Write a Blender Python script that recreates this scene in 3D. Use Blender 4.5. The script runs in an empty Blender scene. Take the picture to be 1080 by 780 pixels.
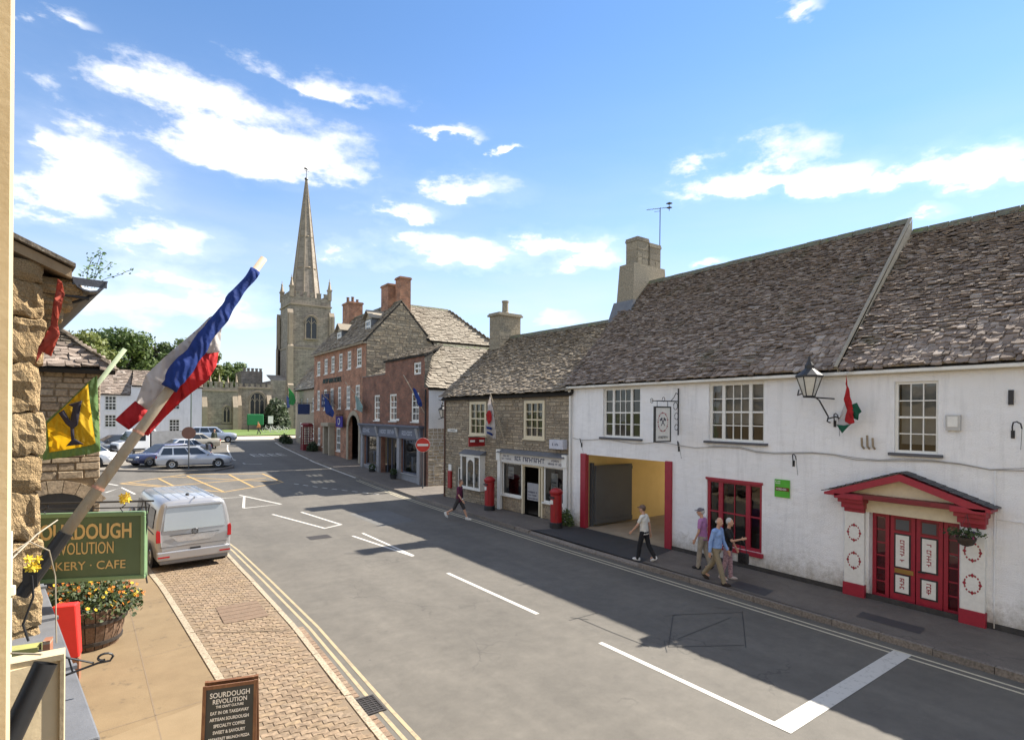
import bpy, bmesh, math, random
from mathutils import Vector, Matrix, noise
R = math.radians
random.seed(11)
scene = bpy.context.scene
C = scene.collection

# ------------------------------------------------------------ camera
YAW, ROLL, EYE = R(35.346), R(0.4), 4.5
fw = Vector((math.sin(YAW), math.cos(YAW), 0)); rt = Vector((fw.y, -fw.x, 0)); up = Vector((0, 0, 1))
rc = rt * math.cos(ROLL) + up * math.sin(ROLL); uc = -rt * math.sin(ROLL) + up * math.cos(ROLL)
cd = bpy.data.cameras.new('camera'); cam = bpy.data.objects.new('camera', cd); C.objects.link(cam)
cd.sensor_width = 36; cd.lens = 595 / 1080 * 36; cd.shift_y = 46 / 1080; cd.clip_start = .05; cd.clip_end = 3000
cam.matrix_world = Matrix((rc, uc, -fw)).transposed().to_4x4()
cam.location = (0, 0, EYE)
scene.camera = cam

# ------------------------------------------------------------ sun, sky, exposure
SUN = Vector((.98, -.05, 1.0)).normalized()
sl = bpy.data.lights.new('sun', 'SUN'); sl.energy = 4.95; sl.angle = R(.55); sl.color = (1, .93, .82)
so = bpy.data.objects.new('sun', sl); C.objects.link(so); so.rotation_euler = SUN.to_track_quat('Z', 'Y').to_euler(); so.location = (30, 0, 60)
scene.view_settings.view_transform = 'Standard'; scene.view_settings.look = 'None'
scene.view_settings.exposure = 1.3; scene.view_settings.gamma = 1
world = bpy.data.worlds.new('World'); scene.world = world; world.use_nodes = True

def sky_nodes():
    nt = world.node_tree; N = nt.nodes; L = nt.links; N.clear()
    def m(op, a, b=None, c=None, clamp=False):
        n = N.new('ShaderNodeMath'); n.operation = op; n.use_clamp = clamp
        for i, x in enumerate((a, b, c)):
            if x is None: continue
            if isinstance(x, (int, float)): n.inputs[i].default_value = x
            else: L.new(x, n.inputs[i])
        return n.outputs[0]
    sky = N.new('ShaderNodeTexSky'); sky.sky_type = 'NISHITA'; sky.sun_disc = False
    sky.sun_elevation = math.asin(SUN.z); sky.sun_rotation = math.atan2(SUN.x, SUN.y)
    sky.altitude = 0; sky.air_density = 1.0; sky.dust_density = .0; sky.ozone_density = 3.0
    tc = N.new('ShaderNodeTexCoord'); v = tc.outputs['Generated']
    n1 = N.new('ShaderNodeTexNoise'); n1.inputs['Scale'].default_value = 9.0; n1.inputs['Detail'].default_value = 10; n1.inputs['Roughness'].default_value = .6
    st = N.new('ShaderNodeVectorMath'); st.operation = 'MULTIPLY'; L.new(v, st.inputs[0]); st.inputs[1].default_value = (1, 1, 2.2)
    L.new(st.outputs[0], n1.inputs['Vector'])
    sep = N.new('ShaderNodeSeparateXYZ'); L.new(v, sep.inputs[0])
    az = m('ARCTAN2', sep.outputs['X'], sep.outputs['Y']); el = m('ARCSINE', sep.outputs['Z'])
    nz = m('SUBTRACT', n1.outputs['Fac'], .5)
    azd = m('MULTIPLY_ADD', nz, .16, az)
    n4 = N.new('ShaderNodeTexNoise'); n4.inputs['Scale'].default_value = 16.0; n4.inputs['Detail'].default_value = 6; L.new(st.outputs[0], n4.inputs['Vector'])
    el0 = el; el = m('MULTIPLY_ADD', m('SUBTRACT', n4.outputs['Fac'], .5), .06, el)
    best = None
    for (a, e, sa, se) in CLOUDS:
        dx = m('MULTIPLY', m('SUBTRACT', azd, R(a)), 1 / R(sa)); dy = m('MULTIPLY', m('SUBTRACT', el, R(e)), 1 / R(se))
        dlo = m('MULTIPLY', m('MINIMUM', dy, 0), 1.5)              # flatter undersides
        d2 = m('ADD', m('MULTIPLY', dx, dx), m('ADD', m('MULTIPLY', dy, dy), m('MULTIPLY', dlo, dlo)))
        b = m('SUBTRACT', 1.0, m('SQRT', d2))
        best = b if best is None else m('SMOOTH_MAX', best, b, .12)
    dens = m('MULTIPLY_ADD', nz, 2.9, m('MULTIPLY_ADD', best, .9, .16))
    mask = m('MULTIPLY', m('MULTIPLY_ADD', m('SUBTRACT', n4.outputs['Fac'], .5), .9, dens), .95, clamp=True); mask = m('MULTIPLY', m('MULTIPLY', mask, mask), m('SUBTRACT', 3.0, m('MULTIPLY', mask, 2.0)))
    # loose cumulus goes on unseen outside the part in view, thickened to brighten the shade
    n2 = N.new('ShaderNodeTexNoise'); n2.inputs['Scale'].default_value = 2.2; n2.inputs['Detail'].default_value = 8; n2.inputs['Roughness'].default_value = .6
    L.new(st.outputs[0], n2.inputs['Vector'])
    dz = m('ABSOLUTE', m('SUBTRACT', az, YAW)); out = m('MULTIPLY', m('SUBTRACT', dz, .85), 4, clamp=True)
    hi = m('MULTIPLY', m('SUBTRACT', el, .72), 6, clamp=True)
    gen = m('MULTIPLY', m('MULTIPLY', m('SUBTRACT', n2.outputs['Fac'], .42), 6, clamp=True), m('MAXIMUM', out, hi))
    mask = m('MAXIMUM', mask, gen)
    # milky air near the horizon with thin cloud
    n3 = N.new('ShaderNodeTexNoise'); n3.inputs['Scale'].default_value = 3.5; n3.inputs['Detail'].default_value = 6
    sv = N.new('ShaderNodeVectorMath'); sv.operation = 'MULTIPLY'; L.new(v, sv.inputs[0]); sv.inputs[1].default_value = (1, 1, 5)
    L.new(sv.outputs[0], n3.inputs['Vector'])
    low = m('MULTIPLY', m('SUBTRACT', .62, el0), 1.75, clamp=True); low = m('POWER', low, 2.0)
    wisps = m('MULTIPLY', low, m('MULTIPLY_ADD', n3.outputs['Fac'], 1.4, .2), clamp=True)
    mask = m('MAXIMUM', mask, m('MULTIPLY', wisps, .85))
    shade = N.new('ShaderNodeMix'); shade.data_type = 'RGBA'
    L.new(m('MULTIPLY_ADD', dens, 1.1, m('MULTIPLY', n4.outputs['Fac'], .35), clamp=True), shade.inputs['Factor'])
    shade.inputs['A'].default_value = CLOUD_LO; shade.inputs['B'].default_value = CLOUD_HI
    tint = N.new('ShaderNodeMix'); tint.data_type = 'RGBA'; tint.blend_type = 'MULTIPLY'; tint.inputs['Factor'].default_value = 1
    L.new(sky.outputs[0], tint.inputs['A']); tint.inputs['B'].default_value = SKY_TINT
    mix = N.new('ShaderNodeMix'); mix.data_type = 'RGBA'
    L.new(mask, mix.inputs['Factor']); L.new(tint.outputs['Result'], mix.inputs['A']); L.new(shade.outputs['Result'], mix.inputs['B'])
    bg = N.new('ShaderNodeBackground'); bg.inputs['Strength'].default_value = SKY_STRENGTH
    L.new(mix.outputs['Result'], bg.inputs['Color'])
    o = N.new('ShaderNodeOutputWorld'); L.new(bg.outputs[0], o.inputs[0])
    world.cycles.sampling_method = 'MANUAL'; world.cycles.sample_map_resolution = 512

SKY_STRENGTH = .15
CLOUD_LO = (2.7, 2.8, 3.0, 1); CLOUD_HI = (4.6, 4.45, 4.2, 1); SKY_TINT = (.47, .555, .615, 1)
# azimuth, elevation, half-width, half-height of each cloud bank (degrees)
CLOUDS = [(-3.6, 28.1, 2.9, 1.4), (6.2, 25.1, 11.0, 2.9), (10.8, 23.5, 10.3, 3.3), (15.7, 28.3, 9.3, 1.5), (13.2, 22.0, 12.3, 2.5), (-1.6, 18.1, 5.9, 3.5), (-3.6, 15.9, 4.7, 2.8), (2.0, 14.4, 6.1, 2.3), (-4.8, 19.9, 2.8, 1.6), (30.4, 21.1, 5.7, 2.2), (29.2, 26.4, 3.4, 0.7), (24.7, 19.2, 4.2, 1.2), (29.0, 15.3, 9.0, 2.3), (40.0, 16.3, 6.7, 2.1), (42.9, 15.1, 4.3, 1.4), (35.2, 24.9, 1.2, 0.4), (60.0, 22.1, 5.6, 2.7), (58.8, 20.5, 8.9, 1.7), (65.7, 19.8, 4.3, 1.5), (72.9, 19.2, 5.8, 1.6), (75.9, 17.7, 3.3, 1.5), (71.1, 15.8, 2.2, 0.7), (61.7, 32.7, 2.6, 1.2), (39.1, 9.6, 2.9, 0.7), (54.0, 14.3, 2.2, 0.5), (4.1, 9.3, 8.5, 2.4), (-3.6, 9.8, 4.1, 1.8)]
sky_nodes()
# ------------------------------------------------------------ materials
MATS = {}
def nodes_for(name):
    m = bpy.data.materials.new(name); m.use_nodes = True
    nt = m.node_tree; nt.nodes.clear()
    out = nt.nodes.new('ShaderNodeOutputMaterial'); b = nt.nodes.new('ShaderNodeBsdfPrincipled')
    nt.links.new(b.outputs[0], out.inputs[0])
    MATS[name] = m
    return m, nt, b, out
def c4(c): return (c[0], c[1], c[2], 1)
def tex(nt, kind, scale, **k):
    n = nt.nodes.new('ShaderNodeTex' + kind); n.inputs['Scale'].default_value = scale
    for a, x in k.items():
        if a in n.inputs: n.inputs[a].default_value = x
        else: setattr(n, a, x)
    return n
def ramp(nt, src, stops, interp='LINEAR'):
    r = nt.nodes.new('ShaderNodeValToRGB'); r.color_ramp.interpolation = interp
    e = r.color_ramp.elements
    while len(e) < len(stops): e.new(.5)
    for x, (p, c) in zip(e, stops): x.position = p; x.color = c4(c) if not isinstance(c, (int, float)) else (c, c, c, 1)
    nt.links.new(src, r.inputs[0]); return r.outputs[0]
def mixc(nt, f, a, b, blend='MIX'):
    n = nt.nodes.new('ShaderNodeMix'); n.data_type = 'RGBA'; n.blend_type = blend
    for s, x in (('Factor', f), ('A', a), ('B', b)):
        if isinstance(x, (int, float)): n.inputs[s].default_value = x if s == 'Factor' else (x, x, x, 1)
        elif isinstance(x, tuple): n.inputs[s].default_value = c4(x)
        else: nt.links.new(x, n.inputs[s])
    return n.outputs['Result']
def mathn(nt, op, a, b=0.0, clamp=False):
    n = nt.nodes.new('ShaderNodeMath'); n.operation = op; n.use_clamp = clamp
    for i, x in enumerate((a, b)):
        if isinstance(x, (int, float)): n.inputs[i].default_value = x
        else: nt.links.new(x, n.inputs[i])
    return n.outputs[0]
def coords(nt, which='Object', sc=None):
    t = nt.nodes.new('ShaderNodeTexCoord'); o = t.outputs[which]
    if sc:
        v = nt.nodes.new('ShaderNodeVectorMath'); v.operation = 'MULTIPLY'; nt.links.new(o, v.inputs[0]); v.inputs[1].default_value = sc; o = v.outputs[0]
    return o
def wcoords(nt):
    return nt.nodes.new('ShaderNodeNewGeometry').outputs['Position']
def bumpn(nt, b, h, strength, dist=.02):
    n = nt.nodes.new('ShaderNodeBump'); n.inputs['Strength'].default_value = strength; n.inputs['Distance'].default_value = dist
    nt.links.new(h, n.inputs['Height']); nt.links.new(n.outputs[0], b.inputs['Normal'])
def piece_random(nt):
    a = nt.nodes.new('ShaderNodeAttribute'); a.attribute_name = 'tint'
    o = nt.nodes.new('ShaderNodeObjectInfo')
    return mathn(nt, 'FRACT', mathn(nt, 'ADD', a.outputs['Fac'], o.outputs['Random']))
def M(name, c1, c2=None, scale=6, rough=.8, bump=0, bscale=60, metal=0, pieces=None, world=False, spec=.5, streak=None, spots=None, coat=0, bdist=.01, moss=None):
    """plain surface: two-tone noise, optional per-piece colour ramp, fine relief"""
    if name in MATS: return MATS[name]
    m, nt, b, out = nodes_for(name)
    co = wcoords(nt) if world else coords(nt)
    c2 = c2 or tuple(x * .8 for x in c1)
    n = tex(nt, 'Noise', scale, Detail=8, Roughness=.65); nt.links.new(co, n.inputs['Vector'])
    col = ramp(nt, n.outputs['Fac'], [(.3, c2), (.7, c1)])
    if pieces:
        pr = ramp(nt, piece_random(nt), [(i / max(1, len(pieces) - 1), c) for i, c in enumerate(pieces)])
        col = mixc(nt, .7, col, pr)
        fine = tex(nt, 'Noise', scale * 5, Detail=5); nt.links.new(co, fine.inputs['Vector'])
        col = mixc(nt, 1.0, col, ramp(nt, fine.outputs['Fac'], [(.25, .5), (.75, 1.4)]), 'MULTIPLY')
    if spots:
        s = tex(nt, 'Noise', spots[1], Detail=10, Roughness=.7); nt.links.new(co, s.inputs['Vector'])
        col = mixc(nt, ramp(nt, s.outputs['Fac'], [(spots[2], 0.0), (spots[2] + .07, 1.0)]), col, spots[0])
    if moss:
        ms = tex(nt, 'Noise', moss[1], Detail=12, Roughness=.8); nt.links.new(co, ms.inputs['Vector'])
        col = mixc(nt, ramp(nt, ms.outputs['Fac'], [(moss[2], 0.0), (moss[2] + .14, .85)]), col, moss[0])
    if streak:
        sc = tex(nt, 'Noise', 1.0, Detail=6); nt.links.new(coords(nt, 'Object', streak[1]), sc.inputs['Vector'])
        col = mixc(nt, ramp(nt, sc.outputs['Fac'], [(.5, 0.0), (.8, 1.0)]), col, streak[0])
    nt.links.new(col, b.inputs['Base Color'])
    b.inputs['Roughness'].default_value = rough; b.inputs['Metallic'].default_value = metal; b.inputs['Specular IOR Level'].default_value = spec
    b.inputs['Coat Weight'].default_value = coat
    if bump:
        bn = tex(nt, 'Noise', bscale, Detail=6, Roughness=.6); nt.links.new(co, bn.inputs['Vector'])
        bumpn(nt, b, bn.outputs['Fac'], bump, bdist)
    return m

def glass_mat(name, tint=(.02, .025, .03), refl=.9, rough=.02, body=.0):
    m, nt, b, out = nodes_for(name)
    nt.nodes.remove(b)
    tr = nt.nodes.new('ShaderNodeBsdfTransparent'); tr.inputs[0].default_value = c4(tint)
    gl = nt.nodes.new('ShaderNodeBsdfGlossy'); gl.inputs['Roughness'].default_value = rough; gl.inputs['Color'].default_value = (refl,) * 3 + (1,)
    fr = nt.nodes.new('ShaderNodeFresnel'); fr.inputs['IOR'].default_value = 1.5
    # old panes are not quite flat
    n = tex(nt, 'Noise', 2.2, Detail=2); nt.links.new(wcoords(nt), n.inputs['Vector'])
    bp = nt.nodes.new('ShaderNodeBump'); bp.inputs['Strength'].default_value = .08; bp.inputs['Distance'].default_value = .05
    nt.links.new(n.outputs['Fac'], bp.inputs['Height']); nt.links.new(bp.outputs[0], gl.inputs['Normal']); nt.links.new(bp.outputs[0], fr.inputs['Normal'])
    mx = nt.nodes.new('ShaderNodeMixShader'); nt.links.new(mathn(nt, 'MULTIPLY', fr.outputs[0], 1.5, True), mx.inputs[0]); nt.links.new(tr.outputs[0], mx.inputs[1]); nt.links.new(gl.outputs[0], mx.inputs[2])
    nt.links.new(mx.outputs[0], out.inputs[0])
    return m
GLASS = glass_mat('window_glass', (.55, .58, .6)); CARGLASS = glass_mat('car_glass', (.18, .2, .21))

def render_wall_mat(name, base, dirt, low=1.0):
    """limewashed render: lumpy relief, flaked patches, splashed and damp foot"""
    m, nt, b, out = nodes_for(name)
    co = coords(nt)
    n = tex(nt, 'Noise', .9, Detail=8, Roughness=.6); nt.links.new(co, n.inputs['Vector'])
    col = ramp(nt, n.outputs['Fac'], [(.3, tuple(x * .9 for x in base)), (.7, base)])
    st = tex(nt, 'Noise', 1.0, Detail=8, Roughness=.7); nt.links.new(coords(nt, 'Object', (4.5, 1, .5)), st.inputs['Vector'])
    col = mixc(nt, ramp(nt, st.outputs['Fac'], [(.5, 0.0), (.82, .5)]), col, tuple(x * .52 for x in base))
    sp = nt.nodes.new('ShaderNodeSeparateXYZ'); nt.links.new(co, sp.inputs[0])
    f = tex(nt, 'Noise', 5, Detail=10, Roughness=.75); nt.links.new(co, f.inputs['Vector'])
    h = mathn(nt, 'SUBTRACT', mathn(nt, 'MULTIPLY', f.outputs['Fac'], 1.6), mathn(nt, 'MULTIPLY', sp.outputs['Z'], 1.25 / low))
    col = mixc(nt, ramp(nt, h, [(.12, 0.0), (.75, .85)]), col, dirt)
    fl = tex(nt, 'Noise', 9, Detail=12, Roughness=.75); nt.links.new(co, fl.inputs['Vector'])
    col = mixc(nt, ramp(nt, fl.outputs['Fac'], [(.62, 0.0), (.68, .55)]), col, (.42, .37, .3))
    nt.links.new(col, b.inputs['Base Color']); b.inputs['Roughness'].default_value = .9
    v = tex(nt, 'Voronoi', 3.2); v.feature = 'SMOOTH_F1'; nt.links.new(coords(nt, 'Object', (1.3, 1, 2.2)), v.inputs['Vector'])
    bn = tex(nt, 'Noise', 34, Detail=8, Roughness=.7); nt.links.new(co, bn.inputs['Vector'])
    bumpn(nt, b, mathn(nt, 'ADD', mathn(nt, 'MULTIPLY', v.outputs['Distance'], .6), bn.outputs['Fac']), .85, .035)
    return m
def brick_mat(name, c1, c2, mortar, scale=4.4, vary=(.55, 1.35)):
    m, nt, b, out = nodes_for(name)
    co = coords(nt); sp = nt.nodes.new('ShaderNodeSeparateXYZ'); nt.links.new(co, sp.inputs[0])
    cb = nt.nodes.new('ShaderNodeCombineXYZ'); nt.links.new(mathn(nt, 'ADD', sp.outputs['X'], sp.outputs['Y']), cb.inputs[0]); nt.links.new(sp.outputs['Z'], cb.inputs[1])
    t = nt.nodes.new('ShaderNodeTexBrick'); nt.links.new(cb.outputs[0], t.inputs['Vector'])
    t.inputs['Color1'].default_value = c4(c1); t.inputs['Color2'].default_value = c4(c2); t.inputs['Mortar'].default_value = c4(mortar)
    t.inputs['Scale'].default_value = scale; t.inputs['Mortar Size'].default_value = .03; t.inputs['Brick Width'].default_value = 1.0; t.inputs['Row Height'].default_value = .34
    n = tex(nt, 'Noise', 1.3, Detail=9, Roughness=.7); nt.links.new(co, n.inputs['Vector'])
    col = mixc(nt, 1.0, t.outputs['Color'], ramp(nt, n.outputs['Fac'], [(.25, vary[0]), (.75, vary[1])]), 'MULTIPLY')
    nt.links.new(col, b.inputs['Base Color']); b.inputs['Roughness'].default_value = .85
    bumpn(nt, b, t.outputs['Fac'], -.5, .012)
    return m
def asphalt_mat(name, a, bcol, patch=.5, s=1.0):
    m, nt, b, out = nodes_for(name)
    co = wcoords(nt)
    n = tex(nt, 'Noise', .35 * s, Detail=10, Roughness=.7); nt.links.new(co, n.inputs['Vector'])
    col = ramp(nt, n.outputs['Fac'], [(.3, a), (.7, bcol)])
    lane = tex(nt, 'Noise', 1.0, Detail=4); v = nt.nodes.new('ShaderNodeVectorMath'); v.operation = 'MULTIPLY'; nt.links.new(co, v.inputs[0]); v.inputs[1].default_value = (1.1, .05, 1); nt.links.new(v.outputs[0], lane.inputs['Vector'])
    col = mixc(nt, patch, col, ramp(nt, lane.outputs['Fac'], [(.3, .75), (.7, 1.2)]), 'MULTIPLY')
    mt = tex(nt, 'Noise', 2.6, Detail=12, Roughness=.78); nt.links.new(co, mt.inputs['Vector'])
    col = mixc(nt, .75, col, ramp(nt, mt.outputs['Fac'], [(.32, .78), (.68, 1.22)]), 'MULTIPLY')
    cr = tex(nt, 'Voronoi', .33); cr.feature = 'DISTANCE_TO_EDGE'; cw = nt.nodes.new('ShaderNodeVectorMath'); cw.operation = 'ADD'; wn = tex(nt, 'Noise', 1.6, Detail=6); nt.links.new(co, wn.inputs['Vector']); nt.links.new(co, cw.inputs[0]); nt.links.new(wn.outputs['Color'], cw.inputs[1]); nt.links.new(cw.outputs[0], cr.inputs['Vector'])
    gate = tex(nt, 'Noise', .25, Detail=3); nt.links.new(co, gate.inputs['Vector'])
    col = mixc(nt, mathn(nt, 'MULTIPLY', ramp(nt, cr.outputs['Distance'], [(.002, .55), (.006, 0.0)]), ramp(nt, gate.outputs['Fac'], [(.5, 0.0), (.6, 1.0)])), col, (.04, .037, .033))
    g = tex(nt, 'Noise', 130, Detail=4); nt.links.new(co, g.inputs['Vector'])
    col = mixc(nt, .8, col, ramp(nt, g.outputs['Fac'], [(.3, .6), (.7, 1.4)]), 'MULTIPLY')
    sp = tex(nt, 'Voronoi', 1.7); nt.links.new(co, sp.inputs['Vector'])
    col = mixc(nt, ramp(nt, sp.outputs['Distance'], [(.02, .5), (.05, 0.0)]), col, (.03, .03, .03))
    nt.links.new(col, b.inputs['Base Color']); b.inputs['Roughness'].default_value = .8
    bumpn(nt, b, g.outputs['Fac'], .35, .006)
    return m
def paint_line_mat(name, c, under, worn=.5):
    m, nt, b, out = nodes_for(name)
    n = tex(nt, 'Noise', 7, Detail=12, Roughness=.8); nt.links.new(wcoords(nt), n.inputs['Vector'])
    col = mixc(nt, ramp(nt, n.outputs['Fac'], [(worn, 0.0), (worn + .12, .75)]), c, under)
    nt.links.new(col, b.inputs['Base Color']); b.inputs['Roughness'].default_value = .7
    return m
def leaf_mat(name, cs):
    m, nt, b, out = nodes_for(name)
    a = nt.nodes.new('ShaderNodeAttribute'); a.attribute_name = 'tint'
    col = ramp(nt, a.outputs['Fac'], [(i / (len(cs) - 1), c) for i, c in enumerate(cs)])
    nt.links.new(col, b.inputs['Base Color']); b.inputs['Roughness'].default_value = .6
    tl = nt.nodes.new('ShaderNodeBsdfTranslucent'); nt.links.new(col, tl.inputs[0])
    mx = nt.nodes.new('ShaderNodeMixShader'); mx.inputs[0].default_value = .3
    nt.links.new(b.outputs[0], mx.inputs[1]); nt.links.new(tl.outputs[0], mx.inputs[2]); nt.links.new(mx.outputs[0], out.inputs[0])
    return m
def cloth_mat(name, c, c2=None, trans=.45, scale=3):
    m, nt, b, out = nodes_for(name)
    n = tex(nt, 'Noise', scale, Detail=6); nt.links.new(coords(nt), n.inputs['Vector'])
    col = ramp(nt, n.outputs['Fac'], [(.3, c2 or tuple(x * .82 for x in c)), (.7, c)])
    nt.links.new(col, b.inputs['Base Color']); b.inputs['Roughness'].default_value = .8
    if trans:
        tl = nt.nodes.new('ShaderNodeBsdfTranslucent'); nt.links.new(col, tl.inputs[0])
        mx = nt.nodes.new('ShaderNodeMixShader'); mx.inputs[0].default_value = trans
        nt.links.new(b.outputs[0], mx.inputs[1]); nt.links.new(tl.outputs[0], mx.inputs[2]); nt.links.new(mx.outputs[0], out.inputs[0])
    w = tex(nt, 'Wave', 5, Distortion=7.0, Detail=3); nt.links.new(coords(nt), w.inputs['Vector']); bumpn(nt, b, w.outputs['Fac'], .5, .02)
    return m

# ------------------------------------------------------------ mesh building
class MB:
    def __init__(s): s.v = []; s.f = []; s.t = []; s.m = []; s.mi = 0
    def face(s, pts, tint=0.0):
        n = len(s.v); s.v.extend(tuple(p) for p in pts); s.f.append(tuple(range(n, n + len(pts)))); s.t.append(tint); s.m.append(s.mi)
    def faces(s, vs, fs, tint=0.0):
        n = len(s.v); s.v.extend(tuple(p) for p in vs)
        for f in fs: s.f.append(tuple(n + i for i in f)); s.t.append(tint); s.m.append(s.mi)
    def box(s, x0, x1, y0, y1, z0, z1, tint=0.0, jit=0.0):
        if x0 > x1: x0, x1 = x1, x0
        if y0 > y1: y0, y1 = y1, y0
        if z0 > z1: z0, z1 = z1, z0
        v = [(x, y, z) for z in (z0, z1) for y in (y0, y1) for x in (x0, x1)]
        if jit: v = [tuple(c + random.uniform(-jit, jit) for c in p) for p in v]
        s.faces(v, [(0, 2, 3, 1), (4, 5, 7, 6), (0, 1, 5, 4), (2, 6, 7, 3), (0, 4, 6, 2), (1, 3, 7, 5)], tint)
    def obox(s, c, size, mat, tint=0.0):
        h = [x / 2 for x in size]; c = Vector(c)
        v = [c + mat @ Vector((x, y, z)) for z in (-h[2], h[2]) for y in (-h[1], h[1]) for x in (-h[0], h[0])]
        s.faces(v, [(0, 2, 3, 1), (4, 5, 7, 6), (0, 1, 5, 4), (2, 6, 7, 3), (0, 4, 6, 2), (1, 3, 7, 5)], tint)
    def prism(s, poly, d, tint=0.0):
        """poly: 3-D points of one face, d: extrusion vector"""
        d = Vector(d); a = [Vector(p) for p in poly]; b = [p + d for p in a]; n = len(a)
        s.faces(a + b, [tuple(range(n - 1, -1, -1)), tuple(range(n, 2 * n))] + [(i, (i + 1) % n, n + (i + 1) % n, n + i) for i in range(n)], tint)
    def tube(s, pts, r, n=8, tint=0.0, caps=True):
        pts = [Vector(p) for p in pts]; rs = r if isinstance(r, (list, tuple)) else [r] * len(pts)
        base = len(s.v); prev = None
        for i, p in enumerate(pts):
            d = (pts[min(i + 1, len(pts) - 1)] - pts[max(i - 1, 0)]); d = d.normalized() if d.length > 1e-9 else Vector((0, 0, 1))
            if prev is None:
                a = d.orthogonal().normalized()
            else:
                a = prev - d * prev.dot(d); a = a.normalized() if a.length > 1e-6 else d.orthogonal().normalized()
            prev = a; b = d.cross(a)
            for k in range(n):
                t = 2 * math.pi * k / n; s.v.append(tuple(p + (a * math.cos(t) + b * math.sin(t)) * rs[i]))
        for i in range(len(pts) - 1):
            for k in range(n):
                k2 = (k + 1) % n; s.f.append((base + i * n + k, base + i * n + k2, base + (i + 1) * n + k2, base + (i + 1) * n + k)); s.t.append(tint); s.m.append(s.mi)
        if caps:
            s.f.append(tuple(base + k for k in range(n - 1, -1, -1))); s.t.append(tint); s.m.append(s.mi)
            e = base + (len(pts) - 1) * n; s.f.append(tuple(e + k for k in range(n))); s.t.append(tint); s.m.append(s.mi)
    def lathe(s, prof, c=(0, 0, 0), n=20, tint=0.0, ax=None):
        """prof: (radius, height) pairs, spun about z (or about axis ax)"""
        c = Vector(c); q = Vector((0, 0, 1)).rotation_difference(Vector(ax)).to_matrix() if ax is not None else Matrix.Identity(3)
        base = len(s.v)
        for r, z in prof:
            for k in range(n):
                t = 2 * math.pi * k / n; s.v.append(tuple(c + q @ Vector((r * math.cos(t), r * math.sin(t), z))))
        for i in range(len(prof) - 1):
            for k in range(n):
                k2 = (k + 1) % n; s.f.append((base + i * n + k, base + i * n + k2, base + (i + 1) * n + k2, base + (i + 1) * n + k)); s.t.append(tint); s.m.append(s.mi)
        s.f.append(tuple(base + k for k in range(n - 1, -1, -1))); s.t.append(tint); s.m.append(s.mi)
        e = base + (len(prof) - 1) * n; s.f.append(tuple(e + k for k in range(n))); s.t.append(tint); s.m.append(s.mi)
    def ell(s, c, r, n=14, m=9, rot=None):
        c = Vector(c); base = len(s.v)
        for i in range(m + 1):
            ph = math.pi * i / m
            for k in range(n):
                t = 2 * math.pi * k / n
                p = Vector((r[0] * math.sin(ph) * math.cos(t), r[1] * math.sin(ph) * math.sin(t), -r[2] * math.cos(ph)))
                if rot is not None: p = rot @ p
                s.v.append(tuple(c + p))
        for i in range(m):
            for k in range(n):
                k2 = (k + 1) % n; s.f.append((base + i * n + k, base + i * n + k2, base + (i + 1) * n + k2, base + (i + 1) * n + k)); s.t.append(0.0); s.m.append(s.mi)
    def xf(s, fn, start=0):
        s.v[start:] = [tuple(fn(*p)) for p in s.v[start:]]; return s
    def mesh(s, name, mats, smooth=False):
        me = bpy.data.meshes.new(name); me.from_pydata(s.v, [], s.f)
        for mt in (mats if isinstance(mats, (list, tuple)) else [mats]): me.materials.append(mt)
        if len(s.t):
            at = me.attributes.new('tint', 'FLOAT', 'FACE'); at.data.foreach_set('value', s.t)
        me.polygons.foreach_set('material_index', s.m)
        if smooth: me.polygons.foreach_set('use_smooth', [True] * len(me.polygons))
        me.update(); return me
    def build(s, name, mats, parent=None, smooth=False, bevel=0):
        o = link(name, s.mesh(name, mats, smooth), parent)
        if bevel:
            md = o.modifiers.new('bevel', 'BEVEL'); md.width = bevel; md.segments = 2; md.limit_method = 'ANGLE'
        return o
def link(name, data, parent=None):
    o = bpy.data.objects.new(name, data); C.objects.link(o)
    if parent is not None: o.parent = parent
    return o
def tag(o, label=None, cat=None, group=None, kind=None):
    if label: o['label'] = label
    if cat: o['category'] = cat
    if group: o['group'] = group
    if kind: o['kind'] = kind
    return o
def thing(name, label, cat, loc=(0, 0, 0), rz=0, group=None):
    o = link(name, None); o.location = loc; o.rotation_euler = (0, 0, rz); return tag(o, label, cat, group)
def copy_tree(o, parent=None):
    c = o.copy(); C.objects.link(c)
    if parent is not None: c.parent = parent
    for ch in list(o.children): copy_tree(ch, c)
    return c
def shade_auto(o, deg=40):
    me = o.data; me.polygons.foreach_set('use_smooth', [True] * len(me.polygons)); me.set_sharp_from_angle(angle=R(deg)); return o

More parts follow.
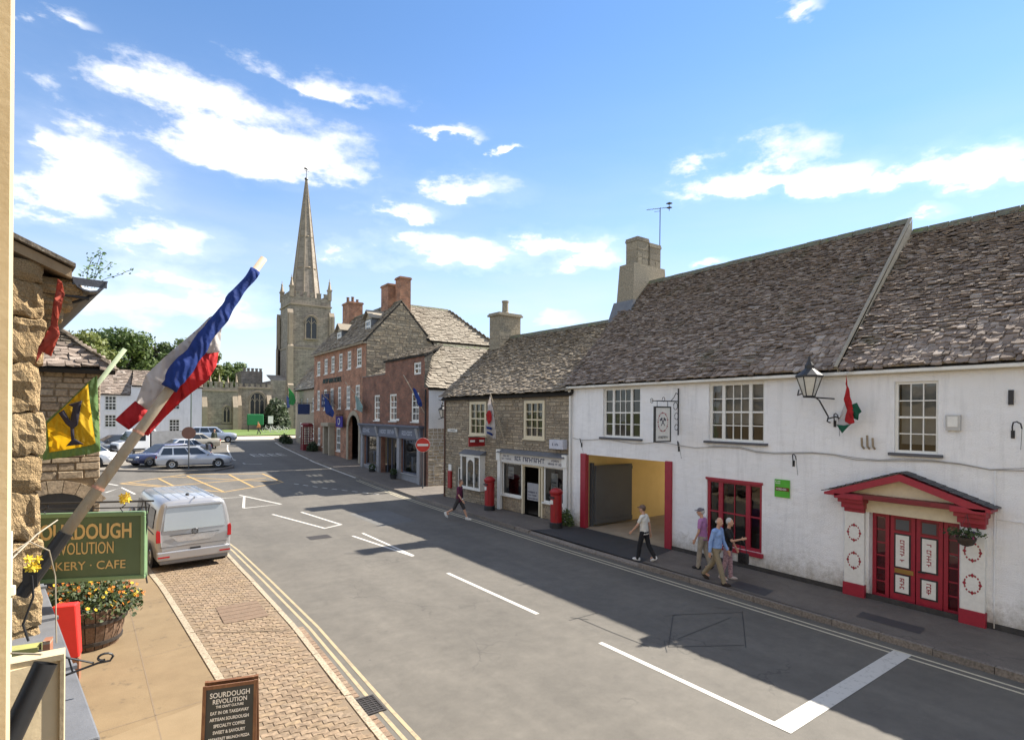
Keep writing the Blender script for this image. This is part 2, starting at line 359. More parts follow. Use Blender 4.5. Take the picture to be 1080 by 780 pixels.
def text_mesh(txt, size, mat, parent, name='lettering', loc=(0, 0, 0), rot=None, xs=1.0, depth=.004, align='CENTER', shear=0, off=0.0):
    cu = bpy.data.curves.new(name, 'FONT'); cu.body = txt; cu.size = size; cu.extrude = depth; cu.align_x = align; cu.align_y = 'CENTER'; cu.resolution_u = 3; cu.shear = shear; cu.offset = off
    t = bpy.data.objects.new(name, cu); C.objects.link(t)
    dg = bpy.context.evaluated_depsgraph_get(); me = bpy.data.meshes.new_from_object(t.evaluated_get(dg))
    C.objects.unlink(t); bpy.data.objects.remove(t)
    me.materials.clear(); me.materials.append(mat)
    o = link(name, me, parent); o.location = loc; o.scale = (xs, 1, 1)
    if rot: o.rotation_euler = rot
    return o
def scribble(mb, u0, u1, w, h, v, rnd, dens=1.0):
    """rows of small strokes: print too small in the photograph to read"""
    u = u0; cw = h * .72
    while u + cw * .8 < u1:
        if rnd.random() > .1:
            k = rnd.randint(0, 3); s = h * .2
            mb.box(u, u + s, v, v + .004, w, w + h)
            if k != 1: mb.box(u + s, u + cw * .8, v, v + .004, w + h - s, w + h)
            if k != 2: mb.box(u + s, u + cw * .8, v, v + .004, w + (h - s) * (0 if k == 3 else .45), w + (h - s) * (0 if k == 3 else .45) + s)
            if k == 0: mb.box(u + cw * .62, u + cw * .8, v, v + .004, w, w + h * .5)
        u += cw

# ------------------------------------------------------------ walls, roofs, windows (local frame: x along the front, y outward, z up)
def wall(mb, u0, u1, w0, w1, holes=(), v=0.0, t=.28, back=False):
    us = sorted({u0, u1, *[h[0] for h in holes], *[h[1] for h in holes]}); ws = sorted({w0, w1, *[h[2] for h in holes], *[h[3] for h in holes]})
    us = [x for x in us if u0 <= x <= u1]; ws = [x for x in ws if w0 <= x <= w1]
    for a, b in zip(us, us[1:]):
        for c, d in zip(ws, ws[1:]):
            cu, cw = (a + b) / 2, (c + d) / 2
            if any(h[0] < cu < h[1] and h[2] < cw < h[3] for h in holes): continue
            mb.face([(b, v, c), (a, v, c), (a, v, d), (b, v, d)])
            if back: mb.face([(a, v - t, c), (b, v - t, c), (b, v - t, d), (a, v - t, d)])
    for (a, b, c, d) in holes:
        mb.face([(a, v, c), (a, v - t, c), (a, v - t, d), (a, v, d)]); mb.face([(b, v - t, c), (b, v, c), (b, v, d), (b, v - t, d)])
        mb.face([(a, v, d), (a, v - t, d), (b, v - t, d), (b, v, d)])
        if c > w0: mb.face([(a, v - t, c), (a, v, c), (b, v, c), (b, v - t, c)])
def free(a, b, row, holes):
    iv = [(a, b)]
    for h in holes:
        if h[3] <= row[0] or h[2] >= row[1]: continue
        nv = []
        for x, y in iv:
            if h[1] <= x or h[0] >= y: nv.append((x, y)); continue
            if h[0] > x: nv.append((x, h[0]))
            if h[1] < y: nv.append((h[1], y))
        iv = nv
    return iv
def stones(mb, u0, u1, w0, w1, holes, hr, lr, proud=.02, gap=.012, v=0.0, lim=None, rnd=random):
    """coursed rubble, each stone a slightly uneven block standing proud of the mortar; lim(w) narrows the course (gables)"""
    w = w0
    while w < w1 - .03:
        h = min(rnd.uniform(*hr), w1 - w)
        if w1 - w - h < hr[0] * .6: h = w1 - w
        a, b = (u0, u1) if lim is None else lim(w + h)
        for x, y in free(a, b, (w, w + h), holes):
            u = x
            while u < y - .02:
                l = rnd.uniform(*lr)
                if y - u - l < lr[0] * .6: l = y - u
                p = proud * rnd.uniform(.3, 1.3); g = gap * rnd.uniform(.5, 1.4); j = gap * .5
                q = [(u + g + rnd.uniform(-j, j), w + g + rnd.uniform(-j, j)), (u + l - g + rnd.uniform(-j, j), w + g + rnd.uniform(-j, j)), (u + l - g + rnd.uniform(-j, j), w + h - g + rnd.uniform(-j, j)), (u + g + rnd.uniform(-j, j), w + h - g + rnd.uniform(-j, j))]
                i = min(.02, l * .12, h * .12)
                cx, cy = u + l / 2, w + h / 2
                top = [(cx + (a_ - cx) * (1 - 2 * i / l), cy + (b_ - cy) * (1 - 2 * i / h)) for a_, b_ in q]
                vs = [(a_, v - .01, b_) for a_, b_ in q] + [(a_, v + p + rnd.uniform(-.3, .3) * p, b_) for a_, b_ in top]
                mb.faces(vs, [(7, 6, 5, 4), (1, 0, 4, 5), (2, 1, 5, 6), (3, 2, 6, 7), (0, 3, 7, 4)], rnd.random())
                u += l
        w += h

UNIT_PANE = None
def pane(parent, u0, u1, w0, w1, v, mat=None, name='pane'):
    global UNIT_PANE
    if UNIT_PANE is None: UNIT_PANE = {}
    mat = mat or GLASS
    if mat.name not in UNIT_PANE:
        mb = MB(); mb.face([(1, 0, 0), (0, 0, 0), (0, 0, 1), (1, 0, 1)]); UNIT_PANE[mat.name] = mb.mesh('pane', mat)
    o = link(name, UNIT_PANE[mat.name], parent); o.location = (u0, v, w0); o.scale = (u1 - u0, 1, w1 - w0)
    o.rotation_euler = (R(random.uniform(-.5, .5)), 0, R(random.uniform(-.5, .5)))
    return o
def window(parent, u0, u1, w0, w1, sections, rows, mat, v=-.1, fr=.07, bar=.028, sill=None, sillmat=None, meet=True, panes=True, glass=None, name='window', blind=None, dep=.06, mull=None, bz=.19):
    """sash window: box frame, mullions, glazing bars, one pane object per light. sections: [(relative width, columns)]"""
    mb = MB(); mull = mull or fr
    mb.box(u0, u0 + fr, v - dep, v, w0, w1); mb.box(u1 - fr, u1, v - dep, v, w0, w1)
    mb.box(u0 + fr, u1 - fr, v - dep, v - .003, w1 - fr, w1); mb.box(u0 + fr, u1 - fr, v - dep, v - .003, w0, w0 + fr)
    tot = sum(s[0] for s in sections); iw = u1 - u0 - 2 * fr - mull * (len(sections) - 1); u = u0 + fr; lights = []
    for i, (rw, cols) in enumerate(sections):
        ww = iw * rw / tot
        for c in range(cols):
            for r in range(rows):
                lights.append((u + ww * c / cols, u + ww * (c + 1) / cols, w0 + fr + (w1 - w0 - 2 * fr) * r / rows, w0 + fr + (w1 - w0 - 2 * fr) * (r + 1) / rows))
        for c in range(1, cols): x = u + ww * c / cols; mb.box(x - bar / 2, x + bar / 2, v - dep + .01, v - .018, w0 + fr, w1 - fr)
        u += ww
        if i < len(sections) - 1: mb.box(u, u + mull, v - dep, v + .004, w0 + fr, w1 - fr); u += mull
    for r in range(1, rows):
        z = w0 + fr + (w1 - w0 - 2 * fr) * r / rows; b = bar * (1.9 if meet and r == rows // 2 else 1)
        mb.box(u0 + fr, u1 - fr, v - dep + .012, v - (.008 if meet and r == rows // 2 else .022), z - b / 2, z + b / 2)
    o = mb.build(name, mat, parent)
    if panes:
        for l in lights: pane(o, *l, v - dep + .02, glass)
    if sill:
        s = MB(); s.box(u0 - sill[0], u1 + sill[0], v - .05, sill[1], w0 - sill[2], w0 - .002); s.build('sill', sillmat or mat, o, bevel=.008)
    if blind:
        s = MB(); s.box(u0 + fr, u1 - fr, v - bz - .01, v - bz, w0 + (w1 - w0) * blind[1], w1 - fr); s.build('blind', blind[0], o)
    return o

SLATES = {}
def roof(parent, name, e0, e1, r1, r0, mat, basemat, course=(.24, .12), wid=(.18, .45), th=.03, single=0, rnd=None, ridge=None, rag=.02, local_to_world=None, sag=.0):
    """stone-slate slope. e0,e1: eave ends; r1,r0: ridge ends (same order). Rows diminish upward; slates are real blocks.
    single = how many of the nearest slates become objects of their own."""
    rnd = rnd or random.Random(5)
    e0, e1, r1, r0 = map(Vector, (e0, e1, r1, r0))
    n = (e1 - e0).cross(r0 - e0).normalized()
    if n.z < 0: n = -n
    off_ = -n * (sag + .015)
    mb = MB(); mb.prism([e0 + off_, e1 + off_, r1 + off_, r0 + off_], -n * .1)
    base = mb.build(name, basemat, parent)
    L = (((r0 + r1) - (e0 + e1)) / 2).length
    rows = []; s = -.05
    while s < L:
        t = max(0, s / L); c = course[0] + (course[1] - course[0]) * t; rows.append((s, c)); s += c
    rest = MB(); cand = []
    for ri, (s, c) in enumerate(rows):
        t = s / L; a = e0.lerp(r0, t); b = e1.lerp(r1, t); W = (b - a).length
        if W < .1: continue
        x = (b - a).normalized(); up_ = ((e0.lerp(r0, min(1, t + .1)) + e1.lerp(r1, min(1, t + .1))) / 2 - (a + b) / 2); up_ = (up_ - x * up_.dot(x)).normalized()
        q = -rnd.uniform(0, wid[1] * .6)
        ww = (wid[0] + (wid[1] - wid[0]) * .0, wid[1] * (1 - .35 * t))
        while q < W:
            w = rnd.uniform(*ww); l = c * 1.75 + .03; h = th * rnd.uniform(.6, 1.5); d = rnd.uniform(-rag, rag)
            p = a + x * (max(q, 0) + .004) + up_ * d; wd = min(q + w, W) - max(q, 0) - .008
            q += w
            if wd < .05: continue
            if s + l + d > L: l = max(.1, L - s - d)
            lift = h + .02 + rnd.uniform(0, .045); tl = rnd.uniform(-.03, .03); sg = -sag * math.sin(math.pi * min(1, max(0, (q / W)))) * math.sin(math.pi * min(1, max(0, t)))
            P = lambda i, j, k: p + x * (i * wd) + up_ * (j * l) + n * (k + (lift * (1 - j) + .012) + tl * (i - .5) + sg)
            ch = rnd.uniform(0, .04); ch2 = rnd.uniform(0, .04)
            vs = [P(0, ch / l, -h), P(1, ch2 / l, -h), P(1, 1, -h), P(0, 1, -h), P(.02, ch / l + .02, 0), P(.98, ch2 / l + .02, 0), P(1, 1, 0), P(0, 1, 0)]
            cand.append((vs, rnd.random()))
    if single and local_to_world is not None:
        cand.sort(key=lambda cv: local_to_world(sum((Vector(q) for q in cv[0]), Vector()) / 8))
    FS = [(4, 5, 6, 7), (0, 1, 5, 4), (1, 2, 6, 5), (3, 0, 4, 7)]
    for i, (vs, tn) in enumerate(cand):
        if i < single:
            # a slate of its own: shared unit block fitted by an affine matrix along the course
            key_ = 'u%d' % (i % 6)
            if key_ not in SLATES:
                rv = random.Random(i); q_ = lambda a: rv.uniform(-a, a); us = MB()
                us.faces([(q_(.04), .1 + q_(.1), -1), (.5, q_(.12), -1), (1 + q_(.04), .1 + q_(.1), -1), (1, 1, -1), (0, 1, -1),
                          (.05 + q_(.04), .14 + q_(.08), q_(.25)), (.5, .08 + q_(.08), .1 + q_(.35)), (.95 + q_(.04), .14 + q_(.08), q_(.25)), (1, 1, 0), (0, 1, 0)],
                         [(5, 6, 9), (6, 7, 8), (6, 8, 9), (0, 1, 6, 5), (1, 2, 7, 6), (2, 3, 8, 7), (4, 0, 5, 9)]); SLATES[key_] = us.mesh('slate', mat)
            o = link('slate', SLATES[key_], base)
            p0, px_, py_, pz_ = vs[7] + (vs[4] - vs[7]) * 1.02, vs[6] - vs[7], vs[7] - vs[4], vs[7] - vs[3]
            o.matrix_local = Matrix(((px_.x, py_.x, pz_.x, p0.x), (px_.y, py_.y, pz_.y, p0.y), (px_.z, py_.z, pz_.z, p0.z), (0, 0, 0, 1)))
        else: rest.faces(vs, FS, tn)
    if rest.f: tag(rest.build('slates', mat, base), kind='stuff')
    if ridge:
        rb = MB(); a, b = r0, r1; d = (b - a).normalized(); x = 0; Lr = (b - a).length
        while x < Lr:
            l = min(.5, Lr - x); p = a + d * (x + .01)
            side = d.cross(Vector((0, 0, 1))).normalized() * .16
            o = n * .05 + Vector((0, 0, rnd.uniform(0, .015)))
            rb.faces([p + side + o - Vector((0, 0, .14)), p + o + Vector((0, 0, .06)), p - side + o - Vector((0, 0, .14)), p + d * (l - .02) + side + o - Vector((0, 0, .14)), p + d * (l - .02) + o + Vector((0, 0, .06)), p + d * (l - .02) - side + o - Vector((0, 0, .14))], [(0, 1, 4, 3), (1, 2, 5, 4), (0, 2, 1), (3, 4, 5)], rnd.random()); x += .5
        rb.build('ridge', ridge, base)
    return base
def near_key(M4):
    eye = Vector((0, 0, EYE))
    def f(p):
        q = M4 @ p; d = q - eye; z = d.dot(fw); x = d.dot(rt) / max(z, .1)
        return d.length + (1000 if z < 1 or abs(x) > .93 else 0)
    return f
# ------------------------------------------------------------ palette
ASPH = asphalt_mat('road_asphalt', (.09, .082, .07), (.13, .118, .1))
ASPH_P = asphalt_mat('pavement_asphalt', (.105, .09, .078), (.15, .13, .112), .3, 2)
ASPH_N = asphalt_mat('fresh_tarmac', (.03, .031, .034), (.045, .046, .05), .2, 2)
WLINE = paint_line_mat('white_line_paint', (.5, .48, .44), (.15, .138, .118), .535)
YLINE = paint_line_mat('yellow_line_paint', (.36, .29, .175), (.17, .145, .11), .5)
YBOX = paint_line_mat('box_line_paint', (.42, .27, .1), (.15, .135, .11), .56)
YPALE = paint_line_mat('faded_yellow_paint', (.5, .45, .33), (.12, .11, .1), .54)
SEAL = M('bitumen_seal', (.03, .03, .03), rough=.6)
BUFF = M('buff_paving', (.215, .155, .085), (.165, .116, .062), scale=1.6, bump=.3, bscale=45, world=True, spots=((.12, .088, .052), 2.2, .57))
PAVER = M('block_paver', (.235, .17, .108), (.19, .135, .085), scale=3, bump=.3, bscale=90, world=True, pieces=[(.235, .165, .105), (.265, .195, .132), (.205, .145, .09), (.255, .185, .112), (.228, .174, .122), (.17, .12, .078), (.245, .18, .12)])
JOINT = M('paver_joint', (.2, .148, .096), scale=20)
KERB = M('kerb_concrete', (.2, .172, .145), (.13, .112, .095), scale=5, bump=.4, world=True, pieces=[(.2, .172, .145), (.15, .13, .11), (.23, .198, .168)])
KERB2 = M('kerb_pale', (.36, .3, .215), (.25, .205, .145), scale=5, bump=.3, world=True, pieces=[(.36, .3, .215), (.3, .25, .18)])
GRASS_G = M('turf', (.13, .19, .04), (.08, .13, .03), scale=4, rough=.9, bump=.6, bscale=60, world=True)
EARTH = M('field', (.12, .15, .05), (.16, .16, .07), scale=.05, rough=.95, world=True)
IRON = M('cast_iron', (.04, .037, .035), (.06, .05, .045), scale=20, rough=.6, metal=.3, bump=.2)
SETT = M('gutter_sett', (.25, .17, .11), (.16, .11, .07), scale=12, world=True, bump=.4, pieces=[(.26, .17, .11), (.18, .13, .09), (.3, .22, .15)])

GP = [(-1e4, 0), (26, 0), (33, .12), (40, .38), (47, .68), (55, .93), (70, 1.2), (95, 1.6), (1e4, 1.6)]
def g(y):
    for (a, b), (c, d) in zip(GP, GP[1:]):
        if y <= c: return b + (d - b) * (y - a) / (c - a)
YS = [-60, -20, 0, 26, 29, 33, 36, 40, 43, 47, 51, 55, 62, 70, 82, 95]
def sheet(name, x0, x1, y0, y1, off, mat, parent=None):
    ys = [y0] + [y for y in YS if y0 < y < y1] + [y1]; mb = MB()
    for a, b in zip(ys, ys[1:]):
        X = lambda x, y: x(y) if callable(x) else x
        mb.face([(X(x0, a), a, g(a) + off), (X(x1, a), a, g(a) + off), (X(x1, b), b, g(b) + off), (X(x0, b), b, g(b) + off)])
    return mb.build(name, mat, parent)
gmb = MB()
for a, b in zip([-900] + YS, YS + [1600]):
    gmb.face([(-1500, a, g(a) - .05), (1500, a, g(a) - .05), (1500, b, g(b) - .05), (-1500, b, g(b) - .05)])
ground = tag(gmb.build('ground', EARTH), kind='structure')
road = tag(sheet('road', -70, 60, -60, 80, 0, ASPH), kind='structure')

def interp(pts, y):
    for (a, b), (c, d) in zip(pts, pts[1:]):
        if y <= c: return b + (d - b) * (y - a) / (c - a)
    return pts[-1][1]
KR = [(-60, 12.45), (3, 12.62), (14, 12.66), (20, 12.85), (28, 12.98), (34, 13.2), (45, 13.1), (58, 13.9), (66, 14.9), (80, 17.5)]
kx = lambda y: interp(KR, y)

def strip(name, pts, wd, mat, off=.004, parent=None):
    """painted line along ground points; mitred quads that follow the slope"""
    q = []
    for (x0, y0), (x1, y1) in zip(pts, pts[1:]):
        n = max(1, int(math.hypot(x1 - x0, y1 - y0) / 2.5))
        for i in range(n): q.append((x0 + (x1 - x0) * i / n, y0 + (y1 - y0) * i / n))
    q.append(pts[-1]); L = []; Rr = []
    for i, p in enumerate(q):
        a = Vector(q[max(0, i - 1)]); b = Vector(q[min(len(q) - 1, i + 1)]); d = (b - a).normalized(); nn = Vector((-d.y, d.x)) * wd / 2
        L.append((p[0] + nn.x, p[1] + nn.y, g(p[1] + nn.y) + off)); Rr.append((p[0] - nn.x, p[1] - nn.y, g(p[1] - nn.y) + off))
    mb = MB()
    for i in range(len(q) - 1): mb.face([Rr[i], Rr[i + 1], L[i + 1], L[i]])
    return mb.build(name, mat, parent if parent is not None else road)
def patch(name, pts, mat, off, parent):
    mb = MB(); mb.face([(x, y, g(y) + off) for x, y in pts]); return mb.build(name, mat, parent)

# centre line, stop line, chevrons, arrows, box junction
strip('centre_line', [(7.92, 4.25), (7.88, 8.05)], .11, WLINE); strip('centre_line', [(7.84, 10.0), (7.74, 14.0)], .11, WLINE)
strip('centre_line', [(7.75, 16.25), (7.19, 20.15)], .1, WLINE); strip('centre_line', [(7.78, 16.3), (7.66, 20.4)], .1, WLINE, .006)
strip('centre_line', [(7.95, -1), (7.94, 2.6)], .11, WLINE)
strip('stop_line', [(7.86, 4.36), (12.3, 4.44)], .3, WLINE, .007)
strip('island_line', [(5.78, 26.3), (6.78, 22.0), (7.54, 22.4), (6.98, 26.2)], .11, WLINE)
strip('island_line', [(6.78, 22.05), (7.55, 22.45)], .11, WLINE, .007)
strip('island_line', [(5.5, 32.5), (6.7, 28.7), (5.0, 28.45)], .12, WLINE); strip('island_line', [(4.2, 31.9), (5.6, 31.75), (5.0, 28.5)], .12, WLINE, .007)
strip('island_line', [(-.25, 36.2), (.45, 37.7), (1.0, 35.1)], .12, WLINE); strip('island_line', [(-.6, 40.3), (.3, 38.5)], .12, WLINE)
BX = [(.42, 39.2), (3.85, 41.7), (8.2, 40.2), (8.5, 36.0), (4.98, 33.9)]
strip('box_outline', BX + [BX[0]], .14, YBOX)
for a, b in [((2.35, 40.4), (2.95, 36.6)), ((3.89, 41.05), (4.96, 34.0)), ((6.24, 40.6), (6.64, 34.96)), ((.8, 39.4), (4.4, 34.6)), ((2.6, 37.2), (8.0, 38.2)), ((3.0, 40.9), (8.3, 36.4))]:
    strip('box_diagonal', [a, b], .12, YBOX, .008)
for i in range(9):
    t = i / 9; strip('give_way_dash', [(8.95 + 3.1 * t, 35.2 - 6.3 * t), (8.95 + 3.1 * (t + .06), 35.2 - 6.3 * (t + .06))], .12, WLINE)
strip('bay_line', [(7.8, 49.2), (8.1, 45.7), (9.2, 45.3)], .12, WLINE); strip('bay_line', [(7.8, 49.2), (8.75, 57.8), (9.7, 64)], .12, WLINE, .007)
for (x, w_) in [(9.7, .5), (10.4, .45), (11.1, .5), (11.8, .45)]:       # worn word painted on the road
    for dy in (0, .9, 1.8): strip('road_word', [(x, 50.6 + dy), (x + w_, 50.5 + dy)], .22, WLINE)
    strip('road_word', [(x, 50.5), (x, 52.6)], .12, WLINE, .008)
strip('kerbside_line', [(kx(y) - .15, y) for y in (36, 40, 45, 50, 55, 60, 66)], .16, WLINE)
for o_ in (.3, .5):
    strip('yellow_line', [(kx(y) - o_, y) for y in (-10, 3, 8, 14, 17, 20, 24, 28, 32, 35)], .06, YPALE)
LK = [(-20, 3.02), (8, 3.05), (12, 3.12), (16, 3.05), (20, 2.95), (23, 2.7), (25.5, 1.6), (26.6, .2)]
for o_, w_ in ((.27, .06), (.43, .06)):
    strip('yellow_line', [(x + o_, y) for y, x in LK[:5]] + [(2.75 + o_, 23 + o_ * .3), (1.65 + o_ * .6, 25.5 + o_ * .8), (.2, 26.6 + o_)], w_, YLINE)
for pts in [[(8.83, 7.15), (10.33, 8.24)], [(10.33, 8.24), (11.78, 7.45)], [(8.83, 7.15), (10.13, 6.36)], [(10.05, 6.28), (11.85, 7.5)], [(9.3, 7.3), (11.2, 7.4)], [(8.42, 9.26), (8.45, 8.3), (8.52, 7.36)], [(8.16, 9.3), (9.0, 9.29)], [(8.3, 9.42), (8.55, 9.1)], [(11.52, 8.04), (11.73, 7.74)], [(10.1, 8.3), (10.6, 8.1)], [(8.6, 7.0), (9.0, 7.4)]]:
    strip('sealant_line', pts, .018, SEAL, .005)
patch('iron_cover', [(5.75, 20.9), (6.5, 20.9), (6.5, 20.3), (5.75, 20.3)], IRON, .006, road)
patch('road_patch', [(8.6, 24.5), (10.4, 24.7), (10.4, 21.5), (8.7, 21.2)], asphalt_mat('patch_asphalt', (.1, .098, .094), (.14, .135, .125), .3, 2), .003, road)
# gutter setts, drain grate
for i in range(46):
    y = 6.2 + i * .13
    if 7.98 < y < 8.62: continue
    mb = MB(); x = interp([(a, b) for a, b in LK], y) + .035
    mb.box(x, x + .13, y, y + .115, -.02, .012 + random.uniform(0, .006), jit=.004); mb.build('gutter_sett', SETT, road)
gr = MB(); gx0, gx1, gy0, gy1 = 3.05, 3.42, 8.05, 8.6
gr.box(gx0, gx1, gy0, gy0 + .04, -.03, .02); gr.box(gx0, gx1, gy1 - .04, gy1, -.03, .02); gr.box(gx0, gx0 + .03, gy0 + .04, gy1 - .04, -.03, .018); gr.box(gx1 - .03, gx1, gy0 + .04, gy1 - .04, -.03, .018)
for i in range(7): gr.box(gx0 + .03, gx1 - .03, gy0 + .075 + i * .065, gy0 + .1 + i * .065, -.02, .016)
for i in range(3): gr.box(gx0 + .1 + i * .085, gx0 + .12 + i * .085, gy0 + .04, gy1 - .04, -.02, .013)
gr.build('drain_grate', IRON, road)
patch('drain_pit', [(gx0, gy0), (gx1, gy0), (gx1, gy1), (gx0, gy1)], SEAL, .005, road)

# far pavement with kerb stones
pave = tag(sheet('pavement', lambda y: kx(y) + .12, 24, -30, 72, .12, ASPH_P), kind='structure')
y = -6.0; i = 0
while y < 72:
    l = .915; drop = .09 if 10.9 < y < 16.2 else 0; mb = MB(); x0, x1 = kx(y), kx(y + l); z0, z1 = g(y), g(y + l)
    j = random.uniform(-.008, .008)
    mb.faces([(x0 + j, y + .006, z0 - .1), (x0 + .125, y + .006, z0 - .1), (x1 + .125, y + l - .006, z1 - .1), (x1 + j, y + l - .006, z1 - .1),
              (x0 + j + .012, y + .006, z0 + .128 - drop), (x0 + .125, y + .006, z0 + .128 - drop * .2), (x1 + .125, y + l - .006, z1 + .128 - drop * .2), (x1 + j + .012, y + l - .006, z1 + .128 - drop)],
             [(4, 5, 6, 7), (0, 1, 5, 4), (2, 3, 7, 6), (3, 0, 4, 7), (1, 2, 6, 5)])
    mb.build('kerb_stone', KERB, pave); y += l
patch('tarmac_apron', [(12.8, 11.4), (14.85, 11.9), (14.85, 16.3), (12.95, 16.9)], ASPH_N, .124, pave)
for pts in [[(12.95, 7.6), (12.95, 8.6), (13.55, 8.7), (13.55, 7.7)], [(13.3, 4.5), (13.3, 5.7), (13.75, 5.75), (13.75, 4.55)], [(13.0, 1.5), (13.0, 2.4), (13.6, 2.4), (13.6, 1.5)]]:
    patch('inspection_cover', pts, M('cover_plate', (.05, .05, .055), rough=.6), .125, pave)

# near pavement: buff slabs by the shops, a pale edging, block paving to the kerb
poly = [(-9, -20)] + [(x, y) for y, x in LK] + [(-9, 26.8)]
mb = MB(); mb.prism([(x, y, -.1) for x, y in poly], (0, 0, .2)); npave = tag(mb.build('pavement', BUFF), kind='structure')
EDGE = [(-20, 1.9), (6, 1.72), (10.08, 1.49), (16.45, 1.06), (18.97, .8), (24, .4)]
ex = lambda y: interp(EDGE, y)
mb = MB()
ys_ = [4.5, 8, 10, 13, 16, 19, 22, 24.5]
for a, b in zip(ys_, ys_[1:]): mb.face([(ex(a), a, .104), (interp(LK, a) - .01, a, .104), (interp(LK, b) - .01, b, .104), (ex(b), b, .104)])
bed = mb.build('paving_bed', JOINT, npave)
# joints between the buff slabs
for (p, q) in [((-3, 9.2), (1.52, 9.75)), ((.7, 5.0), (.25, 18.0)), ((-2.5, 13.2), (.45, 13.6)), ((.6, 6.6), (1.7, 6.9)), ((.5, 12.0), (1.3, 12.15)), ((.3, 15.4), (1.1, 15.6)), ((-2, 17.2), (.8, 17.4))]:
    strip('slab_joint', [p, q], .016, JOINT, .1025, npave)
patch('slab_repair', [(-.3, 9.25), (1.5, 9.72), (1.62, 8.6), (-.1, 8.1)], M('slab_repair_mix', (.235, .172, .098), (.2, .145, .08), scale=2.5, world=True, bump=.25, bscale=60), .1015, npave)
y = 5.0
while y < 24:
    l = .9; mb = MB(); a, b = ex(y), ex(y + l)
    mb.faces([(a - .06, y + .005, .0), (a + .06, y + .005, 0), (b + .06, y + l - .005, 0), (b - .06, y + l - .005, 0), (a - .06, y + .005, .118), (a + .06, y + .005, .118), (b + .06, y + l - .005, .118), (b - .06, y + l - .005, .118)],
             [(4, 5, 6, 7), (0, 1, 5, 4), (2, 3, 7, 6), (3, 0, 4, 7), (1, 2, 6, 5)])
    mb.build('edging_stone', KERB2, npave); y += l
y = 5.0
while y < 22.5:
    l = .9; mb = MB(); a, b = interp(LK, y) - .1, interp(LK, y + l) - .1; zt = .122 + random.uniform(-.004, .004)
    mb.faces([(a, y + .006, .0), (a + .115, y + .006, -.02), (b + .115, y + l - .006, -.02), (b, y + l - .006, 0), (a, y + .006, zt), (a + .105, y + .006, zt - .006), (b + .105, y + l - .006, zt - .006), (b, y + l - .006, zt)],
             [(4, 5, 6, 7), (0, 1, 5, 4), (2, 3, 7, 6), (3, 0, 4, 7), (1, 2, 6, 5)])
    mb.build('kerb_stone', KERB2, npave); y += l
def paver_faces(h=.0):
    o = [(0, 0), (.055, .016), (.165, -.016), (.22, 0), (.22, .106), (.165, .09), (.055, .122), (0, .106)]
    k = .0035; i_ = [(x + (k if x < .1 else -k) * (1 if x in (0, .22) else .3), y_ + (k if j < 4 else -k)) for j, (x, y_) in enumerate(o)]
    top = [(x + (.011 - x) * .06, y_ + (.053 - y_) * .05, .0065 + h) for x, y_ in i_]; low = [(x, y_, -.004) for x, y_ in i_]
    return low + top, [tuple(range(8, 16))] + [(j, (j + 1) % 8, 8 + (j + 1) % 8, 8 + j) for j in range(8)]
pv, pf = paver_faces(); one = MB(); one.faces(pv, pf); PM = one.mesh('paver', PAVER)
cells = []
y = 5.2; r_ = 0
COVER = (1.9, 2.8, 12.9, 14.15)
while y < 22.4:
    a, b = ex(y) + .065, interp(LK, y) - .11; x = a - (.11 if r_ % 2 else 0)
    while x < b - .05:
        if x >= a - .06 and x + .22 < b + .05 and not (COVER[0] < x + .11 < COVER[1] and COVER[2] < y + .05 < COVER[3]): cells.append((x, y))
        x += .226
    y += .112; r_ += 1
eye = Vector((0, 0, EYE))
def inview(x, y, z):
    d = Vector((x, y, z)) - eye; zf = d.dot(fw); return zf > .5 and abs(d.dot(rt) / zf) < .92 and d.z / zf > -.6
vis = sorted([c for c in cells if inview(c[0], c[1], .1)], key=lambda c: c[0] ** 2 + c[1] ** 2); near = set(vis[:300])
rest = MB()
for (x, y) in cells:
    t = random.random(); dz = random.uniform(-.002, .002)
    if (x, y) in near:
        o = link('paver', PM, npave); o.location = (x, y, 0.1065 + dz); o.rotation_euler = (0, 0, random.uniform(-.012, .012))
    else: rest.faces([(p[0] + x, p[1] + y, p[2] + 0.1065 + dz) for p in pv], pf, t)
tag(rest.build('pavers', PAVER, npave), kind='stuff')
COVM = M('cover_infill', (.2, .135, .09), (.13, .09, .06), scale=12, bump=.5, bscale=40)
mb = MB(); mb.box(COVER[0] + .02, COVER[1] - .02, COVER[2] + .03, COVER[3] - .03, .1, .121)
for i in range(1, 5): mb.box(COVER[0] + .03, COVER[1] - .03, COVER[2] + i * .25 - .006, COVER[2] + i * .25 + .006, .12, .126)
mb.build('manhole_cover', COVM, npave)
strip('paving_crack', [(1.3, 12.8), (2.0, 12.35), (3.0, 11.8)], .03, JOINT, .123, npave)

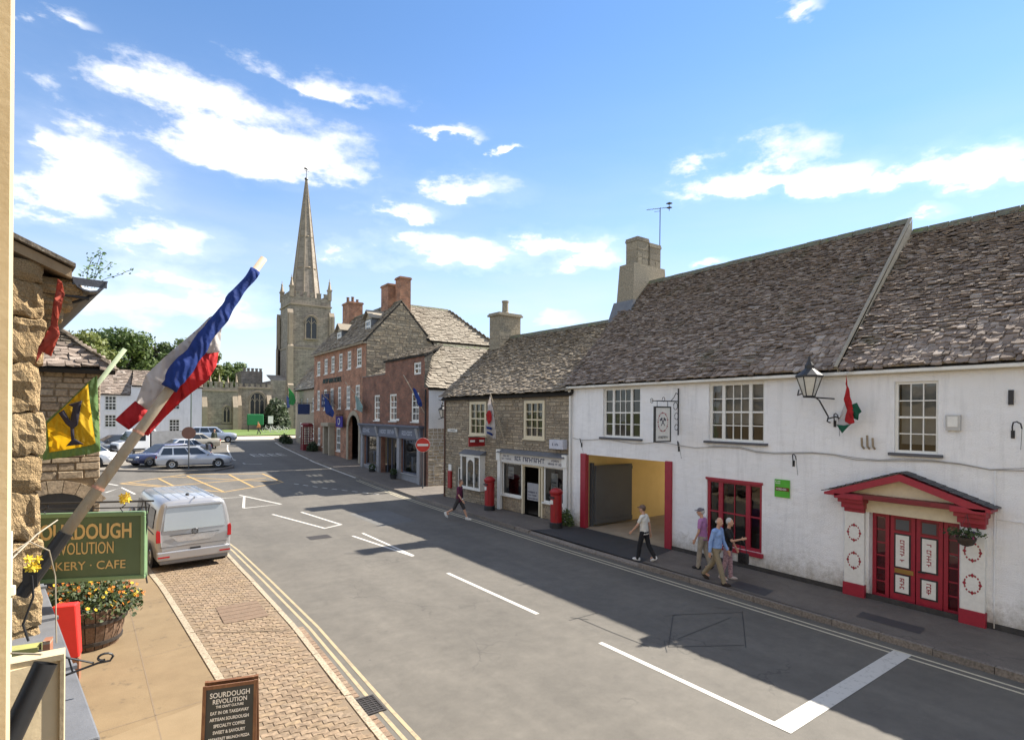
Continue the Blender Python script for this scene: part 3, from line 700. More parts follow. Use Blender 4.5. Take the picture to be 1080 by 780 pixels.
# car park surface beside the road, and the churchyard lawn beyond it
cp = tag(sheet('car_park', -40, lambda y: 7.2 if y < 60 else 7.2 + (y - 60) * .2, 44.6, 78, .02, asphalt_mat('car_park_asphalt', (.17, .152, .125), (.23, .205, .17), .4, 1.5)), kind='structure')
KP = [(-16, 46.6), (.1, 44.7), (3.1, 43.0), (5.6, 42.4), (7.0, 43.6), (7.25, 45.0)]
mb = MB()
for (x0, y0), (x1, y1) in zip(KP, KP[1:]):
    d = Vector((x1 - x0, y1 - y0)).normalized(); n_ = Vector((-d.y, d.x)) * .3
    mb.faces([(x0, y0, g(y0) - .05), (x1, y1, g(y1) - .05), (x1 + n_.x, y1 + n_.y, g(y1) - .05), (x0 + n_.x, y0 + n_.y, g(y0) - .05), (x0, y0, g(y0) + .11), (x1, y1, g(y1) + .11), (x1 + n_.x, y1 + n_.y, g(y1) + .11), (x0 + n_.x, y0 + n_.y, g(y0) + .11)],
             [(4, 5, 6, 7), (0, 1, 5, 4), (2, 3, 7, 6), (3, 0, 4, 7), (1, 2, 6, 5)])
mb.build('kerb', KERB, cp)
mb = MB(); mb.face([(KP[1][0], KP[1][1], g(44.7) + .03)] + [(x, y, g(y) + .03) for x, y in KP[2:]] + [(7.2, 44.7, g(44.7) + .03)]); mb.build('kerb_infill', MATS['car_park_asphalt'], cp)
lawn = tag(sheet('churchyard_lawn', lambda y: 9.5 - (y - 78) * .3, 40, 79, 140, .12, GRASS_G), kind='structure')
tag(sheet('sunlit_road_strip', 6, 40, 69, 79.2, .008, M('sunlit_road_tone', (.5, .43, .33), (.4, .34, .26), scale=6, world=True)), kind='structure')  # pale sheet paints the sunlit stretch of road beyond the junction
# ------------------------------------------------------------ building palette
LIME = render_wall_mat('white_limewash', (.9, .895, .885), (.3, .265, .21), 1.45)
LIME2 = render_wall_mat('white_render', (.78, .78, .78), (.35, .33, .3), .8)
SLATE = M('stone_slate', (.26, .202, .16), (.145, .112, .09), scale=9, rough=.95, bump=.8, bscale=30, pieces=[(.08, .06, .048), (.23, .178, .142), (.38, .305, .25), (.13, .1, .08), (.28, .22, .178), (.5, .43, .365), (.1, .076, .06), (.31, .243, .195), (.18, .14, .112)], spots=((.6, .57, .52), 16, .67), moss=((.085, .085, .04), .9, .56))
SLATE_B = M('stone_slate_brown', (.28, .225, .16), (.17, .136, .1), scale=6, rough=.95, bump=.8, bscale=30, pieces=[(.12, .095, .07), (.24, .195, .145), (.34, .28, .205), (.17, .14, .105), (.4, .34, .26), (.14, .115, .09)], spots=((.42, .4, .33), 16, .66), moss=((.1, .085, .045), 1.1, .57))
SLATE_G = M('stone_slate_golden', (.26, .222, .17), (.17, .142, .108), scale=8, rough=.9, bump=.5, bscale=40, pieces=[(.18, .148, .112), (.3, .258, .2), (.38, .335, .265), (.23, .192, .145)])
ROOFBASE = M('roof_shadow_board', (.03, .027, .024), rough=1)
RIDGE = M('ridge_stone', (.17, .16, .12), (.1, .1, .07), scale=8, bump=.6, rough=.95, spots=((.16, .19, .07), 6, .55))
RUBBLE = M('rubble_stone', (.34, .285, .205), (.24, .2, .145), scale=4, rough=.95, bump=.6, bscale=30, pieces=[(.22, .175, .125), (.4, .325, .225), (.31, .25, .175), (.47, .39, .28), (.19, .158, .12), (.35, .28, .19)])
RUBBLE_G = M('grey_stone', (.3, .265, .21), (.2, .18, .145), scale=2, rough=.95, bump=.6, bscale=20, pieces=[(.3, .26, .205), (.4, .355, .28), (.35, .3, .23), (.45, .4, .32)])
MORTAR = M('mortar', (.25, .215, .16), (.18, .155, .12), scale=14, rough=1, bump=.5)
BRICK = brick_mat('red_brick', (.36, .15, .08), (.23, .105, .062), (.32, .25, .18), 4.4, (.35, 1.75))
BRICK_D = brick_mat('dark_red_brick', (.23, .09, .052), (.14, .062, .042), (.2, .15, .11), 4.4, (.4, 1.6))
PAINT_W = M('white_gloss_paint', (.76, .75, .7), (.66, .65, .6), scale=12, rough=.45)
CREAM = M('cream_paint', (.72, .64, .46), (.62, .54, .38), scale=8, rough=.6)
YELLOW_W = M('yellow_wall_paint', (.85, .66, .3), (.78, .6, .26), scale=2, rough=.85, bump=.4, bscale=25)
RED = M('red_gloss_paint', (.34, .017, .036), (.26, .014, .03), scale=8, rough=.45, bump=.15, bscale=60)
REDB = M('post_box_red', (.33, .01, .013), (.27, .009, .011), scale=8, rough=.4)
DKRED = M('deep_red_paint', (.2, .015, .02), (.14, .012, .016), scale=8, rough=.5)
BLACK = M('black_iron_paint', (.015, .015, .017), (.025, .025, .027), scale=30, rough=.5)
LEAD = M('lead_sheet', (.16, .165, .18), (.11, .115, .125), scale=4, rough=.55, bump=.2)
DKSLATE = M('welsh_slate', (.05, .053, .06), (.03, .032, .037), scale=9, rough=.6, bump=.3, pieces=[(.035, .037, .042), (.06, .063, .072), (.045, .045, .05)])
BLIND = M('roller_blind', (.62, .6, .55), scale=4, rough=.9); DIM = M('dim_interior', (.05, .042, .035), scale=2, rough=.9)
GREYD = M('grey_gate_paint', (.1, .105, .11), (.08, .083, .09), scale=1.5, rough=.6, bump=.15, bscale=15)
SILL = M('slate_sill', (.1, .1, .11), scale=10, rough=.7); BRASS = M('brass', (.45, .3, .1), rough=.35, metal=.8)
SHOPGREY = M('shopfront_grey_paint', (.1, .11, .15), (.075, .085, .115), scale=6, rough=.5); SHOPPALE = M('pilaster_grey', (.3, .3, .31), (.22, .22, .23), scale=5, rough=.6)
ASHLAR = M('ashlar', (.4, .34, .25), (.3, .255, .19), scale=3, rough=.9, bump=.4, bscale=30)

def box_shell(parent, u0, u1, w0, w1, depth, mat, gable=None, front=False, floor=None, name='wall_body'):
    """side and back walls of a house (local frame); gable = ridge height over mid depth"""
    mb = MB()
    mb.face([(u0, -depth, w0), (u1, -depth, w0), (u1, -depth, w1), (u0, -depth, w1)])
    for u in (u0, u1):
        p = [(u, 0, w0), (u, -depth, w0), (u, -depth, w1)] + ([(u, -depth / 2, gable)] if gable else []) + [(u, 0, w1)]
        mb.face(p)
    for f in floor or (): mb.face([(u0, -.3, f), (u1, -.3, f), (u1, -depth, f), (u0, -depth, f)])
    return mb.build(name, mat, parent)

# ------------------------------------------------------------ the white inn
pub = thing('white_inn', 'long white limewashed inn with red doors, carriage entrance and mossy stone-slate roof', 'building', (14.9, 0, 0), R(90))
PW = Matrix.Translation((14.9, 0, 0)) @ Matrix.Rotation(R(90), 4, 'Z')
PASS = (12.1, 16.25, 0, 2.95); W1 = (13.35, 15.15, 3.66, 5.46); W2 = (8.8, 10.6, 3.72, 5.46); W3 = (4.72, 5.58, 3.66, 5.3); RW = (8.85, 10.65, .62, 2.56); DR = (4.32, 6.1, .12, 2.2)
mb = MB(); wall(mb, -4, 17.0, 0, 5.72, [PASS, W1, W2, W3, RW, DR], 0, .3)
mb.face([(17, 0, 0), (17, -8.6, 0), (17, -8.6, 5.7), (17, -4.2, 10.1), (17, 0, 5.7)]); mb.face([(-4, 0, 0), (-4, -8.6, 0), (-4, -8.6, 5.7), (-4, -4.2, 9.7), (-4, 0, 5.7)])
wall(mb, -4, 17, 0, 5.7, [(12.1, 16.25, 0, 2.95)], -8.3, .3)
mb.build('wall', LIME, pub)
mb = MB(); mb.face([(-4, -.3, 3.05), (17, -.3, 3.05), (17, -8.3, 3.05), (-4, -8.3, 3.05)]); mb.face([(-4, -.3, .1), (12.0, -.3, .1), (12.0, -8.3, .1), (-4, -8.3, .1)]); mb.face([(-4, -.3, 5.7), (17, -.3, 5.7), (17, -8.3, 5.7), (-4, -8.3, 5.7)]); mb.box(-4, 12, -3.2, -3.1, .1, 5.7); mb.box(12, 17, -3.2, -3.1, 3.06, 5.7)
mb.build('interior', DIM, pub)
for u_ in (16.25, 12.1): mb = MB(); mb.face([(u_, -.3, 0), (u_, -8.3, 0), (u_, -8.3, 2.95), (u_, -.3, 2.95)]); mb.build('passage_wall', YELLOW_W, pub)
mb = MB(); mb.face([(12.1, -.3, 2.95), (16.25, -.3, 2.95), (16.25, -8.3, 2.95), (12.1, -8.3, 2.95)]); mb.build('passage_ceiling', CREAM, pub)
tag(sheet('bounce_yard', 23.3, 44, 4, 24, .135, M('bounce_gravel', (.6, .53, .42), (.5, .44, .35), scale=5, world=True)), kind='structure')  # unseen pale ground added to bounce sunlight into the carriage passage
mb = MB(); mb.face([(12.1, 0.02, .13), (16.25, .02, .13), (16.25, -8.35, .13), (12.1, -8.35, .13)]); mb.build('passage_floor', M('passage_concrete', (.36, .3, .225), (.27, .225, .17), scale=2, rough=.9, bump=.3, world=True), pub)
for (a, b) in ((16.02, 16.32), (11.95, 12.22)):
    mb = MB(); mb.box(a, b, -.12, .07, .12, 2.98); mb.build('entrance_post', RED, pub, bevel=.02)
mb = MB(); mb.box(16.0, 16.07, -2.5, -.45, .2, 2.5); mb.box(15.97, 16.0, -2.5, -.45, .25, .4); mb.box(15.97, 16.0, -2.5, -.45, 2.3, 2.42); mb.build('gate', GREYD, pub)
mb = MB(); mb.box(16.08, 16.2, -.45, -.33, .13, 2.6); mb.build('gate_post', GREYD, pub)
key = near_key(PW)
roof(pub, 'roof', (6.8, .27, 5.62), (17.15, .27, 5.62), (17.15, -4.2, 10.22), (6.8, -4.2, 10.22), SLATE, ROOFBASE, (.125, .08), (.09, .27), .034, rag=.035, single=120, rnd=random.Random(3), ridge=RIDGE, local_to_world=key, sag=.05)
roof(pub, 'roof', (-4.2, .27, 5.62), (6.7, .27, 5.62), (6.7, -4.2, 9.86), (-4.2, -4.2, 9.82), SLATE, ROOFBASE, (.125, .08), (.09, .27), .034, rag=.035, single=180, rnd=random.Random(4), ridge=RIDGE, local_to_world=key, sag=.05)
roof(pub, 'roof', (6.8, -8.7, 5.62), (17.15, -8.7, 5.62), (17.15, -4.2, 10.2), (6.8, -4.2, 10.2), SLATE, ROOFBASE, (.3, .2), (.3, .7), .03)
roof(pub, 'roof', (-4.2, -8.7, 5.62), (6.7, -8.7, 5.62), (6.7, -4.2, 9.75), (-4.2, -4.2, 9.75), SLATE, ROOFBASE, (.3, .2), (.3, .7), .03)
mb = MB(); a = Vector((6.75, .3, 5.72)); b = Vector((6.75, -4.2, 10.36)); n = Vector((0, (b - a).z, -(b - a).y)).normalized(); mb.prism([a + Vector((-.03, 0, -.03)), a + Vector((.04, 0, -.03)), b + Vector((.05, 0, -.06)), b + Vector((-.03, 0, -.06))], n * .045); mb.face([(6.72, .25, 5.66), (6.72, -4.2, 10.28), (6.72, -4.2, 9.7), (6.72, .25, 5.55)]); mb.build('verge_coping', M('verge_mortar', (.33, .29, .22), (.22, .2, .16), scale=9, bump=.5), pub)
mb = MB(); mb.box(-4, 16.98, .0, .14, 5.48, 5.7); mb.build('eaves_board', M('eaves_cream', (.62, .57, .48), (.5, .45, .36), scale=3, rough=.8), pub)
mb = MB(); mb.box(-4, 17.0, .14, .25, 5.5, 5.585); mb.build('gutter', PAINT_W, pub, bevel=.02)
for i in range(16):
    u = -3 + i * 1.32; mb = MB(); mb.box(u, u + .1, .14, .2, 5.6, 5.64); mb.build('gutter_bracket', BLACK, pub)
window(pub, *W1, [(1, 1), (2.3, 3), (1, 1)], 4, PAINT_W, -.08, .075, .026, (.12, .1, .07), SILL, mull=.1)
window(pub, *W2, [(1, 1), (2.3, 3), (1, 1)], 4, PAINT_W, -.08, .075, .026, (.12, .1, .07), SILL, mull=.1, blind=(BLIND, .3))
window(pub, *W3, [(1, 3)], 4, PAINT_W, -.06, .06, .024, (.1, .09, .07), SILL, blind=(BLIND, .12))
rw = window(pub, *RW, [(1, 1), (2.6, 2), (1, 1)], 2, RED, -.05, .09, .022, (.06, .1, .12), RED, mull=.14)
mb = MB(); mb.box(RW[0] - .03, RW[1] + .03, -.02, .03, RW[3] - .02, RW[3] + .05); mb.build('head_trim', RED, rw)
mb = MB(); mb.box(RW[0] + .2, RW[1] - .2, -.35, -.3, RW[2], RW[2] + .45); mb.build('window_seat', DIM, rw)
# red doorcase
mb = MB(); mb.face([(DR[0], -.26, DR[2]), (DR[1], -.26, DR[2]), (DR[1], -.26, DR[3]), (DR[0], -.26, DR[3])]); 
dc = mb.build('door_screen', RED, pub)
def leaf(u0, u1, nm):
    v = -.2; mb = MB(); mb.box(u0, u1, v - .05, v, .16, 2.17); d = mb.build(nm, RED, pub, bevel=.006); return d
for (u0, u1) in ((5.21, 5.72), (4.68, 5.19)):
    d = leaf(u0, u1, 'door')
    for (z0, z1, kind) in ((.38, .78, 1), (.98, 1.72, 1), (1.84, 2.08, 0)):
        a, b = u0 + .12, u1 - .12
        mb = MB(); mb.box(a - .035, b + .035, -.199, -.188, z0 - .035, z1 + .035); mb.build('panel_moulding', BLACK if kind else DKRED, d)
        mb = MB(); mb.box(a, b, -.188, -.18, z0, z1); p_ = mb.build('panel', PAINT_W if kind else GREYD, d)
        if kind:
            mb = MB(); scribble(mb, 0, (z1 - z0) * .7, 0, .09, 0, random.Random(int(z0 * 99 + u0 * 7)))
            cu = (a + b) / 2; mb.xf(lambda x, y, z: (cu + .045 - z, y - .1795, z1 - (z1 - z0) * .15 - x)); tag(mb.build('door_lettering', RED, d), kind='stuff')
    if nm_ := (u0 > 5):
        mb = MB(); mb.box(u0 + .03, u1 - .1, -.2, -.186, .83, .93); mb.build('letter_plate', BRASS, d)
    else:
        mb = MB(); mb.tube([(u1 - .06, -.2, .95), (u1 - .06, -.14, .95), (u1 - .2, -.14, .95)], .014, 6); mb.build('door_handle', BLACK, d)
for (u0, u1) in ((5.74, 6.1), (4.32, 4.66)):
    window(pub, u0, u1, .16, 2.17, [(1, 1)], 6, RED, -.19, .08, .03, meet=False, name='side_light')
mb = MB(); mb.box(DR[0], DR[1], -.3, .02, .1, .17); mb.build('door_step', KERB, pub)
mb = MB(); mb.box(DR[0] - .02, DR[1] + .06, -.02, .04, 2.2, 2.52); mb.build('door_frieze', CREAM, pub)
for (a, b) in ((6.17, 6.62), (3.86, 4.28)):
    mb = MB(); mb.box(a, b, 0, .1, .42, 2.16); pil = mb.build('pilaster', PAINT_W, pub, bevel=.008)
    mb = MB(); mb.box(a - .02, b + .02, 0, .13, .1, .42); mb.build('pilaster_base', RED, pil, bevel=.01)
    mb = MB()
    for k, zc in enumerate((1.66, .98)):
        for j in range(16):
            t = j / 16 * 2 * math.pi; r_ = .16; cx, cz = (a + b) / 2 + r_ * math.cos(t) * .85, zc + r_ * math.sin(t) * 1.15; s_ = .02 if j % 4 else .035
            mb.face([(cx - s_, .104, cz), (cx, .104, cz - s_ * 1.4), (cx + s_, .104, cz), (cx, .104, cz + s_ * 1.4)])
    mb.build('painted_wreath', RED, pil)
    mb = MB()
    for zc in (1.66, .98):
        for j in range(12):
            t = (j + .5) / 12 * 2 * math.pi; cx, cz = (a + b) / 2 + .16 * math.cos(t) * .85, zc + .16 * math.sin(t) * 1.15; s_ = .016
            mb.face([(cx - s_, .103, cz), (cx, .103, cz - s_ * 1.8), (cx + s_, .103, cz), (cx, .103, cz + s_ * 1.8)])
    mb.build('painted_leaf', M('faded_green_paint', (.2, .26, .18)), pil)
    mb = MB()
    for i, (dw, z0, z1) in enumerate(((.0, 2.16, 2.26), (.06, 2.26, 2.4), (.13, 2.4, 2.5), (.2, 2.5, 2.62))): mb.box(a - dw * .5, b + dw * .5, 0, .12 + dw * 1.6, z0, z1)
    mb.build('console_bracket', RED, pub, bevel=.012)
hood = MB(); H0, H1, HM = 3.68, 6.95, 5.31
hood.prism([(H0, 0, 2.62), (HM, 0, 3.2), (HM, 0, 3.04), (H0 + .28, 0, 2.56), (H0, 0, 2.56)], (0, .44, 0)); hood.prism([(H1, 0, 2.62), (HM + .001, 0, 3.2), (HM + .001, 0, 3.04), (H1 - .28, 0, 2.56), (H1, 0, 2.56)], (0, .44, 0))
hd = hood.build('door_hood', RED, pub)
mb = MB(); mb.box(H0 + .3, H1 - .3, .06, .42, 2.53, 2.64); mb.build('hood_beam', DKRED, hd, bevel=.01)
mb = MB(); mb.prism([(H0 + .45, .05, 2.64), (H1 - .45, .05, 2.64), (HM, .05, 3.04)], (0, .1, 0)); mb.build('tympanum', CREAM, hd)
mb = MB()
for s_, e in ((1, H0), (-1, H1)):
    a = Vector((e - s_ * .06, 0, 2.635)); b = Vector((HM, 0, 3.245)); d = (b - a); n_ = 9
    for i in range(n_):
        for k in range(3):
            p = a + d * (i / n_); q = a + d * ((i + 1.25) / n_ if i < n_ - 1 else 1.0); y0, y1 = k * .158 + .004, k * .158 + .15; o_ = Vector((0, 0, .012 + .006 * (k % 2)))
            mb.faces([p + Vector((0, y0, .02)), p + Vector((0, y1, .02)), q + Vector((0, y1, 0)) + o_ * .3, q + Vector((0, y0, 0)) + o_ * .3, p + Vector((0, y0, .0)), p + Vector((0, y1, .0))], [(0, 1, 2, 3), (0, 4, 5, 1)], random.random())
tag(mb.build('hood_slates', DKSLATE, hd), kind='stuff')
# downpipes, cables, wall fittings
mb = MB(); mb.tube([(3.72, .04, 3.4), (3.72, .04, .15)], .014, 8); mb.tube([(3.72, .03, 2.4), (1, .03, 2.35)], .01, 6); mb.build('wall_conduit', LIME, pub)
mb = MB(); mb.tube([(16.9, .1, 5.5), (16.9, .1, .2)], .04, 10); mb.tube([(16.98, .16, 5.52), (16.9, .1, 5.3)], .04, 10); mb.build('downpipe', PAINT_W, pub)
mb = MB(); pts = [(16.8 - i * .52, .035 + .01 * math.sin(i * 2.1), 3.56 - .05 * math.sin(i * 1.3) - .004 * i + random.uniform(-.012, .012)) for i in range(38)]
mb.tube(pts, .011, 5); mb.tube([(p[0], p[1] + .02, p[2] + .03 + random.uniform(-.02, .02)) for p in pts[12:]], .009, 5); mb.build('cable', M('grey_cable', (.42, .4, .37), rough=.8), pub)
def hook(u, w):
    mb = MB(); mb.tube([(u, .02, w - .22), (u, .06, w - .05), (u - .03, .12, w + .04), (u - .1, .2, w + .06), (u - .17, .24, w + .02), (u - .19, .24, w - .08)], .014, 6); mb.box(u - .03, u + .03, 0, .02, w - .28, w - .12); mb.tube([(u - .19, .24, w - .08), (u - .13, .04, w - .5)], .005, 4); mb.build('basket_hook', BLACK, pub)
for u, w in ((16.3, 3.5), (11.7, 3.6), (7.95, 3.42), (6.9, 4.5), (3.45, 4.35)): hook(u, w)
mb = MB(); mb.box(3.44, 3.52, 0, .05, 4.75, 5.05); mb.build('alarm_bracket', BLACK, pub)
mb = MB(); mb.box(4.3, 4.56, 0, .1, 4.2, 4.54); mb.build('floodlight', M('light_housing', (.5, .49, .46), rough=.6), pub, bevel=.01)
mb = MB(); mb.box(4.34, 4.52, .1, .112, 4.28, 4.5); mb.build('floodlight_lens', PAINT_W, pub)
for k in range(3):
    mb = MB(); mb.tube([(6.22 - k * .12, .02, 3.72), (6.22 - k * .12, .12, 3.78), (6.22 - k * .12, .14, 3.98 + (k % 2) * .06)], .025, 6); mb.build('flag_socket', M('weathered_wood', (.34, .27, .18), (.24, .19, .13), scale=12), pub)
mb = MB(); mb.tube([(9.6, .1, .2), (9.0, .12, .16), (6.8, .1, .16)], .05, 6); 
mb = MB(); mb.box(-4, 12.0, .0, .03, .12, .24); mb.build('wall_foot', M('black_plinth', (.025, .024, .024), (.06, .055, .05), scale=7, rough=.9), pub)
# chimney at the far gable
def chimney(parent, u0, u1, v0, v1, w0, w1, mat, pots=(), caps=.08, name='chimney', potmat=None, stone=None):
    mb = MB(); mb.box(u0, u1, v0, v1, w0, w1)
    if stone:
        st = MB(); stones(st, v0, v1, w0, w1, [], *stone, .012, .008); st.xf(lambda x, y, z: (u0 - y, x, z)); mb2 = MB(); stones(mb2, u0, u1, w0, w1, [], *stone, .012, .008); mb2.xf(lambda x, y, z: (x, v1 + y, z))
    o = mb.build(name, mat, parent)
    if stone:
        st.v += []; tag(st.build('stonework', mat, o), kind='stuff'); tag(mb2.build('stonework', mat, o), kind='stuff')
    mb = MB(); mb.box(u0 - caps, u1 + caps, v0 - caps, v1 + caps, w1, w1 + .1); mb.box(u0 - caps * .5, u1 + caps * .5, v0 - caps * .5, v1 + caps * .5, w1 + .1, w1 + .17); mb.build('chimney_cap', mat, o)
    for (u, v, h, r) in pots:
        mb = MB(); mb.lathe([(r * 1.1, 0), (r * 1.05, h * .12), (r * .9, h * .2), (r * .85, h * .85), (r, h * .9), (r, h), (r * .7, h), (r * .6, h * .7)], (u, v, w1 + .17), 14); mb.build('chimney_pot', potmat or mat, o, smooth=False)
    return o
CHST = M('chimney_stone', (.29, .25, .18), (.2, .175, .13), scale=5, rough=.95, bump=.6, bscale=25, pieces=[(.3, .26, .19), (.24, .21, .16), (.34, .29, .21)])
mb = MB(); mb.faces([(16.5, -3.05, 8.6), (17.55, -3.05, 8.6), (17.55, -5.3, 8.6), (16.5, -5.3, 8.6), (16.62, -3.2, 10.98), (17.45, -3.2, 10.98), (17.45, -5.2, 10.98), (16.62, -5.2, 10.98)], [(4, 5, 6, 7), (0, 1, 5, 4), (2, 3, 7, 6), (3, 0, 4, 7), (1, 2, 6, 5)]); mb.build('chimney_base', CHST, pub)
mb = MB(); mb.prism([(16.4, -2.7, 8.5), (17.65, -2.7, 8.5), (17.6, -3.0, 9.35), (16.45, -3.0, 9.35)], (0, -.15, 0)); mb.build('lead_flashing', LEAD, pub)
chimney(pub, 16.7, 17.36, -4.2, -3.5, 10.98, 12.0, CHST, caps=.03, stone=((.3, .34), (.35, .8)))
chimney(pub, 16.7, 17.36, -5.0, -4.28, 10.98, 11.85, CHST, caps=.03, stone=((.3, .34), (.35, .8)))
at_ = thing('television_aerial', 'thin rooftop television aerial on a tall mast beside the inn chimney', 'aerial', (19.95, 16.8, 11.0))
mb = MB(); mb.tube([(0, 0, 0), (.02, 0, 2.75)], .022, 6); mb.build('mast', GREYD, at_)
mb = MB(); bd = Vector((-.816, .578, -.12)) * 1; mb.tube([Vector((0, 0, 2.72)) - bd * .45, Vector((0, 0, 2.72)) + bd * .6], .012, 5)
mb.tube([(0, 0, 2.6), Vector((0, 0, 2.6)) + bd * .25], .01, 5); mb.build('boom', GREYD, at_)
pd = Vector((.578, .816, 0))
for k in range(9):
    mb = MB(); c = Vector((0, 0, 2.72)) + bd * (-.35 + k * .11); mb.tube([c - pd * .13 - Vector((0, 0, .02)), c + pd * .13 + Vector((0, 0, .02))], .007, 4); mb.build('element', GREYD, at_)
mb = MB(); c = Vector((0, 0, 2.72)) - bd * .42; mb.tube([c - Vector((0, 0, .16)), c + Vector((0, 0, .18))], .012, 4); mb.box(c.x - .1, c.x + .1, c.y - .1, c.y + .1, c.z + .16, c.z + .19); mb.box(c.x - .09, c.x + .09, c.y - .09, c.y + .09, c.z - .03, c.z); mb.build('reflector', BLACK, at_)

# ------------------------------------------------------------ the stone shop (post office) next to the inn
po = thing('stone_shop', 'grey-brown rubble stone shop with white shopfront and oriel bay beside the white inn', 'building', (14.9, 16.8, 0), R(93))
WA = (5.89, 7.3, 3.42, 5.07); WB = (1.7, 3.05, 3.42, 5.07); SF = (.42, 4.6, .12, 2.3); DO = (7.85, 8.45, .12, 1.75)
hol = [WA, WB, SF, DO]
mb = MB(); wall(mb, .2, 9.6, 0, 5.5, hol, 0, .3); mb.build('wall', MORTAR, po)
box_shell(po, .2, 9.6, 0, 5.5, 7.4, MORTAR, 8.6, floor=(.1, 2.9)); mb = MB(); mb.box(.2, 9.6, -2.6, -2.5, .1, 5.4); mb.build('interior', DIM, po)
mb = MB(); stones(mb, .2, 9.6, .1, 5.45, [(a - .08, b + .08, c - .04, d + .06) for a, b, c, d in hol], (.07, .21), (.12, .55), .03, .014, rnd=random.Random(8)); tag(mb.build('stonework', RUBBLE, po), kind='stuff')
roof(po, 'roof', (-.0, .3, 5.4), (9.75, .3, 5.32), (9.75, -3.7, 8.72), (-.0, -3.7, 8.72), SLATE_B, ROOFBASE, (.15, .09), (.12, .34), .032, rag=.03, rnd=random.Random(6), ridge=RIDGE, sag=.12)
roof(po, 'roof', (0, -7.6, 5.4), (9.7, -7.6, 5.4), (9.7, -3.7, 8.7), (0, -3.7, 8.7), SLATE_B, ROOFBASE, (.3, .2), (.3, .7), .03)
for w_ in (WA, WB):
    o = window(po, *w_, [(1, 3)], 4, M('stone_cream_paint', (.68, .6, .42), (.6, .52, .36), scale=8, rough=.7), .03, .13, .03, (.06, .07, .06), None, dep=.1)
# oriel bay
bay = MB(); B0, B1 = 5.95, 7.62
bay.box(B0, B1, .0, .3, .78, .92); bay.box(B0 - .03, B1 + .03, 0, .36, 2.38, 2.5); by = bay.build('bay_window', PAINT_W, po, bevel=.01)
for (a, b, c, d) in ((B0, .0, B0 + .09, .32), (B1 - .09, .0, B1, .32), (B0 + .5, .24, B0 + .57, .31), (B1 - .57, .24, B1 - .5, .31)):
    mb = MB(); mb.box(a, c, b, d, .92, 2.38); mb.build('bay_post', PAINT_W, by)
mb = MB(); n_ = 10; a, b = B0 + .57, B1 - .57
for i in range(n_):
    t0, t1 = math.pi * i / n_, math.pi * (i + 1) / n_; rr = (b - a) / 2; cx = (a + b) / 2
    mb.prism([(cx + rr * math.cos(t0), .25, 2.0 + rr * .9 * math.sin(t0)), (cx + rr * math.cos(t1), .25, 2.0 + rr * .9 * math.sin(t1)), (cx + rr * math.cos(t1), .25, 2.38), (cx + rr * math.cos(t0), .25, 2.38)], (0, .05, 0))
mb.build('arched_head', PAINT_W, by)
pane(by, B0 + .09, B0 + .5, .92, 2.38, .27); pane(by, a, b, .92, 2.38, .27); pane(by, B1 - .5, B1 - .09, .92, 2.38, .27)
mb = MB(); mb.prism([(B0 - .08, -.02, 2.72), (B0 - .08, .42, 2.5), (B0 - .08, -.02, 2.5)], (B1 - B0 + .16, 0, 0)); mb.build('bay_roof', LEAD, by)
mb = MB()
for k in range(3): mb.box(B0 + .2 + k * .45, B0 + .5 + k * .45, .1, .11, 1.0 + .1 * k, 1.45 + .08 * k)
mb.build('window_poster', PAINT_W, by)
# shopfront
CREAMP = MATS['stone_cream_paint']
mb = MB(); mb.box(.36, 4.66, .0, .12, 2.3, 2.72); fa = mb.build('fascia', M('fascia_white', (.62, .6, .56), (.54, .52, .48), scale=5), po)
mb = MB(); mb.prism([(.3, 0, 2.9), (.3, .26, 2.75), (.3, .26, 2.72), (.3, 0, 2.72)], (4.45, 0, 0)); mb.build('fascia_roof', LEAD, fa)
INK = M('sign_ink', (.05, .05, .09), rough=.6)
mb = MB(); rs = random.Random(4)
scribble(mb, 0, 2.1, 0, .2, .122, rs); mb.xf(lambda x, y, z: (3.55 - x, y, z + 2.42))
k0 = len(mb.v); scribble(mb, 0, .85, 0, .08, .122, rs); scribble(mb, .15, .6, .13, .08, .122, rs); mb.xf(lambda x, y, z: (4.55 - x, y, z + 2.42), k0)
k0 = len(mb.v); scribble(mb, 0, .85, 0, .09, .122, rs); scribble(mb, .2, .7, .14, .08, .122, rs); mb.xf(lambda x, y, z: (1.35 - x, y, z + 2.4), k0)
tag(mb.build('fascia_lettering', INK, fa), kind='stuff')
for u in (4.6, .22):
    mb = MB(); mb.box(u, u + .22, 0, .14, .12, 2.36); mb.box(u - .03, u + .25, 0, .2, 2.36, 2.86); mb.build('shop_pilaster', PAINT_W, po, bevel=.008)
window(po, 3.2, 4.6, .82, 2.3, [(1, 1)], 1, PAINT_W, -.02, .06, .03, (.02, .1, .07), None, meet=False, name='shop_window')
window(po, .44, 1.75, .82, 2.3, [(1, 1)], 1, PAINT_W, -.02, .06, .03, (.02, .1, .07), None, meet=False, name='shop_window')
mb = MB(); wall(mb, 3.12, 4.6, .12, .82, [], -.04, .1); stones(mb, 3.12, 4.6, .14, .75, [], (.1, .16), (.2, .4), .02, .01, v=-.04); stones(mb, .44, 1.8, .14, .75, [], (.1, .16), (.2, .4), .02, .01, v=-.04); wall(mb, .44, 1.8, .12, .82, [], -.04, .1); tag(mb.build('stall_riser', RUBBLE, po), kind='stuff')
mb = MB(); mb.box(3.1, 3.18, -.1, .02, .12, 2.3); mb.box(1.8, 1.9, -.1, .02, .12, 2.3); mb.box(1.9, 3.1, -.1, 0, 2.2, 2.3); mb.build('door_frame', CREAMP, po)
mb = MB(); mb.box(2.05, 2.13, -.85, -.05, .14, 2.2); mb.box(2.05, 2.13, -.9, -.8, .14, 2.2); mb.build('door', CREAMP, po)
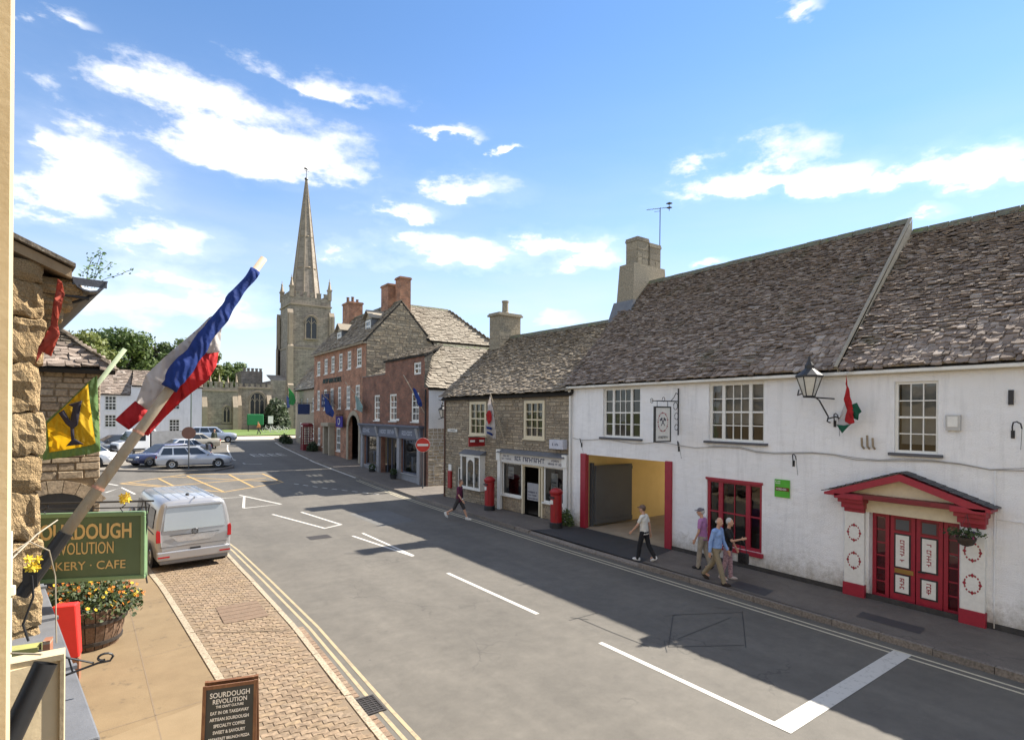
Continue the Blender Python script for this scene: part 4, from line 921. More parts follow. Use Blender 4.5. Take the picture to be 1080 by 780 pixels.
for (a, b, c, d, m_) in ((3.9, 4.3, 1.55, 2.1, PAINT_W), (1.0, 1.4, 1.3, 2.05, PAINT_W), (.95, 1.35, .9, 1.2, M('poster_blue', (.15, .3, .55))), (2.2, 2.95, .75, 1.5, M('stand_grey', (.35, .35, .36)))):
    mb = MB(); mb.box(a, b, -.12, -.115, c, d); p_ = mb.build('poster', m_, po)
    mb = MB(); scribble(mb, 0, b - a - .1, 0, .05, 0, random.Random(3)); scribble(mb, 0, b - a - .15, .14, .05, 0, random.Random(5)); scribble(mb, 0, b - a - .15, .26, .07, 0, random.Random(9)); mb.xf(lambda x, y, z: (b - .05 - x, y - .114, z + c + .06)); mb.build('poster_print', INK, p_)
window(po, *DO, [(1, 1)], 1, PAINT_W, -.06, .07, .03, None, None, name='side_door', meet=False)
chimney(po, 8.7, 9.6, -4.35, -2.85, 7.5, 9.9, CHST, [(9.15, -3.6, .75, .2)], .1, stone=((.14, .24), (.2, .5)))
mb = MB(); mb.tube([(.12, .06, 5.4), (.12, .06, .2)], .04, 8); mb.build('downpipe', PAINT_W, po)
mb = MB(); mb.box(.3, 1.1, .02, .3, 3.08, 3.46); ac = mb.build('alarm_box', M('alarm_white', (.55, .56, .62), rough=.5), po, bevel=.02)
mb = MB(); scribble(mb, 0, .4, 0, .1, .302, random.Random(2)); mb.xf(lambda x, y, z: (.9 - x, y, z + 3.22)); mb.build('alarm_print', INK, ac)
mb = MB(); mb.box(8.4, 9.3, .02, .045, 3.54, 3.68); sn = mb.build('street_name_plate', PAINT_W, po)
mb = MB(); scribble(mb, 0, .7, 0, .07, .046, random.Random(6)); mb.xf(lambda x, y, z: (9.2 - x, y, z + 3.575)); mb.build('plate_lettering', BLACK, sn)
mb = MB(); mb.box(8.85, 9.12, .03, .14, .62, 1.52); mb.build('wall_machine', REDB, po, bevel=.01); mb = MB(); mb.box(8.86, 9.11, .03, .1, 1.52, 1.85); mb.build('machine_sign', PAINT_W, po)
mb = MB(); mb.tube([(9.55, .07, 5.3), (9.55, .07, .1)], .04, 8); mb.build('downpipe', M('rusty_pipe', (.12, .06, .04), rough=.8), po)
bs = thing('hanging_shop_sign', 'small red and white hanging sign above the oriel bay of the stone shop', 'sign', (14.55, 22.7, 2.95), R(93))
mb = MB(); mb.box(-.03, .03, .05, .95, 0, .42); mb.build('sign_board', REDB, bs); mb = MB(); mb.box(-.035, .035, .1, .9, .2, .3); mb.build('sign_band', PAINT_W, bs); mb = MB(); mb.tube([(0, -.2, .46), (0, 1.0, .46)], .015, 6); mb.build('sign_arm', BLACK, bs); mb = MB(); mb.lathe([(.13, -.04), (.14, 0), (.13, .04)], (0, .5, .25), 14, ax=(1, 0, 0)); mb.build('sign_emblem', DKRED, bs)

# ------------------------------------------------------------ brick corner shop
cs = thing('brick_corner_shop', 'dark red brick corner shop with slate-grey shopfront and golden stone-slate side roof', 'building', (15.2, 0, 0), R(90))
z0 = .05
wins = [(37.35, 38.4, 3.95, 5.75), (34.5, 35.7, 3.95, 5.75), (31.2, 32.3, 3.95, 5.75)]; attic = (30.95, 32.0, 6.85, 7.6)
SFW = [(37.7, 40.0, .75, 2.85), (34.3, 37.0, .25, 2.85), (31.3, 33.6, .7, 2.85)]
mb = MB(); wall(mb, 29.9, 40.7, z0, 6.0, wins + SFW, 0, .3); wall(mb, 30.5, 36.4, 6.0, 8.0, [attic], 0, .25); wall(mb, 36.4, 40.7, 6.0, 7.1, [], 0, .25); mb.face([(36.4, 0, 6), (36.4, -2.5, 6), (36.4, -2.5, 8.9), (36.4, 0, 8)])
mb.build('wall', BRICK_D, cs)
mb = MB(); mb.box(36.4, 40.7, -.3, .03, 7.1, 7.16); mb.box(30.45, 36.45, -.1, .06, 7.97, 8.04); mb.build('coping', M('coping_stone', (.2, .18, .16), scale=6), cs)
mb = MB(); mb.face([(29.9, 0, z0), (29.9, -7.5, z0), (29.9, -7.5, 6.0), (29.9, 0, 6)]); mb.build('side_wall', LIME2, cs)
mb = MB(); stones(mb, -.02, 7.5, z0, 3.6, [], (.16, .26), (.25, .6), .02, .01, rnd=random.Random(2)); mb.xf(lambda x, y, z: (29.9 - y, -x, z)); tag(mb.build('side_stonework', M('pale_side_stone', (.4, .35, .27), (.3, .26, .2), scale=3, rough=.9, bump=.4, pieces=[(.42, .37, .29), (.34, .29, .22), (.38, .31, .22), (.46, .42, .36)]), cs), kind='stuff')
mb = MB(); wall(mb, 29.9, 40.7, z0, 6, [], -7.5, .1); mb.face([(29.9, -2.6, z0), (40.7, -2.6, z0), (40.7, -2.6, 6), (29.9, -2.6, 6)]); mb.face([(29.9, 0, 3.3), (40.7, 0, 3.3), (40.7, -7, 3.3), (29.9, -7, 3.3)]); mb.build('interior', DIM, cs)
roof(cs, 'roof', (29.75, -7.6, 5.95), (29.75, .12, 5.95), (33.2, -2.2, 8.98), (33.2, -7.6, 8.98), SLATE_G, ROOFBASE, (.26, .16), (.25, .6), .035, rnd=random.Random(12), ridge=RIDGE)
roof(cs, 'roof', (30.4, .12, 8.0), (36.5, .12, 8.0), (36.5, -2.3, 8.95), (32.6, -2.3, 8.95), SLATE_B, ROOFBASE, (.24, .16), (.25, .6), .03, rnd=random.Random(13))
roof(cs, 'roof', (36.4, -.3, 7.05), (40.7, -.3, 7.05), (40.7, -3.5, 8.9), (36.4, -3.5, 8.9), SLATE_B, ROOFBASE, (.24, .16), (.25, .6), .03, rnd=random.Random(14))
for w_ in wins: window(cs, *w_, [(1, 2)], 4, PAINT_W, -.05, .13, .05, (.05, .06, .06))
window(cs, *attic, [(1, 2)], 2, PAINT_W, -.05, .12, .05)
mb = MB(); mb.box(37.0, 38.0, -2.0, -1.0, 7.1, 8.1); dw = mb.build('dormer', LEAD, cs); window(cs, 37.1, 37.9, 7.2, 7.95, [(1, 2)], 1, PAINT_W, -.94, .12, .05)
mb = MB(); mb.box(30.6, 40.65, 0, .2, 2.88, 3.6); fa = mb.build('fascia', SHOPGREY, cs)
mb = MB(); mb.box(30.45, 40.7, 0, .38, 3.6, 3.72); mb.box(30.5, 40.7, 0, .3, 3.52, 3.6); mb.build('cornice', SHOPGREY, fa, bevel=.02)
PALEP = M('fascia_pale_paint', (.42, .44, .5))
mb = MB(); rs = random.Random(21)
for (a, b) in ((40.0, 38.6), (37.0, 34.2), (33.2, 31.6)):
    k0 = len(mb.v); scribble(mb, 0, a - b, 0, .26, .202, rs); mb.xf(lambda x, y, z: (a - x, y, z + 3.1), k0)
tag(mb.build('fascia_lettering', PALEP, fa), kind='stuff')
for u in (40.2, 37.1, 33.7, 30.75):
    mb = MB(); mb.box(u, u + .4, 0, .16, .1, 2.88); mb.build('shop_pilaster', SHOPPALE, cs, bevel=.01)
    mb = MB(); mb.prism([(u + .05, .16, 2.8), (u + .05, .36, 3.55), (u + .05, .16, 3.55)], (.3, 0, 0)); mb.build('console', SHOPPALE, cs)
for (a, b, c, d) in (SFW[0], SFW[2]):
    window(cs, a, b, c, d, [(1, 1)], 1, SHOPGREY, -.06, .08, .04, (.02, .12, .08), SHOPPALE, meet=False, name='shop_window')
    for k in range(6):
        u = a + .3 + k * (b - a - .5) / 6; mb = MB(); mb.box(u, u + .25, -.6, -.4, c + .15, c + .4 + random.random() * .7); mb.build('window_display', [PAINT_W, DKRED, CREAM, RUBBLE, PALEP, BRASS][k], cs)
for a_, b_, c_ in ((31.2, 33.7, .7), (37.5, 40.2, .75)): mb = MB(); wall(mb, a_, b_, .1, c_, [], .02, .1); mb.build('stall_riser', SHOPPALE, cs)
window(cs, 34.35, 36.95, .28, 2.85, [(1, 1), (1.3, 1), (1, 1)], 1, SHOPGREY, -.4, .09, .04, meet=False, name='shop_door')
mb = MB(); mb.box(35.0, 36.3, -.3, .3, .1, .26); mb.build('door_step', SHOPPALE, cs)
mb = MB(); mb.box(34.0, 34.45, .02, .04, 3.98, 4.12); mb.build('street_name_plate', PAINT_W, cs)
mb = MB(); mb.tube([(30.2, .07, 5.9), (30.2, .07, .1)], .045, 8); mb.build('downpipe', BLACK, cs)
for (a, z_) in ((2.2, 3.2), (2.3, 1.9)):
    mb = MB(); mb.box(29.82, 29.9, -a - .9, -a, z_, z_ + .95); mb.build('wall_notice', M('notice_board', (.5, .46, .4), (.4, .36, .3), scale=4), cs)
for (u, m_) in ((37.55, 0), (33.9, 0)):
    t = thing('planter_tub', 'dark tub with clipped shrub between the corner shop door and the hotel-side window' if u > 35 else 'dark tub with clipped shrub between the corner shop door and the no-entry sign', 'planter', (14.75, u, .13), 0, 'tubs outside the brick corner shop')
    mb = MB(); mb.lathe([(.16, 0), (.22, .35), (.24, .42), (.2, .42), (.19, .36)], (0, 0, 0), 14); mb.build('tub', BLACK, t)
    mb = MB(); rs = random.Random(int(u)); 
    for k in range(140):
        p = Vector((rs.gauss(0, 1), rs.gauss(0, 1), rs.gauss(0, 1))).normalized() * .2; q = Vector((rs.uniform(-1, 1), rs.uniform(-1, 1), rs.uniform(-1, 1))) * .06; r2 = q.orthogonal() * .8; c = p + Vector((0, 0, .58)); mb.face([c - q, c + r2, c + q, c - r2], rs.random())
    mb.build('shrub', leaf_mat('tub_leaf', [(.02, .04, .01), (.06, .1, .03)]) if 'tub_leaf' not in MATS else MATS['tub_leaf'], t)

# ------------------------------------------------------------ three-storey brick hotel
hb = thing('brick_hotel', 'three-storey red brick hotel with stone gable, dormers and arched carriage entrance', 'building', (15.6, 41, 0), R(90))
top = [(11.5, 12.5, 7.9, 9.2), (9.35, 10.3, 7.93, 9.28), (7.45, 8.35, 7.97, 9.36), (5.4, 6.3, 8.0, 9.42), (3.3, 4.2, 8.0, 9.45), (1.0, 2.05, 8.05, 9.5)]
mid = [(11.6, 12.4, 4.72, 6.52), (9.5, 10.4, 4.72, 6.55), (7.65, 8.55, 4.75, 6.6), (5.7, 6.55, 4.8, 6.65), (3.5, 4.4, 4.8, 6.66), (1.35, 2.3, 4.8, 6.66)]
gnd = [(9.8, 10.75, 1.4, 3.15), (5.8, 6.85, 1.25, 3.2), (11.4, 12.2, 1.5, 3.1)]; door = (7.35, 8.85, .5, 3.4); AR = (1.4, 3.8, .2, 4.3)
mb = MB(); wall(mb, .0, 13.4, .1, 9.9, top + mid + gnd + [door, AR], 0, .3); mb.build('wall', BRICK, hb)
mb = MB(); wall(mb, 0, 13.4, .1, 9.9, [], -7, .2); mb.face([(13.4, 0, .1), (13.4, -5.4, .1), (13.4, -5.4, 9.9), (13.4, -2.7, 13.1), (13.4, 0, 9.9)]); mb.build('back_wall', BRICK, hb)
mb = MB(); mb.box(0, 13.4, -2.2, -2.1, .1, 9.9); mb.build('interior', DIM, hb)
GA = lambda w: (0.0, 5.6) if w < 9.95 else ((w - 9.95) * .85, 5.6 - (w - 9.95) * .85)
mb = MB(); mb.face([(-.02, 0, .1), (-.02, -5.6, .1), (-.02, -5.6, 9.95), (-.02, -2.8, 13.2), (-.02, 0, 9.95)]); mb.build('gable_wall', MORTAR, hb)
mb = MB(); stones(mb, 0, 5.6, 5.0, 13.1, [], (.1, .27), (.2, .8), .03, .016, lim=GA, rnd=random.Random(31)); mb.xf(lambda x, y, z: (-.02 - y, -x, z)); tag(mb.build('gable_stonework', RUBBLE, hb), kind='stuff')
roof(hb, 'roof', (-.05, .3, 9.85), (13.5, .3, 9.85), (13.5, -2.8, 13.25), (-.05, -2.8, 13.25), SLATE_B, ROOFBASE, (.26, .18), (.25, .6), .035, rnd=random.Random(33), ridge=RIDGE)
roof(hb, 'roof', (-.05, -5.9, 9.85), (13.5, -5.9, 9.85), (13.5, -2.8, 13.25), (-.05, -2.8, 13.25), SLATE_B, ROOFBASE, (.4, .3), (.4, .8), .035)
mb = MB(); mb.box(-.03, 13.4, .0, .3, 9.72, 9.86); mb.build('cornice', ASHLAR, hb)
for w_ in top: window(hb, *w_, [(1, 2)], 4, PAINT_W, -.03, .15, .07, (.05, .05, .08), panes=True, blind=(BLIND, .0), bz=.075)
for w_ in mid: window(hb, *w_, [(1, 2)], 4, PAINT_W, -.03, .15, .07, (.05, .05, .08), panes=True, blind=(BLIND, .0), bz=.075)
for w_ in gnd: window(hb, *w_, [(1, 2)], 3, PAINT_W, -.03, .13, .07, (.05, .05, .08), blind=(BLIND, .3))
GRN = M('dark_green_lettering', (.012, .05, .05), rough=.5)
tag(text_mesh('NEW INN HOTEL', .62, GRN, hb, 'wall_lettering', (8.05, .03, 7.26), (R(90), 0, R(180)), 1.05, .03), kind='stuff')
# carriage arch with stone voussoirs
mb = MB(); n_ = 13; cx, cz, r0_, r1_ = 2.6, 3.1, 1.2, 1.55
for i in range(n_):
    t0, t1 = math.pi * i / n_ + .012, math.pi * (i + 1) / n_ - .012
    mb.prism([(cx + r0_ * math.cos(t0), 0, cz + r0_ * math.sin(t0)), (cx + r1_ * math.cos(t0), 0, cz + r1_ * math.sin(t0)), (cx + r1_ * math.cos(t1), 0, cz + r1_ * math.sin(t1)), (cx + r0_ * math.cos(t1), 0, cz + r0_ * math.sin(t1))], (0, .07, 0))
ach = mb.build('archway', ASHLAR, hb)
for a_ in (1.05, 3.8): mb = MB(); mb.box(a_, a_ + .35, 0, .07, .15, 3.1); mb.build('arch_jamb', ASHLAR, ach)
mb = MB()
for i in range(n_):
    t0, t1 = math.pi * i / n_, math.pi * (i + 1) / n_
    mb.face([(cx + 1.2 * math.cos(t0), -.01, cz + 1.2 * math.sin(t0)), (cx + 1.2 * math.cos(t1), -.01, cz + 1.2 * math.sin(t1)), (cx + 1.2 * math.cos(t1), -.01, 4.32), (cx + 1.2 * math.cos(t0), -.01, 4.32)])
mb.build('arch_spandrel', BRICK, ach)
mb = MB(); mb.box(1.6, 3.6, -1.0, -.9, .2, 2.3); mb.build('carriage_gate', M('gate_grey_green', (.3, .3, .27), (.24, .24, .21), scale=5), hb)
mb = MB(); mb.box(7.2, 7.5, 0, .5, .5, 3.3); mb.box(8.7, 9.0, 0, .5, .5, 3.3); mb.box(7.1, 9.1, 0, .65, 3.3, 3.6); mb.build('porch', ASHLAR, hb, bevel=.03)
mb = MB(); mb.box(7.5, 8.7, -.2, -.12, .5, 3.3); mb.build('door', GREYD, hb)
def dormer(u0, u1, w0, w1, v):
    mb = MB(); mb.box(u0, u1, v - 2.0, v, w0, w1); d = mb.build('dormer', LEAD, hb)
    window(hb, u0 + .1, u1 - .1, w0 + .15, w1 - .1, [(1, 2)], 2, PAINT_W, v + .07, .12, .06)
    um = (u0 + u1) / 2
    for s_ in (1, -1):
        mb = MB(); e = u0 - .2 if s_ > 0 else u1 + .2
        mb.prism([(e, v + .25, w1), (um, v + .25, w1 + .65), (um, v - 2.4, w1 + .65), (e, v - 2.4, w1)], (0, 0, .07)); mb.build('dormer_roof', SLATE_G, d)
    mb = MB(); mb.face([(u0, v + .02, w1), (u1, v + .02, w1), (um, v + .02, w1 + .6)]); mb.build('dormer_gable', ASHLAR, d)
dormer(.9, 2.1, 10.6, 11.8, -.75); dormer(7.6, 8.8, 10.5, 11.6, -.7)
chimney(hb, .0, .9, -3.6, -2.7, 12.3, 15.0, BRICK, caps=.07); chimney(hb, 1.2, 2.6, -3.4, -2.2, 12.3, 14.6, BRICK, caps=.07)
chimney(hb, 10.2, 12.0, -3.5, -2.2, 12.6, 14.6, BRICK, [(11.1, -2.4, .5, .15), (11.1, -2.85, .6, .15), (11.1, -3.3, .4, .14)], .08, potmat=M('clay_pot', (.2, .12, .08)))
# rear wing with a hipped stone-slate roof
mb = MB(); mb.face([(-.1, -5.6, 4), (-.1, -11.4, 4), (-.1, -11.4, 10.4), (-.1, -5.6, 10.4)]); mb.face([(-.1, -11.4, 4), (7, -11.4, 4), (7, -11.4, 10.4), (-.1, -11.4, 10.4)]); mb.build('wing_wall', MORTAR, hb)
roof(hb, 'roof', (-.25, -11.6, 10.3), (-.25, -5.1, 10.3), (3.2, -2.6, 13.6), (3.2, -8.7, 13.6), SLATE_G, ROOFBASE, (.28, .18), (.28, .65), .035, rnd=random.Random(36), ridge=RIDGE)
roof(hb, 'roof', (6.5, -11.6, 10.3), (-.25, -11.6, 10.3), (3.2, -8.7, 13.6), (3.3, -8.7, 13.6), SLATE_G, ROOFBASE, (.4, .3), (.4, .8), .035)
mb = MB(); mb.box(4.3, 5.9, .3, .36, 3.3, 4.2); sg = mb.build('wall_sign', M('sign_purple', (.05, .03, .25)), hb); mb = MB(); mb.lathe([(.28, 0), (.28, .02)], (5.1, .36, 3.78), 18, ax=(0, 1, 0)); mb.build('sign_emblem', PAINT_W, sg); mb = MB(); mb.lathe([(.2, 0), (.2, .01)], (5.1, .38, 3.78), 18, ax=(0, 1, 0)); mb.build('sign_emblem', sg.data.materials[0], sg)
mb = MB(); mb.tube([(5.1, 0, 4.3), (5.1, .6, 4.3)], .03, 6); mb.build('sign_arm', BLACK, sg)
mb = MB(); mb.box(7.2, 9.2, .5, .58, 4.95, 6.1); sg = mb.build('hanging_sign', M('sign_navy', (.02, .025, .09)), hb); mb = MB(); scribble(mb, 0, 1.4, 0, .25, .585, random.Random(8)); scribble(mb, .2, 1.2, .4, .2, .585, random.Random(9)); mb.xf(lambda x, y, z: (8.95 - x, y, z + 5.2)); mb.build('sign_lettering', PALEP, sg); mb = MB(); mb.tube([(9.3, .54, 6.25), (7.0, .54, 6.25)], .03, 6); mb.tube([(8.2, 0, 6.25), (8.2, .54, 6.25)], .03, 6); mb.build('sign_arm', BLACK, sg)

# ------------------------------------------------------------ stone terrace before the church
def cottage(name, label, x, y, deg, L, D, eave, ridge_h, wallm, roofm, wins, doors=(), seed=1, zb=1.0):
    t = thing(name, label, 'building', (x, y, 0), R(deg)); hs = list(wins) + list(doors)
    mb = MB(); wall(mb, 0, L, zb - .3, eave, hs, 0, .25); mb.build('wall', wallm, t); box_shell(t, 0, L, zb - .3, eave, D, wallm, ridge_h - .1)
    mb = MB(); mb.box(0, L, -1.6, -1.5, zb, eave); mb.build('interior', DIM, t)
    rnd = random.Random(seed)
    roof(t, 'roof', (-.15, .25, eave - .1), (L + .15, .25, eave - .1), (L + .15, -D / 2, ridge_h), (-.15, -D / 2, ridge_h), roofm, ROOFBASE, (.32, .22), (.3, .7), .04, rnd=rnd, ridge=RIDGE)
    roof(t, 'roof', (-.15, -D - .25, eave - .1), (L + .15, -D - .25, eave - .1), (L + .15, -D / 2, ridge_h), (-.15, -D / 2, ridge_h), roofm, ROOFBASE, (.5, .4), (.5, .9), .04, rnd=rnd)
    for w_ in wins: window(t, *w_, [(1, 2)], 3, PAINT_W, -.05, .12, .06, (.06, .05, .08))
    for d in doors:
        mb = MB(); mb.box(d[0] + .05, d[1] - .05, -.15, -.1, d[2], d[3]); mb.build('door', GREYD, t)
    return t
ct = cottage('stone_cottage', 'pale stone terrace cottage with flags between the brick hotel and the church', 15.9, 54.5, 87, 9.0, 6.5, 6.9, 10.2, ASHLAR, SLATE_G, [(1.2, 2.1, 4.6, 5.9), (3.6, 4.5, 4.6, 5.9), (6.2, 7.1, 4.6, 5.9), (1.0, 2.2, 1.9, 3.4), (6.4, 7.6, 1.9, 3.4)], [(3.6, 4.6, 1.0, 3.1)], 41, .9)
ct2 = cottage('stone_cottage', 'stone house with high gable at the far end of the terrace by the church', 17.2, 63.6, 82, 8.0, 7, 7.4, 12.0, RUBBLE_G, SLATE_B, [(1.5, 2.5, 5.0, 6.4), (4.8, 5.8, 5.0, 6.4), (1.4, 2.6, 2.2, 3.8)], [(4.8, 5.8, 1.1, 3.2)], 42, 1.1)

# ------------------------------------------------------------ white house across the car park
wh = thing('white_house', 'white rendered two-storey house with grey slate roof across the car park', 'building', (8.6, 75, 1.1), R(176))
hs = [(8.2, 9.3, 3.45, 5.05), (8.2, 9.3, 1.6, 3.0), (2.2, 3.3, 1.0, 2.5), (2.2, 3.3, 3.6, 5.0), (11.3, 12.4, 3.45, 5.05), (13.9, 15.0, 3.45, 5.05)]
mb = MB(); wall(mb, 0, 16, -.3, 5.3, hs, 0, .25); mb.build('wall', LIME2, wh); box_shell(wh, 0, 16, -.3, 5.3, 7, LIME2, 8.0); mb = MB(); mb.box(0, 16, -2, -1.9, 0, 5.2); mb.build('interior', DIM, wh)
for w_ in hs: window(wh, *w_, [(1, 3)], 4, PAINT_W, -.05, .1, .06, (.06, .05, .08))
roof(wh, 'roof', (6.95, .2, 5.2), (16.1, .2, 5.2), (16.1, -3.5, 8.15), (6.95, -3.5, 8.15), SLATE, ROOFBASE, (.3, .25), (.3, .6), .025, rnd=random.Random(51))
roof(wh, 'roof', (-.1, .2, 6.2), (6.85, .2, 6.2), (6.85, -3.5, 8.15), (-.1, -3.5, 8.15), SLATE, ROOFBASE, (.3, .25), (.3, .6), .025, rnd=random.Random(52))
mb = MB(); wall(mb, 0, 6.9, 5.3, 6.3, [], .004, .25); mb.build('wall', LIME2, wh)
roof(wh, 'roof', (-.1, -7.2, 5.2), (16.1, -7.2, 5.2), (16.1, -3.5, 8.15), (-.1, -3.5, 8.15), SLATE, ROOFBASE, (.5, .4), (.5, .8), .025)
# ------------------------------------------------------------ church
CHURCH = brick_mat('church_stone', (.34, .29, .235), (.25, .212, .173), (.19, .162, .132), 1.15, (.5, 1.4))
CHURCH2 = M('church_dressing', (.36, .295, .22), (.26, .21, .16), scale=2, rough=.9, bump=.3, bscale=20)
DARKG = M('leaded_glass', (.02, .022, .026), (.03, .032, .036), scale=6, rough=.25)
ch = thing('church', 'medieval stone church with square tower, tall octagonal spire and battlemented nave', 'church', (31, 98, 0), R(180))
def gothic(parent, u0, u1, w0, w1, lights, v=0.0):
    W = u1 - u0; cx = (u0 + u1) / 2; sp = w1 - W * .62
    arc = [(u0, w0), (u0, sp)] + [(cx - W / 2 * math.cos(t) * (1 if t < math.pi / 2 else 1), sp + (w1 - sp) * math.sin(t)) for t in [math.pi * i / 10 for i in range(1, 10)]] + [(u1, sp), (u1, w0)]
    mb = MB(); mb.face([(x, v + .02, z) for x, z in arc]); o = mb.build('window', DARKG, parent)
    mb = MB()
    for (x0, z0), (x1, z1) in zip(arc[:-1], arc[1:]): mb.tube([(x0, v + .04, z0), (x1, v + .04, z1)], .11, 4)
    for i in range(1, lights):
        x = u0 + W * i / lights; mb.box(x - .07, x + .07, v + .02, v + .12, w0, sp + (w1 - sp) * .75)
    for i in range(lights):
        a = u0 + W * i / lights; b = u0 + W * (i + 1) / lights; m_ = (a + b) / 2
        mb.tube([(a, v + .06, sp - .2), (m_, v + .06, sp + .35), (b, v + .06, sp - .2)], .07, 4)
    mb.box(u0 - .2, u1 + .2, v, v + .25, w0 - .2, w0); mb.build('tracery', CHURCH2, o)
    mb = MB(); pts = [(x + (x - cx) * .18, v + .12, z + .2) for x, z in arc[1:-1]]; mb.tube(pts, .1, 4); mb.build('hood_mould', CHURCH2, o)
    return o
def merlons(parent, u0, u1, w, v, n, h=.7, t=.3, along='u'):
    for i in range(n):
        a = u0 + (u1 - u0) * i / n; b = a + (u1 - u0) / n * .58; mb = MB()
        if along == 'u': mb.box(a, b, v - t, v, w, w + h); mb.box(a - .05, b + .05, v - t - .04, v + .05, w + h, w + h + .12)
        else: mb.box(v - t, v, a, b, w, w + h); mb.box(v - t - .04, v + .05, a - .05, b + .05, w + h, w + h + .12)
        mb.build('merlon', CHURCH, parent)
def pinnacle(parent, u, v, w, h, s=.3):
    mb = MB(); mb.box(u - s, u + s, v - s, v + s, w - .6, w + h * .35); mb.box(u - s * 1.3, u + s * 1.3, v - s * 1.3, v + s * 1.3, w + h * .33, w + h * .4)
    mb.lathe([(s * 1.15, h * .4), (s * .45, h * .75), (s * .7, h * .78), (s * .25, h * .84), (.03, h)], (u, v, w), 4); mb.build('pinnacle', CHURCH2, parent)
T = 6.9
mb = MB(); mb.box(0, T, -7.2, 0, 1.2, 15.4); mb.box(.12, T - .12, -7.08, -.12, 15.4, 24.0); tw = mb.build('tower', CHURCH, ch)
for e_, a_, b_ in ((.1, 15.25, 15.5), (.05, 22.5, 22.75), (.1, 1.2, 2.2)): mb = MB(); mb.box(-e_, T + e_, -7.2 - e_, e_, a_, b_); mb.build('string_course', CHURCH2, tw)
for (u, v) in ((0, 0), (T, 0), (0, -7.2), (T, -7.2)):
    mb = MB(); su = 1 if u else -1; sv = 1 if v == 0 else -1
    for (e, z1) in ((.75, 9), (.5, 15.5), (.3, 21)):
        mb.box(u - .45, u + .45, min(v, v + sv * e), max(v, v + sv * e), 1.2, z1); mb.box(min(u, u + su * e), max(u, u + su * e), v - .45, v + .45, 1.2, z1)
        mb.prism([(u - .45, v, z1), (u - .45, v + sv * e, z1), (u - .45, v, z1 + .7)], (.9, 0, 0))
    mb.build('buttress', CHURCH2, tw)
    pinnacle(ch, u + (-.3 if u else .3), v + (-.3 if v == 0 else .3), 24.4, 3.2, .3)
merlons(ch, .6, T - .4, 24.0, -.1, 5); merlons(ch, -6.8, -.5, 24.0, T - .1, 5, along='v'); merlons(ch, -6.8, -.5, 24.0, .4, 5, along='v')
gothic(ch, 2.5, 4.4, 17.0, 20.8, 2); gothic(ch, 2.6, 4.3, 8, 11.5, 2)
mb = MB(); cx, cy = T / 2, -3.6; n_ = 8; z0_, z1_, r0_ = 24.0, 45.2, 2.45
for i in range(n_):
    t0, t1 = 2 * math.pi * (i + .5) / n_, 2 * math.pi * (i + 1.5) / n_
    mb.face([(cx + r0_ * math.cos(t0), cy + r0_ * math.sin(t0), z0_), (cx + r0_ * math.cos(t1), cy + r0_ * math.sin(t1), z0_), (cx + .13 * math.cos(t1), cy + .13 * math.sin(t1), z1_), (cx + .13 * math.cos(t0), cy + .13 * math.sin(t0), z1_)])
spr = mb.build('spire', CHURCH, ch)
mb = MB()
for i in range(n_):
    t0 = 2 * math.pi * (i + .5) / n_; mb.tube([(cx + r0_ * math.cos(t0), cy + r0_ * math.sin(t0), z0_), (cx + .13 * math.cos(t0), cy + .13 * math.sin(t0), z1_)], [.16, .06], 5)
mb.build('spire_rib', CHURCH2, spr)
mb = MB()
for z_ in (29.5, 35, 40):
    r_ = r0_ * (z1_ - z_) / (z1_ - z0_) + .06; mb.lathe([(r_, -.12), (r_ + .05, 0), (r_ - .02, .12)], (cx, cy, z_), 8)
mb.build('spire_band', CHURCH2, spr)
mb = MB(); mb.lathe([(.2, 0), (.32, .15), (.25, .35), (.08, .45)], (cx, cy, z1_ - .1), 8); mb.tube([(cx, cy, z1_), (cx, cy, z1_ + 2.0)], .05, 5); mb.tube([(cx - .5, cy, z1_ + 1.5), (cx + .5, cy, z1_ + 1.5)], .04, 4); mb.prism([(cx - .35, cy, z1_ + 1.75), (cx + .4, cy, z1_ + 1.7), (cx + .35, cy, z1_ + 2.1), (cx - .1, cy, z1_ + 1.95)], (0, .05, 0)); mb.build('weathervane', BLACK, spr)
# nave and aisle west of the tower (towards local +u)
mb = MB(); mb.box(T + .0, T + 3.0, -7, .3, 1.2, 9.6); mb.prism([(T, .3, 9.6), (T + 3.0, .3, 9.6), (T + 3.0, -3, 10.6), (T, -3, 10.6)], (0, 0, .12)); mb.build('aisle_block', CHURCH, ch)
mb = MB(); mb.box(9.9, 15.0, -8, .6, 1.2, 8.5); mb.build('nave_wall', CHURCH, ch)
mb = MB(); mb.box(15.0, 20.0, -9, 1.8, 1.2, 8.2); mb.build('chapel_wall', CHURCH, ch)
mb = MB(); mb.box(9.9, 13.2, -12, -6, 8, 11.4); mb.build('clerestory', CHURCH, ch); merlons(ch, 10, 13.2, 11.4, -6, 5, .4)
for q_ in ((9.8, 15.0, .5, .75, 8.2, 8.4), (9.8, 15, .5, .8, 1.2, 2.4), (15, 20.1, 1.7, 1.95, 7.6, 7.8), (14.9, 20.1, 1.7, 2.05, 1.2, 2.5)): mb = MB(); mb.box(*q_); mb.build('string_course', CHURCH2, ch)
gothic(ch, 10.95, 13.1, 3.6, 7.6, 3, .6); gothic(ch, 16.1, 17.1, 2.9, 5.3, 2, 1.8)
for u in (9.9, 14.4): 
    mb = MB(); mb.box(u, u + .7, .6, 1.5, 1.2, 5.5); mb.prism([(u, .6, 5.5), (u, 1.5, 5.5), (u, .6, 7.2)], (.7, 0, 0)); mb.build('buttress', CHURCH2, ch)
